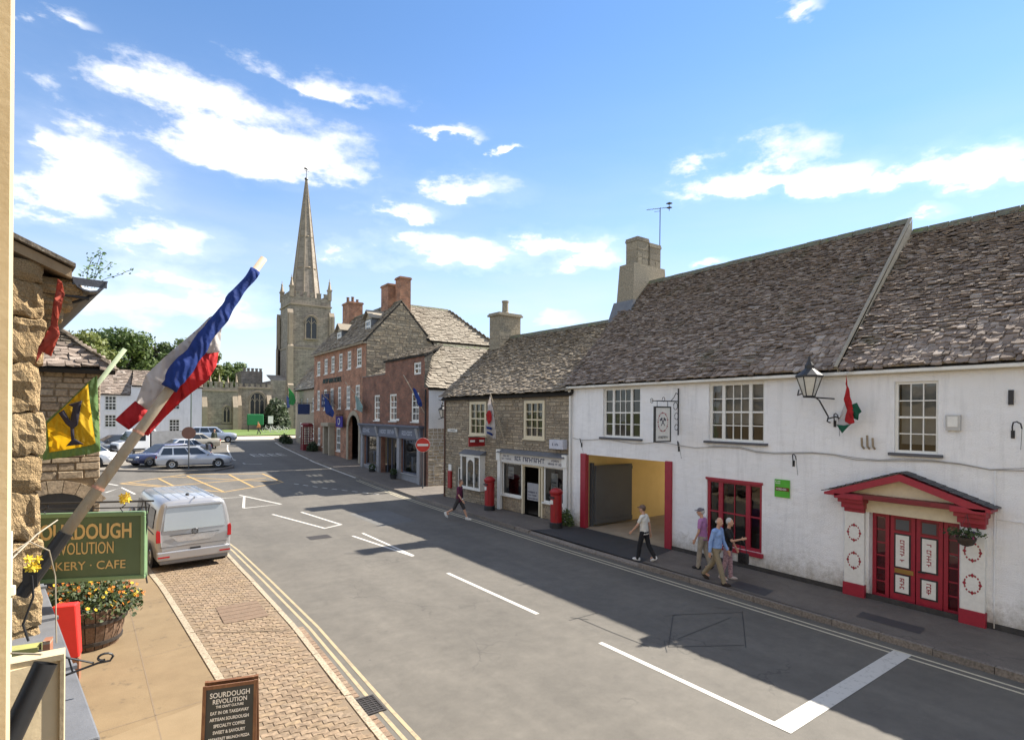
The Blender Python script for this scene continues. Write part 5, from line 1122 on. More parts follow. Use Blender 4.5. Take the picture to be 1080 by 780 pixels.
for u in (15.1, 19.3):
    mb = MB(); mb.box(u, u + .7, 1.8, 2.6, 1.2, 5.2); mb.prism([(u, 1.8, 5.2), (u, 2.6, 5.2), (u, 1.8, 6.9)], (.7, 0, 0)); mb.build('buttress', CHURCH2, ch)
merlons(ch, 15.0, 20, 8.2, 1.8, 7, .75); merlons(ch, 10, 15, 8.5, .6, 6, .35)
for i, u in enumerate((15.2, 16.4, 17.6, 18.8, 19.9)): pinnacle(ch, u, 1.5, 8.3, 2.0 if i % 2 == 0 else 1.7, .16)
for i, v in enumerate((-1, -3, -5)): pinnacle(ch, 19.8, v, 8.3, 1.9, .16)

# ------------------------------------------------------------ near side of the street
GOLD = M('golden_limestone', (.6, .44, .24), (.42, .29, .15), scale=6, rough=.95, bump=1.0, bscale=14, bdist=.05, pieces=[(.46, .32, .16), (.54, .39, .21), (.39, .265, .13), (.5, .35, .18)], spots=((.3, .19, .09), 9, .62))
HONEY = M('honey_rubble', (.32, .25, .165), (.23, .175, .115), scale=4, rough=.95, bump=.6, bscale=25, pieces=[(.27, .21, .14), (.35, .27, .18), (.3, .22, .14), (.4, .32, .22)])
CREAMW = M('cream_masonry_paint', (.55, .45, .29), (.46, .37, .23), scale=3, rough=.8, bump=.2, bscale=30)
class PieceMB(MB):
    """every faces() call becomes one object of its own"""
    def __init__(s, name, mat, parent, fn=None): super().__init__(); s.args = (name, mat, parent); s.fn = fn; s.count = 0
    def faces(s, vs, fs, tint=0.0):
        m = MB(); m.faces([s.fn(*p) for p in vs] if s.fn else vs, fs, tint); m.build(*s.args); s.count += 1

own = thing('cream_house', 'cream-painted house front at the edge of the view beside the stone corner', 'building', (0, 0, 0))
mb = MB(); mb.box(-6, -.55, -9, 1.62, 0, 8.5); mb.build('wall', CREAMW, own)
mb = MB(); mb.box(-.6, -.176, 1.56, 1.62, 2.9, 8.5); mb.build('window_surround', CREAMW, own)
mb = MB(); mb.box(-.75, -.124, 2.2, 2.23, 2.75, 3.745); mb.xf(lambda x, y, z: (x, y + .3 * (x + .124), z)); mb.build('cream_panel', CREAMW, own); mb = MB(); mb.box(-.75, -.114, 2.18, 2.24, 3.745, 3.762); mb.box(-.124, -.114, 2.185, 2.24, 2.75, 3.745); mb.build('panel_edge', CREAMW, own)
mb = MB(); mb.tube([(-.292, 2.6, 4.08), (-.295, 2.6, 2.9)], .014, 8); mb.lathe([(.019, 0), (.019, .03)], (-.288, 2.6, 3.86), 10); mb.build('pipe', CREAM, own)
mb = MB(); mb.tube([(-.3, 2.6, 3.99), (-.24, 2.65, 4.03), (-.19, 2.75, 3.97), (-.175, 2.8, 3.86), (-.17, 2.8, 3.6)], .0025, 5); mb.tube([(-.35, 2.4, 3.75), (-.25, 2.2, 3.79), (-.16, 2.1, 3.8)], .003, 5); mb.tube([(-.33, 2.6, 3.95), (-.28, 2.6, 3.985), (-.24, 2.9, 4.01), (-.2, 3.3, 4.0)], .003, 5); mb.build('cable', M('cable_cream', (.36, .31, .23), rough=.7), own)
fh = thing('flagpole_holder', 'empty black tubular flagpole holder fixed to the cream panel', 'flagpole holder', (0, 0, 0))
mb = MB(); d = Vector((.085, .03, .21)).normalized(); a = Vector((-.29, 1.82, 3.47)); b = Vector((-.137, 1.9, 3.842))
mb.tube([a, b], .026, 18, caps=False); mb.tube([b, a + (b - a) * .3], .022, 18, caps=False); mb.build('tube', M('black_plastic', (.012, .012, .013), (.02, .02, .021), scale=20, rough=.5), fh, smooth=True)
mb = MB(); mb.tube([a - (b - a) * .15, a + (b - a) * .05], .03, 14); mb.tube([a, a + Vector((-.25, .1, -.05))], .018, 8); mb.build('bracket', BLACK, fh)

# stone corner that steps forward of the cream house
sh = thing('stone_house', 'golden rough stone corner with stone eaves and leafy gutter beside the cream house', 'building', (-.46, 5.7, 0), R(-82))
# local: x towards the camera, y out to the street
mb = MB(); mb.box(-7.5, -.06, -5, -.02, 0, 5.75); core = mb.build('wall', M('core_mortar', (.3, .22, .12), (.2, .15, .08), scale=12, rough=1, bump=.6), sh)
def rough_block(seed, n=5):
    rs = random.Random(seed); bm = bmesh.new(); bmesh.ops.create_cube(bm, size=1.0); bmesh.ops.subdivide_edges(bm, edges=bm.edges[:], cuts=n, use_grid_fill=True)
    o = Vector((seed * 7.3, seed * 3.1, seed))
    for v in bm.verts:
        p = v.co.copy(); edge = sum(1 for c in p if abs(abs(c) - .5) < 1e-4)
        k = .93 if edge >= 2 else 1.0
        if edge >= 3: k = .88
        v.co = p * k + Vector([noise.noise(p * 2.2 + o + Vector((i * 9, 0, 0))) * .09 + noise.noise(p * 6 + o + Vector((0, i * 5, 0))) * .05 for i in range(3)])
    me = bpy.data.meshes.new('stone'); bm.to_mesh(me); bm.free(); me.materials.append(GOLD)
    return me
RB = [rough_block(i + 1) for i in range(5)]
z = 2.2; i = 0; rs = random.Random(9)
while z < 5.62:
    h = rs.uniform(.26, .38); 
    if z + h > 5.62: h = 5.62 - z + .01
    w_ = .255 if i % 2 else .225
    for (y0, y1) in ((-w_, 0), (-w_ - .36, -w_ - .008)):
        o = link('stone', RB[(i * 2 + int(y0 * 9)) % 5], core); o.location = (.0, (y0 + y1) / 2 + rs.uniform(-.012, .008), z + h / 2); o.scale = (.3, (y1 - y0) * 1.03, h * 1.02); o.rotation_euler = (rs.uniform(-.03, .03), rs.uniform(-.03, .03), rs.uniform(.14, .24))
    z += h; i += 1
# eaves: verge slab, corbel stones, gutter trough
VERGE = M('verge_stone', (.36, .27, .17), (.25, .18, .11), scale=8, rough=.95, bump=.6, bscale=25)
mb = MB(); mb.prism([(.16, -.55, 5.92), (.16, .18, 5.6), (.16, .18, 5.53), (.16, -.55, 5.84)], (-6, 0, 0)); mb.build('verge_slab', VERGE, sh)
mb = MB(); mb.prism([(.2, -.62, 6.0), (.2, .2, 5.64), (.2, .2, 5.61), (.2, -.62, 5.96)], (-6, 0, 0)); mb.build('roof', SLATE_B, sh)
mb = MB(); mb.box(.0, .2, -.62, -.42, 5.98, 6.14); mb.box(.0, .16, -.66, -.5, 6.14, 6.36); mb.build('kneeler_stone', GOLD, sh)
for k in range(4):
    o = link('corbel_stone', RB[k], sh); o.location = (-.12 - .03 * k, .08 - .02 * k, 5.47 - k * .1); o.scale = (.4, .34 - k * .06, .13)
mb = MB(); n_ = 8; cy_, cz_, r_ = .3, 5.55, .105
for a_ in range(n_):
    t0, t1 = math.pi + math.pi * a_ / n_, math.pi + math.pi * (a_ + 1) / n_
    P = lambda t, rr, u: (u, cy_ + rr * math.cos(t) * 1.1, cz_ + rr * math.sin(t))
    mb.face([P(t0, r_, .12), P(t1, r_, .12), P(t1, r_, -6), P(t0, r_, -6)]); mb.face([P(t0, r_ - .012, .12), P(t1, r_ - .012, .12), P(t1, r_ - .012, -6), P(t0, r_ - .012, -6)]); mb.face([P(t0, r_, .12), P(t1, r_, .12), P(t1, r_ - .012, .12), P(t0, r_ - .012, .12)])
mb.box(.1, .112, cy_ - r_ * 1.05, cy_ + r_ * 1.05, cz_ - r_ * .55, cz_ + .0); mb.build('gutter', M('lead_gutter', (.075, .08, .1), (.05, .05, .06), scale=9, rough=.5, bump=.2), sh)
mb = MB(); mb.tube([(.05, -.02, 5.42), (.06, .3, 5.4)], .014, 6); mb.tube([(-.05, .18, 5.36), (-.05, .26, 5.4), (-.05, .36, 5.47)], .012, 6); mb.build('gutter_bracket', BLACK, sh)
wp = thing('gutter_weed', 'wispy green weed sprouting from the stone house gutter', 'plant', (-.17, 5.75, 5.5))
WEED = leaf_mat('weed_leaf', [(.05, .11, .04), (.11, .2, .08), (.16, .26, .12)])
rs = random.Random(17); st = MB(); lf = MB()
for k in range(7):
    d = Vector((rs.uniform(-.15, .75), rs.uniform(-.3, .3), 1)).normalized(); p = Vector((rs.uniform(-.05, .05), rs.uniform(-.05, .05), 0)); pts = [p]
    for j in range(7):
        d = (d + Vector((rs.uniform(-.25, .35), rs.uniform(-.3, .3), rs.uniform(-.2, .1)))).normalized(); p = p + d * .047; pts.append(p)
        for q in range(3):
            if rs.random() < .8:
                c = p + Vector((rs.uniform(-.03, .03), rs.uniform(-.03, .03), rs.uniform(-.02, .03))); a_ = Vector((rs.uniform(-1, 1), rs.uniform(-1, 1), rs.uniform(-.4, .6))).normalized() * .017; b_ = a_.orthogonal() * .5; lf.face([c - a_, c + b_, c + a_, c - b_], rs.random())
    st.tube(pts, .0022, 4)
st.build('stem', M('weed_stem', (.1, .13, .05)), wp); lf.build('leaves', WEED, wp)

def cloth(name, parent, pts, mat, amp=.03, fs=3.0, seed=0, cuts=4, thick=.003):
    bm = bmesh.new(); vs = [bm.verts.new(p) for p in pts]; f = bm.faces.new(vs); bm.normal_update(); n = f.normal.copy()
    bmesh.ops.triangulate(bm, faces=bm.faces[:])
    for _ in range(cuts): bmesh.ops.subdivide_edges(bm, edges=bm.edges[:], cuts=1, use_grid_fill=False, smooth=0); 
    o = Vector((seed * 3.7, seed * 1.3, 0))
    for v in bm.verts: v.co += n * (noise.noise(v.co * fs + o) * amp + noise.noise(v.co * fs * 2.7 + o) * amp * .4)
    me = bpy.data.meshes.new(name); bm.to_mesh(me); bm.free(); me.materials.append(mat); me.polygons.foreach_set('use_smooth', [True] * len(me.polygons))
    ob = link(name, me, parent); sd = ob.modifiers.new('cloth', 'SOLIDIFY'); sd.thickness = thick; return ob
XZ = lambda pts, y: [(x, y(x, z) if callable(y) else y, z) for x, z in pts]
F_RED = cloth_mat('flag_red', (.62, .03, .035)); F_WHITE = cloth_mat('flag_white', (.72, .68, .66)); F_BLUE = cloth_mat('flag_blue', (.02, .06, .3)); F_GREEN = cloth_mat('flag_green', (.02, .16, .09)); F_YEL = cloth_mat('flag_yellow', (.75, .5, .02)); F_GRN2 = cloth_mat('flag_sage', (.2, .33, .12))
POLE = M('white_pole_wood', (.42, .36, .27), (.32, .265, .19), scale=8, rough=.7, bump=.2, streak=((.35, .25, .16), (20, 20, 3)))
# tricolour flag on its pole
tf = thing('tricolour_flag', 'red, white and blue flag furled along a long white wooden pole', 'flag')
p0 = Vector((-.42, 5.2, 3.36)); p1 = Vector((1.1, 5.4, 5.87)); P = lambda t: p0.lerp(p1, t)
mb = MB(); mb.tube([P(.0), P(.5), P(1)], [.04, .037, .03], 14); mb.build('flagpole', POLE, tf, smooth=True)
mb = MB(); mb.tube([P(-.06), P(.1)], .047, 14); mb.box(-.5, -.42, 5.15, 5.22, 3.26, 3.4); mb.build('pole_socket', MATS['black_plastic'], tf)
mb = MB()
for t in (.385, .22): mb.tube([P(t), P(t + .006)], .045, 12)
mb.build('cord_binding', M('cord', (.5, .25, .17)), tf)
mb = MB(); rs = random.Random(5); pts = []; rad = []
for k in range(30):
    t = .95 - k / 29 * .43; q = k / 29
    pts.append(P(t) + Vector((-.004 + .006 * math.sin(k * .7), -.02, .02 * q))); rad.append((.04 + .04 * q ** 1.2) * (1 + .06 * math.sin(k * 1.1)) * (1 if k < 28 else .8))
mb.tube(pts, rad, 14); ob = mb.build('blue_stripe', F_BLUE, tf, smooth=True)
for v in ob.data.vertices: v.co += Vector((noise.noise(v.co * 9), noise.noise(v.co * 9 + Vector((5, 0, 0))), noise.noise(v.co * 9 + Vector((0, 5, 0))))) * .012
bil = lambda y0, a: (lambda x, z: y0 + a * math.sin(x * 7 + z * 4))
cloth('white_stripe', tf, XZ([(.72, 5.33), (.67, 5.3), (.59, 5.2), (.46, 5.06), (.33, 4.92), (.22, 4.79), (.18, 4.65), (.15, 4.56), (.25, 4.5), (.36, 4.68), (.53, 4.95), (.72, 5.23)], bil(5.38, .02)), F_WHITE, .05, 5, 1, 5)
cloth('red_stripe', tf, XZ([(.15, 4.58), (.24, 4.5), (.2, 4.44), (.11, 4.35), (.02, 4.43)], bil(5.37, .02)), F_RED, .04, 8, 2, 4)
cloth('white_stripe', tf, XZ([(.83, 5.42), (.81, 5.35), (.77, 5.2), (.75, 5.01), (.6, 4.98), (.69, 5.15)], bil(5.42, .01)), F_WHITE, .03, 6, 3, 4)
cloth('red_stripe', tf, XZ([(.75, 5.02), (.73, 4.89), (.66, 4.76), (.55, 4.66), (.47, 4.58), (.35, 4.44), (.24, 4.3), (.16, 4.33), (.24, 4.46), (.36, 4.62), (.47, 4.77), (.6, 4.99)], bil(5.43, .03)), F_RED, .07, 4, 4, 5)
# yellow and green flag further along
yf = thing('yellow_flag', 'yellow flag with sage green border and dark tree emblem on a slanting pole', 'flag')
mb = MB(); mb.tube([(-.75, 8.62, 3.85), (.13, 8.5, 5.27)], .026, 10); mb.build('flagpole', M('pole_green', (.34, .4, .26), (.26, .31, .2), scale=8), yf, smooth=True)
cloth('flag_border', yf, XZ([(-.68, 4.33), (-.62, 4.38), (-.46, 4.56), (-.24, 4.84), (-.15, 4.93), (-.14, 4.71), (-.11, 4.01), (-.2, 3.98), (-.65, 3.92)], bil(8.5, .01)), F_GRN2, .02, 3, 5, 5)
cloth('flag_field', yf, XZ([(-.615, 4.345), (-.45, 4.55), (-.235, 4.82), (-.22, 4.63), (-.16, 4.11), (-.2, 4.085), (-.59, 4.01)], bil(8.47, .01)), F_YEL, .02, 3, 5, 5)
cloth('flag_emblem', yf, XZ([(-.42, 4.57), (-.29, 4.62), (-.33, 4.33), (-.365, 4.29), (-.36, 4.17), (-.27, 4.1), (-.44, 4.08), (-.39, 4.15), (-.4, 4.3), (-.44, 4.34), (-.51, 4.47), (-.46, 4.51), (-.4, 4.38), (-.375, 4.54)], bil(8.435, .01)), M('emblem_ink', (.02, .018, .035), rough=.8), .02, 3, 5, 3)
rg = thing('red_rag', 'torn faded red streamer hanging from the stone house gutter', 'streamer')
cloth('rag_cloth', rg, XZ([(-.335, 5.48), (-.31, 5.46), (-.295, 5.37), (-.335, 5.15), (-.32, 5.07), (-.37, 4.9), (-.42, 4.93), (-.46, 4.83), (-.445, 4.96), (-.375, 5.13), (-.365, 5.26), (-.345, 5.41)], 5.4), cloth_mat('rag_red', (.55, .1, .06)), .03, 14, 6, 4)

# second stone house with arched shop window
s2 = thing('gabled_stone_house', 'honey rubble stone house with arched ground-floor window behind the bakery sign', 'building', (-.22, 15.3, 0), R(-172))
# local: x runs to -X along the wall that faces the camera, y faces the camera
mb = MB(); mb.box(0, 6, -6, -.03, 0, 5.45); core2 = mb.build('wall', M('honey_mortar', (.27, .2, .12), (.2, .15, .09), scale=12, rough=1, bump=.5), s2)
pm = PieceMB('stone', HONEY, core2)
stones(pm, -.02, 1.5, 2.3, 5.4, [(.1, 1.5, 0, 2.95)], (.1, .19), (.22, .55), .03, .008, v=-.02, rnd=random.Random(23))
rest = MB(); stones(rest, 1.5, 6, 2.3, 5.4, [], (.1, .19), (.22, .55), .03, .008, v=-.02, rnd=random.Random(24)); stones(rest, -.02, 6, .1, 2.3, [(.1, 1.5, 0, 2.95)], (.1, .19), (.22, .55), .03, .008, v=-.02, rnd=random.Random(25)); tag(rest.build('stonework', HONEY, core2), kind='stuff')
n_ = 7
for i in range(n_):
    t0, t1 = R(35) + R(110) * i / n_ + .006, R(35) + R(110) * (i + 1) / n_ - .006; mb = MB(); c_ = (.75, 1.95)
    mb.prism([(c_[0] + rr * math.cos(t), -.03, c_[1] + rr * math.sin(t)) for rr, t in ((.82, t0), (1.08, t0), (1.08, t1), (.82, t1))], (0, .06, 0)); mb.build('voussoir', HONEY, core2)
mb = MB(); mb.face([(.15, -.02, .8), (1.4, -.02, .8)] + [(.75 + .82 * math.cos(R(a)), -.02, 1.95 + .82 * math.sin(R(a))) for a in range(38, 143, 8)]); mb.build('arched_window', DARKG, s2)
roof(s2, 'roof', (-.25, .25, 5.38), (6, .25, 5.38), (6, -2.4, 7.3), (1.6, -2.4, 7.3), SLATE_B, ROOFBASE, (.14, .1), (.12, .36), .035, rag=.03, single=60, rnd=random.Random(27), local_to_world=near_key(Matrix.Translation((-.22, 15.3, 0)) @ Matrix.Rotation(R(-172), 4, 'Z')), ridge=RIDGE)
roof(s2, 'roof', (-.25, -6.2, 5.38), (-.25, .25, 5.38), (1.6, -2.4, 7.3), (1.6, -6.2, 7.3), SLATE_B, ROOFBASE, (.22, .15), (.2, .5), .035, rnd=random.Random(28))

# lead-topped shop bay under the window
bay_ = thing('shop_bay', 'lead-topped shop bay roof below the stone corner', 'bay', (-.04, 3.65, 0), R(-82))
mb = MB(); mb.box(-4.4, .0, -1.2, 0, 2.72, 2.8); mb.build('lead_top', LEAD, bay_, bevel=.01)
mb = MB(); mb.box(-4.35, -.04, -1.2, -.05, .1, 2.72); mb.build('bay_wall', CREAMW, bay_)
for u in (-1.1, -2.3, -3.4):
    mb = MB(); mb.box(u, u + .05, -1.2, .01, 2.8, 2.822); mb.build('lead_roll', LEAD, bay_)
ob_ = thing('paint_tin', 'mossy yellowed box left on the lead bay roof', 'box', (-.5, 4.9, 2.8), R(-8))
mb = MB(); mb.box(-.06, .12, -.05, .05, 0, .14); mb.build('tin_body', M('mossy_yellow', (.4, .36, .1), (.25, .26, .1), scale=9), ob_); mb = MB(); mb.box(.14, .18, -.04, .04, 0, .17); mb.build('brick_offcut', BRICK, ob_)
sb = thing('scroll_bracket', 'black wrought-iron scroll bracket standing out from the cream panel', 'bracket')
mb = MB(); sc = [(-.03 + .045 * math.cos(t) * (1 - t / 9), 4.2, 3.01 + .03 * math.sin(t) * (1 - t / 9)) for t in [x * .5 for x in range(0, 11)]]
mb.tube([(-.34, 4.25, 3.11), (-.2, 4.2, 3.05), (-.08, 4.2, 2.99)], .006, 6); mb.tube([(-.34, 4.25, 2.91), (-.2, 4.2, 2.955), (-.06, 4.2, 2.985), (.0, 4.2, 2.985)] + sc, .007, 6); mb.tube([(-.2, 4.2, 3.05), (-.18, 4.2, 2.96)], .005, 5); mb.build('iron_scroll', BLACK, sb)

# hanging bakery sign
SG = M('sage_sign_paint', (.085, .13, .07), (.072, .11, .058), scale=6, rough=.5); SG2 = M('sage_frame_paint', (.17, .27, .14), (.14, .23, .11), scale=6, rough=.5); GOLDL = M('gold_letter_paint', (.66, .46, .2), (.56, .38, .15), scale=10, rough=.45)
bk = thing('bakery_sign', 'sage green hanging bakery and cafe sign with gold lettering', 'sign', (-.56, 6.4, 0), math.atan2(-.39, .92))
mb = MB(); mb.box(-.06, .87, -.02, .02, 3.02, 3.58); mb.build('sign_board', SG, bk)
mb = MB(); mb.box(-.08, .89, -.035, .035, 3.0, 3.035); mb.box(-.08, .89, -.035, .035, 3.565, 3.6); mb.box(-.08, -.045, -.034, .034, 3.035, 3.565); mb.box(.855, .89, -.034, .034, 3.035, 3.565); mb.build('sign_frame', SG2, bk, bevel=.006)
text_mesh('SOURDOUGH', .185, GOLDL, bk, 'lettering', (.4, -.023, 3.43), (R(90), 0, 0), .66, .003, off=.004)
text_mesh('REVOLUTION', .15, GOLDL, bk, 'lettering', (.39, -.023, 3.285), (R(90), 0, 0), .55, .003)
text_mesh('BAKERY · CAFE', .105, GOLDL, bk, 'lettering', (.4, -.023, 3.135), (R(90), 0, 0), .95, .003)
mb = MB(); mb.tube([(-.25, 0, 3.69), (.95, 0, 3.69)], .009, 6); mb.tube([(-.25, 0, 3.64), (.9, 0, 3.635)], .006, 6)
for x in (.1, .4, .7): mb.tube([(x, 0, 3.69), (x + .02, 0, 3.66), (x - .02, 0, 3.63), (x, 0, 3.6)], .005, 5)
mb.tube([(.88, 0, 3.69), (.9, 0, 3.5), (.86, 0, 3.2), (.9, 0, 2.95)], .007, 6); mb.build('iron_bracket', BLACK, bk)
def blossoms(name, parent, c, rad, n, mats, size, seed):
    rs = random.Random(seed)
    for k in range(n):
        p = Vector(c) + Vector((rs.uniform(-1, 1) * rad[0], rs.uniform(-1, 1) * rad[1], rs.uniform(-1, 1) * rad[2])); mb = MB(); ax = Vector((rs.uniform(-.6, .6), -1, rs.uniform(-.2, .8))).normalized()
        a_ = ax.orthogonal().normalized(); b_ = ax.cross(a_)
        for j in range(6):
            t = j * math.pi / 3; d = a_ * math.cos(t) + b_ * math.sin(t); s_ = d.cross(ax); mb.face([p, p + d * size * .6 + s_ * size * .28, p + d * size + ax * size * .2, p + d * size * .6 - s_ * size * .28], rs.random())
        mb.lathe([(size * .22, 0), (size * .3, size * .4)], p, 7, ax=ax); mb.build(name, mats[k % len(mats)], parent)
df = thing('artificial_flowers', 'bunch of yellow silk flowers tied to the flagpole socket', 'flowers', (0, 0, 0))
YF = M('yellow_petal', (.75, .55, .04), (.65, .45, .02), scale=20, rough=.7); OF = M('orange_petal', (.7, .25, .02), (.6, .18, .015), scale=20, rough=.7)
blossoms('flower', df, (-.44, 5.12, 3.42), (.04, .03, .05), 6, [YF], .034, 3)
mb = MB(); mb.tube([(-.45, 5.14, 3.35), (-.44, 5.14, 3.2), (-.5, 5.2, 3.0), (-.48, 5.3, 2.85)], .008, 5); mb.build('stem', BLACK, df)
df2 = thing('sign_rosette', 'yellow flower rosette on the end of the bakery sign bracket', 'flowers', (0, 0, 0)); blossoms('flower', df2, (.1, 6.1, 3.72), (.03, .02, .03), 5, [YF], .035, 4)

# chalkboard
WOOD = M('stained_wood', (.17, .072, .03), (.11, .045, .02), scale=10, rough=.6, bump=.2, streak=((.22, .11, .05), (30, 30, 4)))
ab = thing('chalkboard_sign', 'wood-framed chalkboard menu stand lettered in white on the pavement', 'sign', (1.21, 7.74, .1), math.atan2(-.18, .63))
def board(rot, nm):
    e = link(nm, None, ab) if False else None
q = Matrix.Rotation(R(-11), 3, 'X')
def TL(mb, s=1): return mb.xf(lambda x, y, z: (x, (q @ Vector((x, y, z - 1.0))).y * s + .13, 1.0 + (q @ Vector((x, y, z - 1.0))).z))
for s in (1, -1):
    mb = MB(); mb.box(-.27, .27, -.008, .008, .12, .93); TL(mb); fr_ = mb
    if s == -1: fr_.xf(lambda x, y, z: (x, .38 - y, z))
    bd_ = fr_.build('blackboard', M('blackboard', (.022, .026, .028), (.03, .034, .036), scale=4, rough=.6), ab)
    mb = MB(); mb.box(-.31, -.27, -.02, .02, -.02, .975); mb.box(.27, .31, -.02, .02, -.02, .975); mb.box(-.31, .31, -.019, .019, .93, .97); mb.box(-.27, .27, -.019, .019, .07, .12); TL(mb)
    if s == -1: mb.xf(lambda x, y, z: (x, .38 - y, z))
    mb.build('frame', WOOD, ab)
    if s == 1: front_bd = bd_
CHALK = M('chalk_paint', (.78, .77, .74), rough=.8)
for (t, z_, sz, xs) in (('SOURDOUGH', .85, .085, .85), ('REVOLUTION', .775, .075, .85), ('THE CRAFT CULTURE', .715, .04, .8), ('EAT IN OR TAKEAWAY', .645, .052, .8), ('ARTISAN SOURDOUGH', .57, .052, .8), ('SPECIALTY COFFEE', .495, .052, .8), ('SWEET & SAVOURY', .42, .052, .8), ('BREAKFAST BRUNCH PIZZA', .345, .046, .8)):
    p = q @ Vector((0, -.012, z_ - 1.0)); text_mesh(t, sz, CHALK, front_bd, 'chalk_lettering', (0, p.y + .13, 1.0 + p.z), (R(90 - 11), 0, 0), xs, .002, off=.001)
# barrel planter with marigolds
bp_ = thing('barrel_planter', 'half-barrel planter full of orange and yellow flowers below the bakery sign', 'planter', (-.3, 13.3, .1))
STAVE = M('weathered_stave', (.17, .1, .06), (.1, .06, .035), scale=7, rough=.85, bump=.5, streak=((.23, .15, .1), (18, 18, 1.5)), pieces=[(.16, .1, .06), (.2, .12, .075), (.12, .075, .045)])
n_ = 22
for i in range(n_):
    t0, t1 = 2 * math.pi * i / n_ + .012, 2 * math.pi * (i + 1) / n_ - .012; mb = MB(); prof = [(.44, 0), (.52, .3), (.56, .55), (.57, .72)]
    for (ra, za), (rb, zb_) in zip(prof, prof[1:]): mb.face([(ra * math.cos(t0), ra * math.sin(t0), za), (ra * math.cos(t1), ra * math.sin(t1), za), (rb * math.cos(t1), rb * math.sin(t1), zb_), (rb * math.cos(t0), rb * math.sin(t0), zb_)], i / n_)
    mb.face([(.57 * math.cos(t0), .57 * math.sin(t0), .72), (.57 * math.cos(t1), .57 * math.sin(t1), .72), (.52 * math.cos(t1), .52 * math.sin(t1), .72), (.52 * math.cos(t0), .52 * math.sin(t0), .72)]); mb.build('stave', STAVE, bp_)
for z_, r_ in ((.12, .485), (.5, .567)):
    mb = MB(); mb.lathe([(r_, -.03), (r_ + .012, -.03), (r_ + .018, .03), (r_ + .004, .03)], (0, 0, z_), 30); mb.build('hoop', IRON, bp_)
mb = MB(); mb.lathe([(.53, .64), (.05, .66)], (0, 0, 0), 20); mb.build('soil', DIM, bp_)
rs = random.Random(71); lf = MB(); fl = MB()
for k in range(2600):
    a_ = rs.uniform(0, 2 * math.pi); r_ = math.sqrt(rs.random()) * .74; zz_ = .68 + (1 - (r_ / .9) ** 2) * rs.uniform(.1, .62) - (.22 * rs.random() if r_ > .55 else 0)
    c = Vector((r_ * math.cos(a_) * 1.1, r_ * math.sin(a_) * .8, zz_)); u = Vector((rs.uniform(-1, 1), rs.uniform(-1, 1), rs.uniform(-.5, 1))).normalized() * rs.uniform(.025, .05); v = u.orthogonal() * .55; lf.face([c - u, c + v, c + u, c - v], rs.random())
lf.build('foliage', leaf_mat('bedding_leaf', [(.02, .035, .01), (.05, .08, .02), (.09, .115, .035)]), bp_)
def fpetals(m_, n, sd, sz):
    rs = random.Random(sd); mb = MB()
    for k in range(n):
        a_ = rs.uniform(0, 2 * math.pi); r_ = math.sqrt(rs.random()) * .8; c = Vector((r_ * math.cos(a_) * 1.1, r_ * math.sin(a_) * .8, .74 + (1 - (r_ / .98) ** 2) * rs.uniform(.25, .66) - (.15 * rs.random() if r_ > .6 else 0))); ax = Vector((rs.uniform(-1, 1), rs.uniform(-1.2, .4), rs.uniform(0, 1))).normalized(); a2 = ax.orthogonal().normalized(); b2 = ax.cross(a2)
        for j in range(5):
            t = j * math.pi * .4; d = a2 * math.cos(t) + b2 * math.sin(t); mb.face([c, c + d * sz + d.cross(ax) * sz * .5, c + d * sz * 1.2 + ax * sz * .3, c + d * sz - d.cross(ax) * sz * .5], rs.random())
    tag(mb.build('blossoms', m_, bp_), kind='stuff')
fpetals(YF, 60, 1, .026); fpetals(OF, 90, 2, .024); fpetals(M('rust_petal', (.4, .1, .02)), 50, 3, .024)
rc_ = thing('red_bin', 'leaning bright red plastic cover standing beside the barrel planter', 'bin', (-.55, 11.6, .1), R(-6))
mb = MB(); mb.faces([(-.16, -.12, .4), (.16, -.12, .42), (.16, .14, .42), (-.16, .14, .4), (-.2, -.1, 1.28), (.1, -.1, 1.27), (.12, .16, 1.25), (-.18, .16, 1.26)], [(4, 5, 6, 7), (0, 1, 5, 4), (2, 3, 7, 6), (3, 0, 4, 7), (1, 2, 6, 5), (0, 3, 2, 1)]); mb.build('cover', M('bright_red_plastic', (.75, .03, .025), (.65, .025, .02), scale=3, rough=.5), rc_, bevel=.02)
mb = MB(); mb.box(-.13, .15, -.1, .12, 0, .4); mb.build('base', M('terracotta_base', (.28, .14, .08)), rc_)
# ------------------------------------------------------------ street furniture on the far side
YZ = lambda pts, x: [(x, y, z) for y, z in pts]
def lantern(name, label, loc, s=1.0, group=None, bracket=()):
    t = thing(name, label, 'lamp', loc, 0, group); mb = MB(); n = 6
    for i in range(n):
        a = 2 * math.pi * i / n; mb.tube([(.12 * s * math.cos(a), .12 * s * math.sin(a), 0), (.27 * s * math.cos(a), .27 * s * math.sin(a), .46 * s)], .012 * s, 4)
    mb.lathe([(.12 * s, -.03), (.14 * s, 0), (.12 * s, .02)], (0, 0, 0), n); mb.lathe([(.3 * s, 0), (.3 * s, .04 * s), (.1 * s, .2 * s), (.1 * s, .28 * s), (.05 * s, .36 * s), (.02, .5 * s)], (0, 0, .46 * s), n); mb.build('lantern_frame', BLACK, t)
    for i in range(n):
        a, b = 2 * math.pi * i / n, 2 * math.pi * (i + 1) / n; mb = MB(); r0, r1 = .118 * s, .262 * s
        mb.face([(r0 * math.cos(a), r0 * math.sin(a), .02), (r0 * math.cos(b), r0 * math.sin(b), .02), (r1 * math.cos(b), r1 * math.sin(b), .45 * s), (r1 * math.cos(a), r1 * math.sin(a), .45 * s)]); mb.build('pane', FROST, t)
    for pts in bracket: mb = MB(); mb.tube(pts, .018, 6); mb.build('bracket', BLACK, t)
    return t
FROST = M('frosted_lamp_glass', (.62, .6, .53), (.52, .5, .43), scale=6, rough=.3)
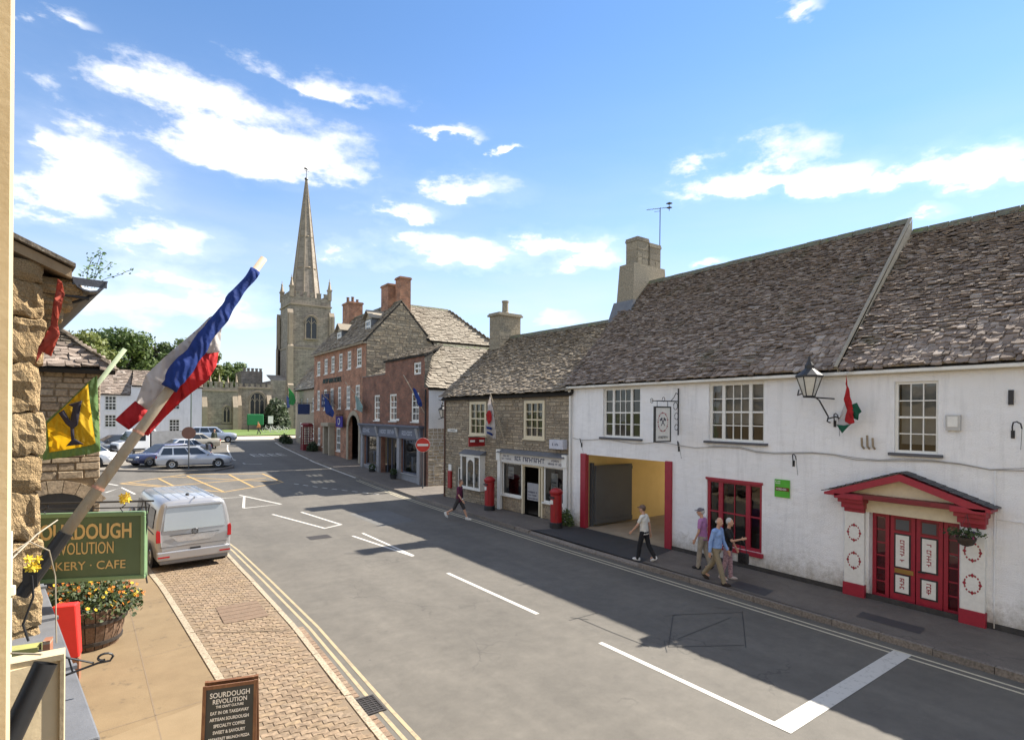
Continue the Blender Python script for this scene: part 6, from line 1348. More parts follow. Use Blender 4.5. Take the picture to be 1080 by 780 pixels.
lantern('wall_lantern', 'black six-sided lantern on a scrolled arm on the white inn wall', (14.2, 7.2, 4.98), 1.05, bracket=([(.05, -.1, 0), (.1, -.2, -.1), (.45, -.25, -.5), (.5, -.2, -.62), (.65, -.2, -.65)], [(.45, -.25, -.55), (.52, -.4, -.5), (.6, -.5, -.55), (.62, -.5, -.68)], [(0, -.05, -.02), (.65, -.3, -.05)], [(.0, .1, .1), (.3, .45, .05), (.65, .6, .2)]))
lantern('wall_lantern', 'black lantern on the pale side wall of the brick corner shop', (15.85, 29.4, 4.25), .95, bracket=([(0, 0, .8), (.0, .2, 1.0), (0, .5, 1.05)], [(0, 0, -.02), (0, .5, -.1)]))
hf = thing('striped_flag', 'red, white and green flag hanging limp from the inn wall beside the lantern', 'flag')
mb = MB(); mb.tube([(14.85, 6.5, 5.5), (14.45, 6.47, 5.55)], .015, 6); mb.build('flagstaff', PAINT_W, hf)
cloth('white_stripe', hf, YZ([(6.45, 5.3), (6.42, 5.05), (6.5, 4.85), (6.67, 4.28), (6.53, 4.2), (6.36, 4.3), (6.38, 4.9)], 14.52), F_WHITE, .05, 6, 7, 4)
cloth('red_stripe', hf, YZ([(6.46, 5.5), (6.44, 5.2), (6.5, 4.9), (6.44, 4.65), (6.47, 4.36), (6.35, 4.3), (6.25, 4.34), (6.31, 4.7), (6.35, 5.0), (6.41, 5.25)], 14.47), F_RED, .05, 6, 8, 4)
cloth('green_stripe', hf, YZ([(6.67, 4.29), (6.53, 4.08), (6.34, 4.3), (6.5, 4.27)], 14.46), F_GREEN, .04, 6, 9, 4); cloth('green_stripe', hf, YZ([(6.33, 4.78), (6.22, 4.82), (6.12, 4.61), (6.17, 4.55), (6.2, 4.4), (6.3, 4.45)], 14.5), F_GREEN, .04, 6, 10, 4)
ps = thing('inn_sign', 'white hanging inn sign with crossed-hammers emblem on a black scroll bracket', 'sign', (14.88, 11.7, 0), R(180))
# local: x out from the wall, y along the street
mb = MB(); mb.box(.45, 1.15, -.02, .02, 3.68, 4.72); mb.build('sign_board', PAINT_W, ps)
mb = MB(); mb.box(.42, .46, -.035, .035, 3.64, 4.76); mb.box(1.14, 1.18, -.035, .035, 3.64, 4.76); mb.box(.46, 1.14, -.035, .035, 3.64, 3.68); mb.box(.46, 1.14, -.035, .035, 4.72, 4.76); mb.build('sign_frame', BLACK, ps)
mb = MB(); mb.tube([(.03, 0, 5.35), (.03, 0, 3.85)], .022, 8); mb.tube([(.03, 0, 4.93), (1.3, 0, 4.93)], .018, 8); mb.tube([(.55, 0, 4.93), (.55, 0, 4.76)], .01, 5); mb.tube([(1.05, 0, 4.93), (1.05, 0, 4.76)], .01, 5); mb.tube([(.03, 0, 5.15), (.15, 0, 5.2), (.25, 0, 5.05), (.4, 0, 4.93)], .012, 6)
for (c, r_) in (((.17, 4.78), .1), ((.12, 4.45), .09), ((.12, 4.1), .08), ((1.3, 4.93), .06), ((.75, 4.98), .06)): mb.tube([(c[0] + r_ * math.cos(t), 0, c[1] + r_ * math.sin(t) * 1.2) for t in [x * .6 for x in range(11)]], .01, 5)
mb.build('iron_bracket', BLACK, ps)
for sd_ in (-.024, .024):
    mb = MB(); c_ = (.8, 4.27)
    for s_ in (1, -1):
        mb.prism([(c_[0] - s_ * .09 - .018, sd_, c_[1] - .12), (c_[0] - s_ * .09 + .018, sd_, c_[1] - .12), (c_[0] + s_ * .07 + .018, sd_, c_[1] + .09), (c_[0] + s_ * .07 - .018, sd_, c_[1] + .09)], (0, .002 * (1 if sd_ > 0 else -1), 0)); mb.prism([(c_[0] + s_ * .02, sd_, c_[1] + .1), (c_[0] + s_ * .12, sd_, c_[1] + .03), (c_[0] + s_ * .15, sd_, c_[1] + .08), (c_[0] + s_ * .05, sd_, c_[1] + .15)], (0, .003 * (1 if sd_ > 0 else -1), 0))
    mb.build('hammers_emblem', INK, ps)
    mb = MB(); 
    for j in range(26):
        t = j / 26 * 2 * math.pi; x, z = c_[0] + .23 * math.cos(t), c_[1] + .29 * math.sin(t); r_ = .022 + .012 * (j % 3 == 0); mb.face([(x - r_, sd_ * 1.04, z), (x, sd_ * 1.04, z - r_), (x + r_, sd_ * 1.04, z), (x, sd_ * 1.04, z + r_)])
    mb.build('painted_wreath', RED, ps)
    mb = MB(); scribble(mb, 0, .46, 0, .07, 0, random.Random(14)); mb.xf((lambda x, y, z: (.58 + x, sd_ * 1.05, z + 3.76)) if sd_ > 0 else (lambda x, y, z: (1.02 - x, sd_ * 1.05 - y, z + 3.76))); mb.build('sign_lettering', M('blue_sign_ink', (.06, .1, .25)), ps)
es = thing('estate_agent_board', 'small green and brown notice on the white inn wall right of the red window', 'sign', (14.88, 8.25, 2.28), R(90))
GNB = M('notice_green', (.1, .42, .04), (.08, .35, .03), scale=6); mb = MB(); mb.box(-.21, .21, 0, .02, 0, .48); mb.build('board', GNB, es); mb = MB(); mb.box(-.2, .18, .02, .024, .17, .27); mb.build('board_band', M('notice_brown', (.16, .04, .015)), es)
mb = MB(); scribble(mb, 0, .3, 0, .05, .026, random.Random(3)); mb.xf(lambda x, y, z: (.15 - x, y, z + .195)); k0 = len(mb.v); scribble(mb, 0, .16, 0, .03, .022, random.Random(5)); scribble(mb, 0, .16, .05, .03, .022, random.Random(6)); mb.xf(lambda x, y, z: (.19 - x, y, z + .36), k0); mb.build('board_lettering', PAINT_W, es)
hbk = thing('hanging_basket', 'hanging basket of pink and purple flowers by the red inn doors', 'basket', (14.45, 4.08, 1.98))
mb = MB(); mb.lathe([(.03, -.16), (.12, -.12), (.17, -.02), (.18, .03), (.16, .03)], (0, 0, 0), 14); mb.build('basket', M('coir', (.06, .045, .03), scale=20), hbk)
mb = MB(); rs = random.Random(4)
for k in range(260):
    p = Vector((rs.gauss(0, .13), rs.gauss(0, .13), .06 + abs(rs.gauss(0, .06)))); u = Vector((rs.uniform(-1, 1), rs.uniform(-1, 1), rs.uniform(-1, 1))) * .03; v = u.orthogonal() * .6; mb.face([p - u, p + v, p + u, p - v], rs.random())
mb.build('foliage', MATS['bedding_leaf'], hbk)
blossoms('flower', hbk, (-.03, 0, .1), (.17, .17, .06), 14, [M('pink_petal', (.5, .08, .2)), M('purple_petal', (.18, .05, .3)), M('pale_petal', (.6, .5, .55))], .035, 8)
mb = MB(); [mb.tube([(.16 * math.cos(a), .16 * math.sin(a), .02), (.05, 0, .5)], .004, 4) for a in (0, 2.1, 4.2)]; mb.build('chain', BLACK, hbk)

def pillar_box(x, y, label):
    t = thing('pillar_box', label, 'post box', (x, y, .12), R(90))
    mb = MB(); mb.lathe([(.25, 0), (.25, .2), (.235, .22)], (0, 0, 0), 24); mb.build('plinth', BLACK, t)
    mb = MB(); mb.lathe([(.225, .2), (.225, 1.28), (.25, 1.3), (.26, 1.34), (.26, 1.4), (.24, 1.42), (.16, 1.5), (.05, 1.53)], (0, 0, 0), 24); shade_auto(mb.build('body', REDB, t))
    mb = MB(); mb.box(-.13, .13, .2, .24, 1.14, 1.17); mb.box(-.15, .15, .21, .25, 1.17, 1.21); mb.build('posting_slot', BLACK, t); mb = MB(); mb.box(-.07, .07, .215, .235, .92, 1.08); mb.build('collection_plate', PAINT_W, t); mb = MB(); mb.tube([(-.17, .16, .3), (-.17, .16, 1.1)], .006, 4); mb.build('door_seam', DKRED, t)
pillar_box(14.0, 21.45, 'red pillar box between the oriel bay and the stone shop door'); pillar_box(14.0, 16.75, 'red pillar box beside the carriage entrance of the white inn')
kb = thing('telephone_box', 'red telephone box on the pavement before the stone terrace', 'telephone box', (14.75, 53.7, g(53.7) + .1), R(90))
mb = MB(); mb.box(-.46, .46, -.46, .46, 0, .1); mb.box(-.44, .44, -.44, .44, 2.15, 2.35); mb.lathe([(.6, 0), (.5, .1), (.3, .16)], (0, 0, 2.35), 4); 
for a in (-.43, .35):
    for b in (-.43, .35): mb.box(a, a + .08, b, b + .08, .1, 2.15)
mb.xf(lambda x, y, z: (x, y, z)); mb.build('frame', DKRED, kb)
for (s_, ax) in ((1, 'y'), (-1, 'y'), (1, 'x'), (-1, 'x')):
    mb = MB(); mb.box(-.35, .35, .4 * s_ - .015, .4 * s_ + .015, .1, .5)
    for k in range(8): z_ = .5 + k * .22; mb.box(-.35, .35, .4 * s_ - .012, .4 * s_ + .012, z_, z_ + .03)
    for k in (-.2, .2): mb.box(k - .015, k + .015, .4 * s_ - .012, .4 * s_ + .012, .5, 2.15)
    if ax == 'x': mb.xf(lambda x, y, z: (y, x, z))
    d_ = mb.build('door' if s_ > 0 and ax == 'y' else 'side_panel', DKRED, kb)
mb = MB(); mb.box(-.3, .3, .445, .455, 2.2, 2.31); mb.build('name_panel', PAINT_W, kb)

def road_sign(name, label, loc, rz, r, top, back=False, ph=None):
    t = thing(name, label, 'sign', loc, rz); mb = MB(); mb.tube([(0, 0, 0), (0, 0, ph or top + r * .8)], .04, 8); mb.build('pole', GREYD, t)
    mb = MB(); mb.lathe([(r, 0), (r, .02)], (0, -.06, top), 28, ax=(0, -1, 0)); mb.build('sign_face', M('sign_back_brown', (.24, .12, .08), (.2, .1, .07), scale=5) if back else M('sign_red', (.6, .03, .02), rough=.4), t)
    if not back:
        mb = MB(); mb.box(-r * .78, r * .78, -.09, -.081, top - r * .16, top + r * .16); mb.build('sign_bar', PAINT_W, t)
        mb = MB(); mb.lathe([(r * 1.05, 0), (r * 1.05, .01)], (0, -.045, top), 28, ax=(0, -1, 0)); mb.build('sign_rim', PAINT_W, t)
    return t
road_sign('no_entry_sign', 'round red no-entry sign with white bar at the brick corner shop', (14.6, 29.4, .12), R(-35), .4, 2.55)
road_sign('road_sign', 'brown back of a round road sign on a pole in front of the parked cars', (4.25, 43.7, g(43.7)), R(-10), .42, 2.5, True)
lp = thing('lamp_post', 'slim green lamp post standing among the parked cars', 'lamp post', (6.2, 62, g(62)))
mb = MB(); mb.tube([(0, 0, 0), (0, 0, 1.2), (0, 0, 1.21), (0, 0, 6.0)], [.1, .09, .055, .045], 10); mb.build('column', M('lamp_post_green', (.06, .1, .07)), lp); mb = MB(); mb.tube([(0, 0, 6.0), (0, 0, 6.3), (-.5, 0, 6.5)], .03, 6); mb.box(-.9, -.4, -.1, .1, 6.45, 6.56); mb.build('lamp_head', GREYD, lp)
wp_ = thing('cable_cross_post', 'dark bollard beside the silver estate car', 'bollard', (6.3, 51.5, g(51.5))); mb = MB(); mb.lathe([(.12, 0), (.1, .1), (.09, .9), (.12, .95), (.1, 1.05), (.03, 1.1)], (0, 0, 0), 10); mb.build('bollard_body', BLACK, wp_)

def wall_flag(label, base, tip, cols, pts, seed, emblem=None):
    t = thing('wall_flag', label, 'flag'); mb = MB(); mb.tube([base, tip], .025, 8); mb.build('flagpole', POLE, t)
    cloth('flag_cloth', t, pts, cols, .06, 2.5, seed, 4)
    return t
t = wall_flag('white banner flag with red emblem on the stone shop', (14.45, 20.95, 3.25), (13.75, 21.08, 5.4), F_WHITE, [(13.78, 21.12, 5.3), (13.8, 21.32, 4.9), (13.85, 21.55, 4.1), (13.9, 21.68, 3.55), (13.95, 20.9, 3.35), (13.95, 21.0, 4.0), (13.85, 21.02, 4.7)], 21)
cloth('flag_emblem', t, [(13.78, 21.3, 4.62), (13.78, 21.45, 4.45), (13.79, 21.42, 4.2), (13.8, 21.25, 3.98), (13.83, 21.07, 4.2), (13.81, 21.05, 4.48), (13.8, 21.15, 4.64)], F_RED, .02, 3, 21, 3); cloth('flag_print', t, [(13.84, 21.5, 3.92), (13.86, 21.12, 3.88), (13.87, 21.12, 3.76), (13.85, 21.5, 3.8)], F_BLUE, .03, 8, 3, 3); cloth('flag_print', t, [(13.86, 21.5, 3.7), (13.9, 21.1, 3.6), (13.91, 21.1, 3.5), (13.87, 21.5, 3.6)], F_BLUE, .03, 8, 4, 3)
wall_flag('dark blue flag on a pink pole at the brick corner shop', (15.2, 30.3, 4.4), (14.4, 31.7, 6.8), F_BLUE, [(14.65, 31.0, 6.0), (14.7, 30.7, 5.95), (14.7, 29.8, 5.2), (14.75, 29.85, 4.9), (14.75, 30.2, 4.85), (14.7, 30.7, 5.4)], 23)
wall_flag('blue flag hanging below the hotel sign', (15.6, 47.6, 4.9), (14.5, 48.0, 6.0), F_BLUE, [(14.6, 47.9, 5.85), (14.65, 47.2, 5.5), (14.65, 46.2, 5.0), (14.65, 45.5, 4.5), (14.65, 45.9, 4.1), (14.65, 47.8, 4.4)], 24)
wall_flag('white and teal flag above the hotel arch', (15.6, 40.9, 5.0), (14.4, 42.2, 6.8), cloth_mat('flag_teal', (.35, .5, .48)), [(14.75, 41.0, 5.8), (14.75, 40.3, 5.6), (14.75, 39.3, 4.9), (14.75, 39.5, 4.5), (14.75, 40.6, 4.7)], 25)
wall_flag('bright green flag on the stone terrace', (16.0, 61.2, 4.8), (15.0, 61.9, 7.3), cloth_mat('flag_bright_green', (.02, .3, .06)), [(15.1, 61.9, 7.1), (15.3, 60.6, 6.4), (15.3, 59.6, 5.7), (15.3, 60.6, 5.2), (15.3, 62.4, 5.3)], 26)
wall_flag('pale blue flag on the far end of the terrace', (16.6, 64.6, 4.6), (15.6, 65.2, 6.6), cloth_mat('flag_pale_blue', (.1, .16, .4)), [(15.7, 65.2, 6.4), (15.8, 64.4, 6.0), (15.8, 64.0, 5.0), (15.8, 65.2, 4.9)], 27)
hs_ = thing('hanging_sign', 'dark blue hanging sign on the stone terrace', 'sign', (15.9, 55.8, 0), R(180)); mb = MB(); mb.box(.3, 1.4, -.04, .04, 4.3, 5.3); mb.build('sign_board', M('terrace_sign_navy', (.03, .05, .14)), hs_); mb = MB(); scribble(mb, 0, .9, 0, .2, -.05, random.Random(5)); scribble(mb, 0, .9, .4, .2, -.05, random.Random(6)); mb.xf(lambda x, y, z: (.4 + x, y, z + 4.5)); mb.build('sign_lettering', PALEP, hs_); mb = MB(); mb.tube([(0, 0, 5.4), (1.5, 0, 5.4)], .03, 6); mb.build('sign_arm', BLACK, hs_)

# ------------------------------------------------------------ vehicles
TYRE = M('tyre_rubber', (.02, .02, .02), rough=.85); RIM = M('alloy_wheel', (.45, .46, .47), rough=.35, metal=.8); DARKP = M('dark_trim', (.02, .02, .022), rough=.6); HEADL = M('headlight_lens', (.6, .62, .64), rough=.1); TAILL = M('tail_light_red', (.45, .01, .012), rough=.2); PLATE = M('number_plate', (.6, .58, .5), rough=.5)
def paint(name, c, metal=.35, rough=.3): return M(name, c, tuple(x * .93 for x in c), scale=2, rough=rough, metal=metal, coat=.6)
def wheels(t, W, ys, r=.31):
    for sx in (1, -1):
        for y in ys:
            x = sx * (W / 2 - .1); mb = MB(); mb.lathe([(r * .62, -.1), (r * .95, -.1), (r, -.06), (r, .06), (r * .95, .1), (r * .62, .1)], (x, y, r), 20, ax=(sx, 0, 0)); w = mb.build('wheel', TYRE, t)
            mb = MB(); mb.lathe([(r * .64, 0), (r * .6, .03), (r * .3, .01), (r * .12, .03)], (x + sx * .085, y, r), 16, ax=(sx, 0, 0)); mb.build('rim', RIM, w)
            mb = MB(); mb.lathe([(r * 1.16, 0), (r * 1.16, .012)], (sx * (W / 2 - .015), y, r + .01), 20, ax=(sx, 0, 0)); mb.build('wheel_arch', DARKP, t)
def bil4(q, a, b): 
    q = [Vector(p) for p in q]; return (q[0] * (1 - a) + q[1] * a) * (1 - b) + (q[3] * (1 - a) + q[2] * a) * b
def car(label, x, y, rz, pm, L=4.4, W=1.76, H=1.46, rear=(-.47, -.38), front=(.24, .05), z=None, group='cars parked in front of the church', belt=.92, hood=.78, rails=False):
    t = thing('parked_car', label, 'car', (x, y, (g(y) if z is None else z) + .02), rz, group)
    hw = W / 2; S = [(-.5, .42, belt - .14, .86), (-.487, .3, belt - .04, .93), (-.44, .22, belt, .97), (-.3, .2, belt + .01, 1), (0, .2, belt - .01, 1), (front[0], .2, belt - .03, 1), (.36, .2, hood + .06, .99), (.45, .22, hood - .02, .94), (.485, .28, hood - .14, .86), (.5, .36, hood - .26, .76)]
    mb = MB(); ring = []
    for (fy, zb, zt, k) in S:
        w = hw * k; yy = fy * L
        half = [(w * .86, zb), (w * .97, zb + .1), (w, (zb + zt) / 2), (w * .985, zt - .1), (w * .92, zt - .015), (w * .6, zt + .02)]
        ring.append([(-a, yy, b) for a, b in half] + [(a, yy, b) for a, b in reversed(half)])
    n = len(ring[0]); vs = [p for r_ in ring for p in r_]; fs = []
    for i in range(len(ring) - 1):
        for k in range(n): fs.append((i * n + k, i * n + (k + 1) % n, (i + 1) * n + (k + 1) % n, (i + 1) * n + k))
    fs += [tuple(range(n - 1, -1, -1)), tuple(range((len(ring) - 1) * n, len(ring) * n))]
    mb.faces(vs, fs); shade_auto(mb.build('body', pm, t), 35)
    b0, b1, t0, t1 = rear[0] * L, front[0] * L, rear[1] * L, front[1] * L; wb, wt, zb, zt = hw * .93, hw * .72, belt - .03, H - .04
    mb = MB(); R1 = [(-wb, b0, zb), (wb, b0, zb), (wb, b1, zb), (-wb, b1, zb)]; R2 = [(-wt, t0, zt), (wt, t0, zt), (wt, t1, zt), (-wt, t1, zt)]; R3 = [(-wt * .8, t0 + .12, H), (wt * .8, t0 + .12, H), (wt * .8, t1 - .2, H), (-wt * .8, t1 - .2, H)]
    mb.faces(R1 + R2 + R3, [(0, 1, 5, 4), (1, 2, 6, 5), (2, 3, 7, 6), (3, 0, 4, 7), (4, 5, 9, 8), (5, 6, 10, 9), (6, 7, 11, 10), (7, 4, 8, 11), (8, 9, 10, 11)]); mb.build('roof', pm, t, bevel=.03)
    def glz(q, a0, a1, c0, c1, nm):
        n_ = (Vector(q[1]) - Vector(q[0])).cross(Vector(q[3]) - Vector(q[0])).normalized() * .008
        if n_.dot(bil4(q, .5, .5) - Vector((0, 0, .9))) < 0: n_ = -n_
        m_ = MB(); m_.face([bil4(q, a, b) + n_ for a, b in ((a0, c0), (a1, c0), (a1, c1), (a0, c1))]); m_.build(nm, CARG, t)
    glz([R1[3], R1[2], R2[2], R2[3]], .05, .95, .1, .95, 'windscreen'); glz([R1[0], R1[1], R2[1], R2[0]], .07, .93, .25, .92, 'rear_window')
    for q in ([R1[0], R1[3], R2[3], R2[0]], [R1[1], R1[2], R2[2], R2[1]]):
        for (a0, a1) in ((.06, .27), (.3, .58), (.61, .9)): glz(q, a0, a1, .12, .9, 'side_window')
    for sx in (1, -1):
        mb = MB(); mb.ell((sx * hw * .66, L * .473, hood - .14), (.17, .1, .075)); mb.build('headlight', HEADL, t, smooth=True)
        mb = MB(); mb.ell((sx * hw * .82, -L * .485, belt - .15), (.1, .06, .13)); mb.build('tail_light', TAILL, t, smooth=True)
        mb = MB(); mb.ell((sx * (hw + .06), b1 - .35, belt + .05), (.1, .06, .07)); mb.build('wing_mirror', pm, t, smooth=True)
        mb = MB(); mb.tube([(sx * hw * 1.005, .02, belt - .2), (sx * hw * 1.005, .2, belt - .2)], .015, 4); mb.build('door_handle', pm, t)
        if rails: mb = MB(); mb.tube([(sx * wt * .9, t0 + .1, H + .02), (sx * wt * .9, t1 - .2, H + .02)], .02, 5); mb.build('roof_rail', DARKP, t)
    mb = MB(); mb.box(-.4, .4, L * .488, L * .5, hood - .28, hood - .18); mb.box(-.55, .55, L * .478, L * .497, .32, .42); mb.build('grille', DARKP, t)
    mb = MB(); mb.box(-.26, .26, L * .497, L * .508, .44, .55); mb.box(-.26, .26, -L * .508, -L * .497, .55, .66); mb.build('number_plate', PLATE, t)
    wheels(t, W, (-.29 * L, .31 * L)); return t
CARG = M('tinted_car_glass', (.03, .036, .042), (.02, .024, .028), scale=1, rough=.05, spec=.8)
SILV = paint('silver_paint', (.5, .52, .55)); NAVY = paint('navy_paint', (.03, .04, .1)); BLUE = paint('steel_blue_paint', (.16, .22, .32)); WHT = paint('white_paint', (.75, .76, .77), 0); BLK = paint('black_paint', (.02, .022, .028)); BEIGE = paint('beige_paint', (.5, .45, .36), .2); SLVB = paint('pale_blue_silver', (.42, .47, .55))
rzx = lambda dx, dy: math.atan2(-dx, dy)
car('silver estate car parked behind the road sign', 4.75, 44.9, rzx(1, -.12), SILV, 4.6, 1.76, 1.5, (-.485, -.42), (.25, .06), rails=True)
car('dark navy hatchback beside the silver estate car', 2.9, 47.2, rzx(-.9, -.45), NAVY, 4.1, 1.72, 1.47, (-.47, -.36), (.22, .04))
car('steel blue sport utility car at the far kerb by the church green', 9.0, 68.8, rzx(1, -.15), SLVB, 4.6, 1.88, 1.66, (-.48, -.4), (.24, .08), belt=1.05, hood=.95)
car('beige saloon behind the silver estate car', 6.1, 60.0, rzx(-1, .1), BEIGE, 4.7, 1.78, 1.42, (-.34, -.18), (.24, .06))
car('black saloon parked before the white house', .2, 58.8, rzx(-1, -.3), BLK, 4.6, 1.8, 1.45, (-.4, -.22), (.24, .06))
car('white car with black roof line below the yellow flag', -1.3, 48.6, rzx(.8, -.6), WHT, 4.2, 1.76, 1.5, (-.47, -.36), (.22, .04))
car('white sport utility car half hidden behind the black saloon', 1.6, 64.2, rzx(-1, .05), WHT, 4.5, 1.84, 1.68, (-.48, -.4), (.24, .08), belt=1.02, hood=.95)
car('dark blue estate at the left end of the car park', -3.2, 54.5, rzx(-1, -.2), BLUE, 4.6, 1.78, 1.5, (-.48, -.42), (.24, .06))
car('grey hatchback behind the yellow flag pole in the car park', -1.6, 56.2, rzx(.9, -.4), paint('mid_grey_paint', (.12, .125, .13)), 4.2, 1.75, 1.5, (-.47, -.36), (.22, .04))
car('silver saloon beyond the navy hatchback', 4.4, 52.4, rzx(-.95, -.3), SILV, 4.5, 1.78, 1.44, (-.36, -.2), (.24, .06))
# flatbed pickup truck
tk = thing('pickup_truck', 'white cab pickup truck with grey dropside body among the parked cars', 'truck', (2.6, 54.6, g(54.6) + .02), rzx(-.97, -.25))
mb = MB(); W_ = .98; prof = [(.35, .45), (2.45, .45), (2.55, .75), (2.5, 1.05), (1.95, 1.2), (1.5, 1.95), (1.3, 2.05), (.35, 2.05)]
mb.prism([(-W_, y_, z_) for y_, z_ in prof], (2 * W_, 0, 0)); mb.build('cab', WHT, tk, bevel=.05)
for sx in (1, -1):
    m_ = MB(); m_.face([(sx * (W_ + .006), .65, 1.2), (sx * (W_ + .006), 1.75, 1.22), (sx * (W_ + .006), 1.42, 1.88), (sx * (W_ + .006), .65, 1.88)]); m_.build('side_window', CARG, tk)
    m_ = MB(); m_.ell((sx * .75, 2.5, .85), (.16, .08, .12)); m_.build('headlight', HEADL, tk, smooth=True)
    m_ = MB(); m_.ell((sx * 1.08, 1.7, 1.35), (.08, .08, .16)); m_.build('wing_mirror', DARKP, tk, smooth=True)
    m_ = MB(); m_.box(sx * W_, sx * (W_ + .01), .6, 2.3, .5, .62); m_.build('sill_trim', DARKP, tk)
m_ = MB(); m_.face([(-.88, 1.92, 1.26), (.88, 1.92, 1.26), (.8, 1.55, 1.9), (-.8, 1.55, 1.9)]); m_.xf(lambda x, y, z: (x, y + .02, z + .01)); m_.build('windscreen', CARG, tk)
mb = MB(); mb.box(-1.0, 1.0, -2.6, .25, .75, .85); mb.box(-1.0, -.95, -2.6, .25, .85, 1.9); mb.box(.95, 1.0, -2.6, .25, .85, 1.9); mb.box(-.95, .95, -2.6, -2.55, .85, 1.9); mb.box(-.95, .95, .2, .25, .85, 2.1); mb.build('cargo_body', M('dropside_grey', (.3, .3, .3), (.22, .22, .22), scale=3, rough=.6), tk); mb = MB(); mb.box(-.5, .5, -2.5, .3, .4, .75); mb.build('chassis', DARKP, tk)
mb = MB(); mb.box(-.8, .8, 2.53, 2.58, .62, .9); mb.build('grille', DARKP, tk); mb = MB(); mb.lathe([(.07, 0), (.07, .12), (.02, .15)], (0, .9, 2.05), 10); mb.build('beacon', M('beacon_amber', (.7, .25, .02), rough=.3), tk)
wheels(tk, 1.95, (-1.5, 1.75), .33)

# silver panel van with its tail to us
VANP = paint('van_silver', (.42, .42, .43), .5, .28)
vn = thing('silver_van', 'silver camper van parked half on the block paving, tail towards the street corner', 'van', (1.92, 18.15, .06), R(5))
prof = [(.80, .30), (.925, .40), (.945, .75), (.94, 1.08), (.905, 1.4), (.845, 1.72), (.79, 1.86), (.70, 1.935), (.45, 1.97)]
S = [(-.06, .93, .955, .02), (-.02, .975, .985, .0), (.06, 1, 1, 0), (1.6, 1, 1.0, 0), (3.4, 1, 1.0, 0), (3.75, .985, .985, 0)]
ring = []
for (yy, kx_, kz, tp) in S: 
    r_ = [(a * kx_, b * kz) for a, b in prof]; ring.append([(-a, yy + max(0, b - 1.0) * .1, b) for a, b in r_] + [(a, yy + max(0, b - 1.0) * .1, b) for a, b in reversed(r_)])
fr = [(a * .97, b) for a, b in prof]
for (yy, zc, k) in ((4.35, 1.22, .97), (4.75, 1.02, .93), (4.95, .8, .82)):
    r_ = [(a * k, .32 + (b - .30) * (zc - .32) / (1.97 - .30)) for a, b in prof]; ring.append([(-a, yy, b) for a, b in r_] + [(a, yy, b) for a, b in reversed(r_)])
n = len(ring[0]); mb = MB(); fs = []
for i in range(len(ring) - 1):
    for k in range(n): fs.append((i * n + k, i * n + (k + 1) % n, (i + 1) * n + (k + 1) % n, (i + 1) * n + k))
fs += [tuple(range(n - 1, -1, -1)), tuple(range((len(ring) - 1) * n, len(ring) * n))]
mb.faces([p for r_ in ring for p in r_], fs); shade_auto(mb.build('body', VANP, vn), 50)
RY = lambda z: -.063 + max(0, z - 1.0) * .1
VG = M('van_rear_glass', (.4, .42, .44), (.36, .38, .4), scale=1, rough=.06, spec=.9, metal=.4)
def rear_panel(nm, pts, mat, dy, th=.012, bev=0.0):
    mb = MB(); mb.prism([(x, RY(z) - dy, z) for x, z in pts], (0, th, 0)); return mb.build(nm, mat, vn, bevel=bev)
rear_panel('tailgate', [(-.80, .62), (.80, .62), (.86, 1.0), (.80, 1.45), (.735, 1.83), (-.735, 1.83), (-.80, 1.45), (-.86, 1.0)], VANP, .012, .02, .008)
rear_panel('rear_window', [(-.77, 1.16), (.77, 1.16), (.71, 1.72), (.66, 1.77), (-.66, 1.77), (-.71, 1.72)], VG, .02, .01, .004)
rear_panel('plate_recess', [(-.42, .84), (.42, .84), (.6, 1.0), (.5, 1.03), (-.5, 1.03), (-.6, 1.0)], M('recess_bright', (.62, .63, .66), rough=.2, metal=.6), .018, .01)
rear_panel('chrome_strip', [(-.62, 1.02), (.62, 1.02), (.62, 1.035), (-.62, 1.035)], DARKP, .024, .012)
rear_panel('plate_lamp_bar', [(-.12, .60), (.14, .60), (.14, .65), (-.12, .65)], BLACK, .03, .03)
rear_panel('shut_line', [(-.84, .72), (.84, .72), (.84, .727), (-.84, .727)], DARKP, .016, .01)
rear_panel('wiper_spoiler', [(-.7, 1.8), (.7, 1.8), (.68, 1.86), (-.68, 1.86)], VANP, .06, .06, .01)
for sx in (1, -1):
    rear_panel('tail_light', [(sx * .83, .86), (sx * .935, .86), (sx * .94, 1.12), (sx * .92, 1.2), (sx * .84, 1.16)], TAILL, .02, .06, .008)
    rear_panel('reflector', [(sx * .62, .44), (sx * .9, .44), (sx * .9, .48), (sx * .62, .48)], TAILL, .055, .02)
mb = MB(); mb.box(-.92, .92, -.11, .3, .36, .6); mb.build('bumper', VANP, vn, bevel=.03); mb = MB(); mb.box(-.85, .85, -.085, .3, .26, .38); mb.build('bumper_skirt', M('grey_plastic_trim', (.2, .2, .2), rough=.6), vn, bevel=.02)
mb = MB(); c_ = (0, RY(1.09) - .03, 1.09)
mb.tube([(c_[0] + .075 * math.cos(t), c_[1], c_[2] + .075 * math.sin(t)) for t in [x * math.pi / 12 for x in range(25)]], .009, 6)
for s in (1, -1):
    mb.tube([(c_[0] + s * .028, c_[1], c_[2] + .066), (c_[0], c_[1], c_[2] + .012)], .007, 5); mb.tube([(c_[0] + s * .06, c_[1], c_[2] + .04), (c_[0] + s * .026, c_[1], c_[2] - .06), (c_[0], c_[1], c_[2] - .005)], .007, 5)
mb.build('badge', M('chrome_badge', (.12, .12, .13), rough=.3, metal=.7), vn)
for i in range(6):
    x = -.55 + i * .22; mb = MB(); mb.tube([(x, .25, 1.962), (x, 3.3, 1.962)], .018, 6); mb.build('roof_rib', VANP, vn)
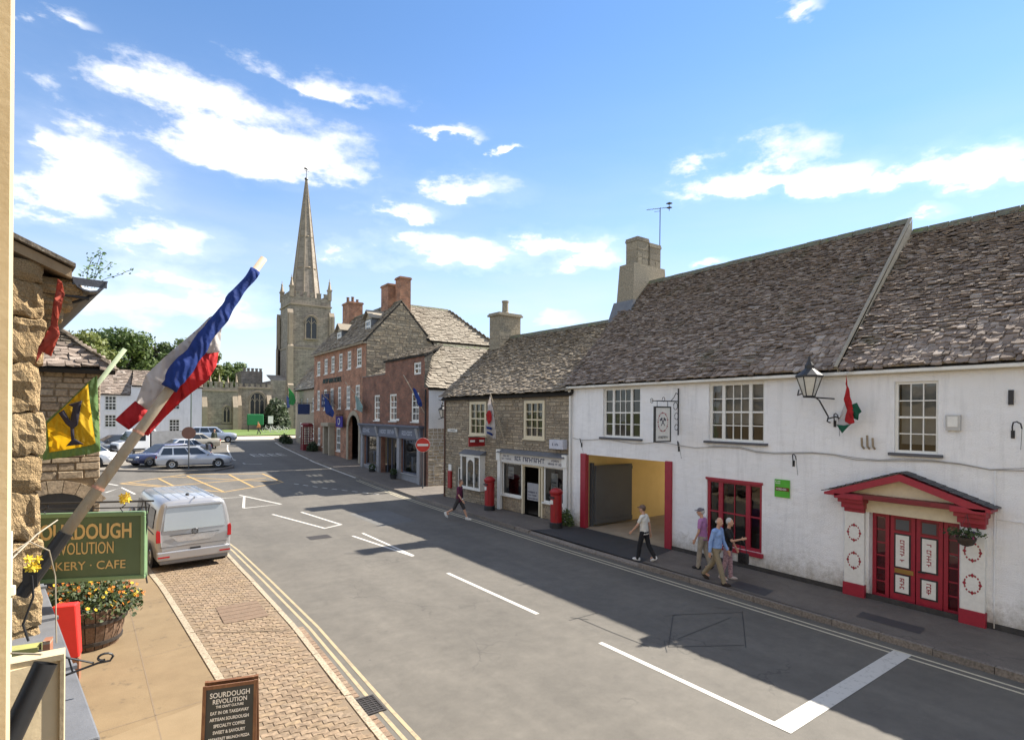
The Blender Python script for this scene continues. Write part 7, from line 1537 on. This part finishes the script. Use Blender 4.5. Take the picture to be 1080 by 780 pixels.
for sx in (1, -1):
    for (y0, y1) in ((.35, 1.35), (1.5, 2.55), (2.75, 3.6)):
        m_ = MB(); m_.face([(sx * .945, y0 + .1, 1.16), (sx * .945, y1 + .05, 1.16), (sx * .868, y1 + .08, 1.68), (sx * .868, y0 + .15, 1.68)]); m_.xf(lambda x, y, z: (x + sx * .012, y, z)); m_.build('side_window', CARG, vn)
    m_ = MB(); m_.ell((sx * 1.06, 3.7, 1.25), (.1, .08, .14)); m_.build('wing_mirror', VANP, vn, smooth=True)
    m_ = MB(); m_.tube([(sx * .95, .3, 1.05), (sx * .95, 2.5, 1.05)], .012, 4); m_.build('door_track', DARKP, vn)
m_ = MB(); m_.face([(-.75, 4.38, 1.28), (.75, 4.38, 1.28), (.68, 3.9, 1.88), (-.68, 3.9, 1.88)]); m_.xf(lambda x, y, z: (x, y + .02, z + .02)); m_.build('windscreen', CARG, vn)
mb = MB(); mb.tube([(0, .2, 1.98), (0, .05, 2.02), (.0, .0, 2.0)], .012, 5); mb.ell((0, 1.0, 1.99), (.05, .1, .04)); mb.build('roof_aerial', DARKP, vn)
wheels(vn, 1.9, (.85, 3.95), .33)
mb = MB(); mb.box(-.7, .7, .1, 4.6, .2, .45); mb.build('underbody', DARKP, vn)

# ------------------------------------------------------------ people
SKIN = M('skin', (.52, .3, .2), (.46, .25, .165), scale=6, rough=.55)
def remesh(mb, name, mat, parent, vox, sm=3):
    me = mb.mesh('tmp', mat); o = bpy.data.objects.new('tmp', me); C.objects.link(o)
    r = o.modifiers.new('r', 'REMESH'); r.mode = 'VOXEL'; r.voxel_size = vox; s = o.modifiers.new('s', 'SMOOTH'); s.iterations = sm; s.factor = .5
    dg = bpy.context.evaluated_depsgraph_get(); m2 = bpy.data.meshes.new_from_object(o.evaluated_get(dg)); C.objects.unlink(o); bpy.data.objects.remove(o)
    m2.name = name; m2.materials.clear(); m2.materials.append(mat); m2.polygons.foreach_set('use_smooth', [True] * len(m2.polygons))
    return link(name, m2, parent)
def capsule(mb, a, b, r0, r1, n=10):
    a, b = Vector(a), Vector(b); d = (b - a).normalized()
    pts = [a - d * r0 * .98, a - d * r0 * .8, a - d * r0 * .45, a, a.lerp(b, .5), b, b + d * r1 * .45, b + d * r1 * .8, b + d * r1 * .98]; rs_ = [r0 * .18, r0 * .6, r0 * .89, r0, (r0 + r1) / 2, r1, r1 * .89, r1 * .6, r1 * .18]
    mb.tube(pts, rs_, n)
def person(label, x, y, z, direction, h=1.72, legs=((20, 5), (-18, 25)), arms=((-15, 12, 15), (20, 10, 20)), lean=3, turn=0, top=None, bottom=None, shoes=None, hair=None, cap=None, sleeve=.6, shorts=False, female=False, vox=.009, bald=False, untuck=True, specs=False):
    t = thing('person', label, 'person', (x, y, z), rzx(*direction)); k = h / 1.72; V = lambda a, b, c: Vector((a, b, c)) * k
    hipz = .9; sw = .165 if female else .19; hw_ = .095
    def rotx(p, deg): return Vector((0, math.sin(R(p)), -math.cos(R(p))))
    J = {}
    L_ = []
    for i, (th, kn) in enumerate(legs):
        s = -1 if i == 0 else 1; hip = V(s * hw_, 0, hipz); d1 = rotx(th, 0); d2 = rotx(th - kn, 0); knee = hip + d1 * .42 * k; ank = knee + d2 * .41 * k; L_.append((hip, knee, ank, th - kn))
    lift = -min(l[2].z for l in L_) + .075 * k
    L_ = [(a + Vector((0, 0, lift)), b + Vector((0, 0, lift)), c + Vector((0, 0, lift)), p) for a, b, c, p in L_]; base = Vector((0, 0, lift))
    tl = Matrix.Rotation(R(-lean), 3, 'X'); hipc = V(0, 0, hipz) + base
    B = lambda a, b, c: hipc + tl @ V(a, b, c)
    body = MB(); torso = lambda mb, g_, low=0: (mb.ell(B(0, .0, .07), (.155 * k + g_, .108 * k + g_, .13 * k)), mb.ell(B(0, .01, .2), (.145 * k + g_, .105 * k + g_, .17 * k)), mb.ell(B(0, .0, .38), (.17 * k + g_, .115 * k + g_, .16 * k + g_)), capsule(mb, B(-sw * .82, -.01, .475), B(sw * .82, -.01, .475), .068 * k + g_, .068 * k + g_))
    torso(body, 0); capsule(body, B(0, -.005, .46), B(0, .015, .62), .055 * k, .05 * k)
    if female: body.ell(B(0, .085, .36), (.12 * k, .06 * k, .07 * k))
    hq = tl @ Matrix.Rotation(R(turn), 3, 'Z'); hc = B(0, .03, .715)
    body.ell(hc, (.073 * k, .092 * k, .112 * k), rot=hq); body.ell(hc + hq @ V(0, .035, -.06), (.055 * k, .058 * k, .055 * k), rot=hq); body.ell(hc + hq @ V(0, .1, -.015), (.014 * k, .022 * k, .024 * k), rot=hq)
    for s in (-1, 1): body.ell(hc + hq @ V(s * .074, -.005, -.01), (.012 * k, .022 * k, .032 * k), rot=hq)
    A_ = []
    for i, (sp, ab, el) in enumerate(arms):
        s = -1 if i == 0 else 1; sh = B(s * sw, -.01, .47); d1 = Matrix.Rotation(R(-s * ab), 3, 'Y') @ rotx(sp, 0); elb = sh + tl @ d1 * .29 * k; d2 = Matrix.Rotation(R(-s * ab * .3), 3, 'Y') @ rotx(sp + el, 0); wr = elb + tl @ d2 * .25 * k; A_.append((sh, elb, wr, tl @ d2, s))
        capsule(body, sh, elb, .046 * k, .038 * k); capsule(body, elb, wr, .037 * k, .026 * k)
        d = (tl @ d2).normalized(); side = Vector((1, 0, 0)); fwd_ = d.cross(side).normalized(); pm_ = wr + d * .045 * k
        body.ell(pm_, (.018 * k, .04 * k, .05 * k), rot=Matrix((side, fwd_, d)).transposed())
        for f, (off, ln) in enumerate(((-.03, .06), (-.01, .075), (.01, .072), (.029, .055))):
            r0 = wr + d * .085 * k + fwd_ * off * k; m0 = r0 + d * ln * .55 * k - side * s * .008 * k; capsule(body, r0, m0, .009 * k, .0085 * k, 6); capsule(body, m0, m0 + (d * .8 - side * s * .6).normalized() * ln * .5 * k, .0085 * k, .007 * k, 6)
        r0 = wr + d * .035 * k - fwd_ * .035 * k * (1 if True else -1); capsule(body, r0, r0 + (d * .8 - fwd_ * .7).normalized() * .05 * k, .011 * k, .009 * k, 6)
    for a, b, c, p in L_: capsule(body, a, b, .08 * k, .055 * k); capsule(body, b, c, .054 * k, .036 * k); capsule(body, c, c + V(0, .13, -.045), .036 * k, .03 * k)
    remesh(body, 'body', SKIN, t, vox)
    mb = MB(); torso(mb, .008, 0)
    if female: mb.ell(B(0, .085, .36), (.13 * k, .07 * k, .08 * k))
    for sh, elb, wr, d, s in A_:
        if sleeve > 1: capsule(mb, sh, elb, .06 * k, .05 * k); capsule(mb, elb, elb.lerp(wr, sleeve - 1), .05 * k, .04 * k)
        else: capsule(mb, sh, sh.lerp(elb, sleeve), .062 * k, .056 * k)
    hm = MB(); hm.lathe([(.168 * k, -.07 if untuck else .04), (.165 * k, .1), (.15 * k, .24), (.16 * k, .36)], (0, 0, 0), 18); hm.xf(lambda a_, b_, c_: hipc + tl @ Vector((a_ * 1.02, b_ * .76, c_ * k))); mb.faces(hm.v, hm.f); remesh(mb, 'shirt', top, t, vox)
    mb = MB(); mb.ell(B(0, -.005, -.01), (.174 * k, .126 * k, .14 * k)); 
    for a, b, c, p in L_:
        capsule(mb, a, b, .092 * k, .07 * k)
        if not shorts: capsule(mb, b, c + (c - b).normalized() * .01, .072 * k, .062 * k)
    if shorts:
        pass
    remesh(mb, 'trousers', bottom, t, vox)
    mb = MB()
    for a, b, c, p in L_:
        mb2 = MB(); tilt = min(0, p) * .9; q_ = Matrix.Rotation(R(tilt), 3, 'X'); o_ = c + Vector((0, 0, -.02 * k)); mb2.ell(o_ + q_ @ V(0, .055, -.025), (.052 * k, .145 * k, .05 * k), rot=q_); mb2.ell(o_ + q_ @ V(0, -.01, .01), (.05 * k, .07 * k, .07 * k), rot=q_); remesh(mb2, 'shoe', shoes, t, vox)
    mb = MB()
    if hair is not None and not bald: mb.ell(hc + hq @ V(0, -.022, .022), (.083 * k, .094 * k, .108 * k), rot=hq); remesh(mb, 'hair', hair, t, vox)
    if bald and hair is not None:
        for s in (-1, 1): mb.ell(hc + hq @ V(s * .05, -.04, -.01), (.03 * k, .06 * k, .045 * k), rot=hq)
        remesh(mb, 'hair', hair, t, vox)
    if cap is not None:
        mb = MB(); mb.ell(hc + hq @ V(0, -.008, .05), (.088 * k, .104 * k, .075 * k), rot=hq); mb.ell(hc + hq @ V(0, .1, .04), (.065 * k, .075 * k, .012 * k), rot=hq); remesh(mb, 'cap', cap, t, vox)
    mb = MB()
    for s in (-1, 1): mb.ell(hc + hq @ V(s * .03, .083, .008), (.011 * k, .008 * k, .006 * k), 8, 6, hq)
    mb.ell(hc + hq @ V(0, .093, -.066), (.024 * k, .006 * k, .005 * k), 8, 6, hq); mb.build('face_features', M('eye_dark', (.06, .03, .025)), t, smooth=True)
    t['_k'] = k; del t['_k']
    return t, A_, hipc
CL = lambda n, c, r=.85: M('cloth_' + n, c, tuple(x * .75 for x in c), scale=9, rough=r, bump=.9, bscale=11, bdist=.06)
person('person in white T-shirt, dark cap and black trousers walking past the carriage entrance', 13.05, 11.5, .124, (-.25, 1), 1.66, ((14, 6), (-14, 18)), ((25, 14, 20), (-14, 12, 12)), 3, 12, CL('white', (.78, .76, .68)), CL('black', (.015, .015, .018)), CL('white_shoe', (.75, .75, .73)), M('brown_hair', (.1, .06, .04)), CL('brown_cap', (.16, .11, .09)), .55, female=True)
person('bald man in light blue shirt and khaki trousers striding along the kerb', 12.95, 8.95, .124, (.12, -1), 1.74, ((-20, 18), (20, 4)), ((12, 8, 20), (-10, 8, 12)), 4, -15, CL('sky_blue', (.28, .43, .75)), CL('khaki', (.3, .24, .15)), CL('brown_shoe', (.03, .02, .015)), M('grey_hair', (.4, .36, .3)), None, 1.9, bald=True, untuck=False)
t, A_, hc_ = person('grey-haired woman in black top and patterned trousers raising her hand by the red window', 13.45, 8.95, .124, (.35, -1), 1.62, ((6, 4), (-6, 8)), ((10, 10, 20), (35, 12, 75)), 2, -10, CL('black_top', (.012, .012, .014)), None or M('patterned_cotton', (.55, .35, .36), (.12, .06, .08), scale=22, rough=.85), CL('pink_shoe', (.6, .5, .46)), M('silver_hair', (.5, .48, .44)), None, .7, female=True)
hb_ = thing('handbag', 'black handbag hanging at the side of the woman by the red window', 'bag', (13.78, 8.7, .124)); mb = MB(); mb.box(-.06, .06, -.14, .14, .42, .7); mb.build('bag_body', CL('black_bag', (.012, .012, .013), .5), hb_, bevel=.03); mb = MB(); mb.tube([(0, -.1, .7), (-.03, -.06, .95), (-.06, .02, 1.1), (-.03, .08, .95), (0, .1, .7)], .01, 5); mb.build('strap', BLACK, hb_)
person('person in lilac polo shirt and grey flat cap facing the inn', 13.75, 9.95, .124, (-.3, 1), 1.72, ((8, 4), (-8, 12)), ((6, 10, 20), (-4, 8, 12)), 3, 20, CL('lilac', (.5, .22, .45)), CL('stone_shorts', (.4, .35, .28)), CL('dark_shoe', (.02, .02, .022)), M('white_hair', (.5, .48, .45)), CL('grey_cap', (.16, .15, .17)), .6)
person('man in maroon T-shirt and shorts striding across the road to the stone shop', 12.0, 20.75, .0, (.62, -.78), 1.76, ((26, 6), (-26, 35)), ((-22, 10, 15), (18, 12, 25)), 4, -5, CL('maroon', (.12, .015, .05)), CL('dark_shorts', (.05, .045, .045)), CL('white_trainer', (.75, .74, .7)), M('cropped_hair', (.14, .09, .07)), None, .7, shorts=True)
person('small figure in dark coat standing by the parked cars', 8.0, 60.5, g(60.5) + .02, (.3, -1), 1.75, ((4, 3), (-4, 6)), ((5, 8, 12), (-5, 8, 12)), 2, 0, CL('dark_green', (.04, .05, .035)), CL('navy_trouser', (.03, .035, .05)), CL('boot', (.02, .02, .02)), M('brown_hair', (.1, .06, .04)), None, 1.9, vox=.02)
person('small figure in orange jacket near the churchyard lawn', 16.2, 82, g(82) + .12, (-1, -.2), 1.7, ((15, 6), (-15, 12)), ((-12, 8, 12), (14, 8, 12)), 3, 0, CL('orange_jacket', (.6, .25, .1)), CL('dark_trouser', (.03, .03, .035)), CL('boot2', (.02, .02, .02)), M('brown_hair', (.1, .06, .04)), None, 1.9, vox=.025)

# ------------------------------------------------------------ trees and shrubs
BARK = M('bark', (.09, .07, .05), (.05, .04, .03), scale=6, rough=.95, bump=.6)
def tree(name, label, x, y, z, h, rad, n, cols, size, seed, conifer=False, group=None, trunk=.3):
    t = thing(name, label, 'tree', (x, y, z), 0, group); rs = random.Random(seed); mb = MB()
    mb.tube([(0, 0, -.2), (rs.uniform(-.1, .1), rs.uniform(-.1, .1), h * .3), (rs.uniform(-.3, .3), rs.uniform(-.3, .3), h * .65), (0, 0, h * .92)], [trunk, trunk * .8, trunk * .45, .04], 8); 
    clumps = []
    if conifer:
        for i in range(26):
            q = .12 + .88 * i / 26; a = rs.uniform(0, 6.28); r_ = rad * (1.02 - q) * rs.uniform(.5, 1); clumps.append((Vector((r_ * math.cos(a), r_ * math.sin(a), h * q)), rad * .34 * (1.15 - q), .7)); mb.tube([(0, 0, h * q), (r_ * math.cos(a), r_ * math.sin(a), h * q - .2)], .04, 4)
    else:
        for i in range(34):
            a = rs.uniform(0, 6.28); e = rs.uniform(-.5, 1); r_ = rad * rs.uniform(.35, .85); c = Vector((r_ * math.cos(a) * math.cos(e), r_ * math.sin(a) * math.cos(e), h * .62 + h * .33 * math.sin(e) * rs.uniform(.7, 1.05))); clumps.append((c, rad * rs.uniform(.2, .36), .75))
            if i % 3 == 0: mb.tube([(0, 0, h * rs.uniform(.3, .5)), c * .5 + Vector((0, 0, h * .25)), c], [trunk * .4, trunk * .25, .03], 5)
    mb.build('trunk', BARK, t); lf = MB()
    tot = sum(c[1] ** 2 for c in clumps)
    for c, r_, sq in clumps:
        ct_ = rs.uniform(-.22, .22)
        for k in range(int(n * r_ * r_ / tot)):
            d = Vector((rs.gauss(0, 1), rs.gauss(0, 1), rs.gauss(0, 1))).normalized(); p = c + Vector((d.x, d.y, d.z * sq)) * r_ * rs.uniform(.55, 1.08); u = (Vector((rs.uniform(-1, 1), rs.uniform(-1, 1), rs.uniform(-1, 1))) + d * .3).normalized() * size * rs.uniform(.6, 1.3); v = u.cross(d + Vector((.01, .02, .03))); v = v.normalized() * u.length * .6 if v.length > 1e-4 else u.orthogonal() * .6
            lf.face([p - u, p + v, p + u, p - v], min(1, max(0, .5 + ct_ + rs.uniform(-.3, .3))))
    tag(lf.build('crown', cols, t)); return t
LF1 = leaf_mat('broadleaf', [(.04, .07, .018), (.09, .14, .036), (.155, .2, .055)]); LF2 = leaf_mat('yellow_green_leaf', [(.07, .1, .022), (.15, .18, .045), (.22, .235, .065)]); LF3 = leaf_mat('conifer_needles', [(.015, .03, .012), (.035, .06, .022), (.06, .085, .03)]); LF4 = leaf_mat('copper_leaf', [(.06, .04, .03), (.1, .065, .05), (.14, .1, .07)])
tree('broadleaf_tree', 'yellow-green broadleaf tree behind the gabled stone house roof', -4.5, 92, 1.4, 14.6, 5.5, 9000, LF2, .26, 1, group='trees behind the white house')
tree('broadleaf_tree', 'full green broadleaf tree above the white house roof', 1.0, 98, 1.4, 15.6, 5.5, 9000, LF1, .26, 2, group='trees behind the white house')
tree('copper_tree', 'small copper-brown tree between the green crowns behind the white house', 5.5, 104, 1.4, 15.2, 3.6, 5000, LF4, .26, 3)
tree('broadleaf_tree', 'dark green broadleaf tree behind the tricolour flag', 8.2, 100, 1.4, 14.6, 4.6, 9000, LF1, .26, 4, group='trees behind the white house')
tree('yew_tree', 'dark yew tree at the corner of the churchyard chapel', 10.4, 99.5, 1.5, 10.5, 3.2, 9000, LF3, .22, 5)
tree('conifer_tree', 'pointed conifer rising behind the chapel battlements', 14.6, 116, 1.5, 17.5, 3.6, 7000, LF3, .28, 6, True)
tree('broadleaf_tree', 'light green tree behind the church chapel', 12.2, 112, 1.5, 15.5, 4.6, 9000, LF2, .26, 7)
tree('broadleaf_tree', 'low mixed tree beyond the clerestory of the church', 18.5, 120, 1.5, 13.0, 4.5, 6000, LF1, .28, 8)
tree('broadleaf_tree', 'background tree at the left end of the car park', -9.5, 88, 1.3, 12.0, 5.0, 7000, LF1, .26, 9)
def shrub(name, label, x, y, z, r, h, n, m_, seed, size=.08, pot=None, group=None):
    t = thing(name, label, 'shrub', (x, y, z), 0, group); rs = random.Random(seed); lf = MB()
    for k in range(n):
        d = Vector((rs.gauss(0, 1), rs.gauss(0, 1), abs(rs.gauss(0, 1)))).normalized(); p = Vector((d.x * r, d.y * r, .05 + d.z * h)) * rs.uniform(.6, 1.1); u = Vector((rs.uniform(-1, 1), rs.uniform(-1, 1), rs.uniform(-.5, 1))).normalized() * size * rs.uniform(.6, 1.3); v = u.orthogonal() * .6; lf.face([p - u, p + v, p + u, p - v], rs.random())
    lf.build('foliage', m_, t); mb = MB(); [mb.tube([(0, 0, -.02), (rs.uniform(-.5, .5) * r, rs.uniform(-.5, .5) * r, h * .7)], .012, 4) for _ in range(5)]; mb.build('stems', BARK, t)
    return t
shrub('wall_plant', 'tuft of green weeds at the foot of the inn downpipe', 14.5, 16.75, .12, .3, .6, 420, LF1, 61, .05)
shrub('churchyard_bush', 'large dark bush against the church aisle wall', 21.5, 95.5, 1.7, 2.0, 4.6, 3500, LF3, 62, .2)
for i, (x, y) in enumerate(((15.3, 64.5), (15.0, 61.8), (14.9, 52.3))): shrub('pavement_shrub', ['dark shrub at the far end of the stone terrace pavement', 'dark shrub below the green flag on the terrace pavement', 'dark shrub just beside the red telephone box'][i], x, y, g(y) + .12, .5, .8, 500, LF3, 70 + i, .09, group='shrubs along the stone terrace')
rb = thing('green_banner', 'green canvas display board on the church lawn', 'sign', (17.3, 90, 1.65)); mb = MB(); mb.box(-1.1, 1.1, -.3, .3, .9, 2.5); mb.build('panel', M('green_canvas', (.02, .2, .07), (.015, .16, .055), scale=3), rb, bevel=.08)
for sx in (-1, 1): mb = MB(); mb.box(sx * .95 - .06, sx * .95 + .06, -.06, .06, 0, .95); mb.build('leg', BLACK, rb)
def bicycle(x, y, rz):
    t = thing('bicycle', 'pale bicycle propped in the rack by the green display board', 'bicycle', (x, y, g(y) + .14), rz, 'bicycles by the church lawn')
    for yy in (-.52, .52): mb = MB(); mb.tube([(0, yy + .33 * math.cos(a), .34 + .33 * math.sin(a)) for a in [i * math.pi / 9 for i in range(19)]], .025, 5); mb.build('wheel', PAINT_W, t)
    mb = MB(); [mb.tube(p, .025, 5) for p in ([(0, -.52, .34), (0, -.1, .34), (0, .42, .85), (0, -.25, .85), (0, -.1, .34)], [(0, -.52, .34), (0, -.25, .85), (0, -.28, 1.0)], [(0, .52, .34), (0, .4, 1.0)])]; mb.build('frame', PAINT_W, t)
    mb = MB(); mb.box(-.07, .07, -.42, -.15, .98, 1.04); mb.build('saddle', BLACK, t); mb = MB(); mb.tube([(-.25, .35, 1.05), (0, .42, 1.02), (.25, .35, 1.05)], .02, 5); mb.build('handlebar', BLACK, t)
for i in range(3): bicycle(18.3 + i * .9, 86, R(60 + i * 8))
nb = thing('notice_post', 'white notice on a post beside the bicycles', 'sign', (19.0, 88, 1.6)); mb = MB(); mb.tube([(0, 0, 0), (0, 0, 1.6)], .05, 6); mb.build('post', GREYD, nb); mb = MB(); mb.box(-.35, .35, -.05, .05, 1.2, 2.3); mb.build('notice', PAINT_W, nb)
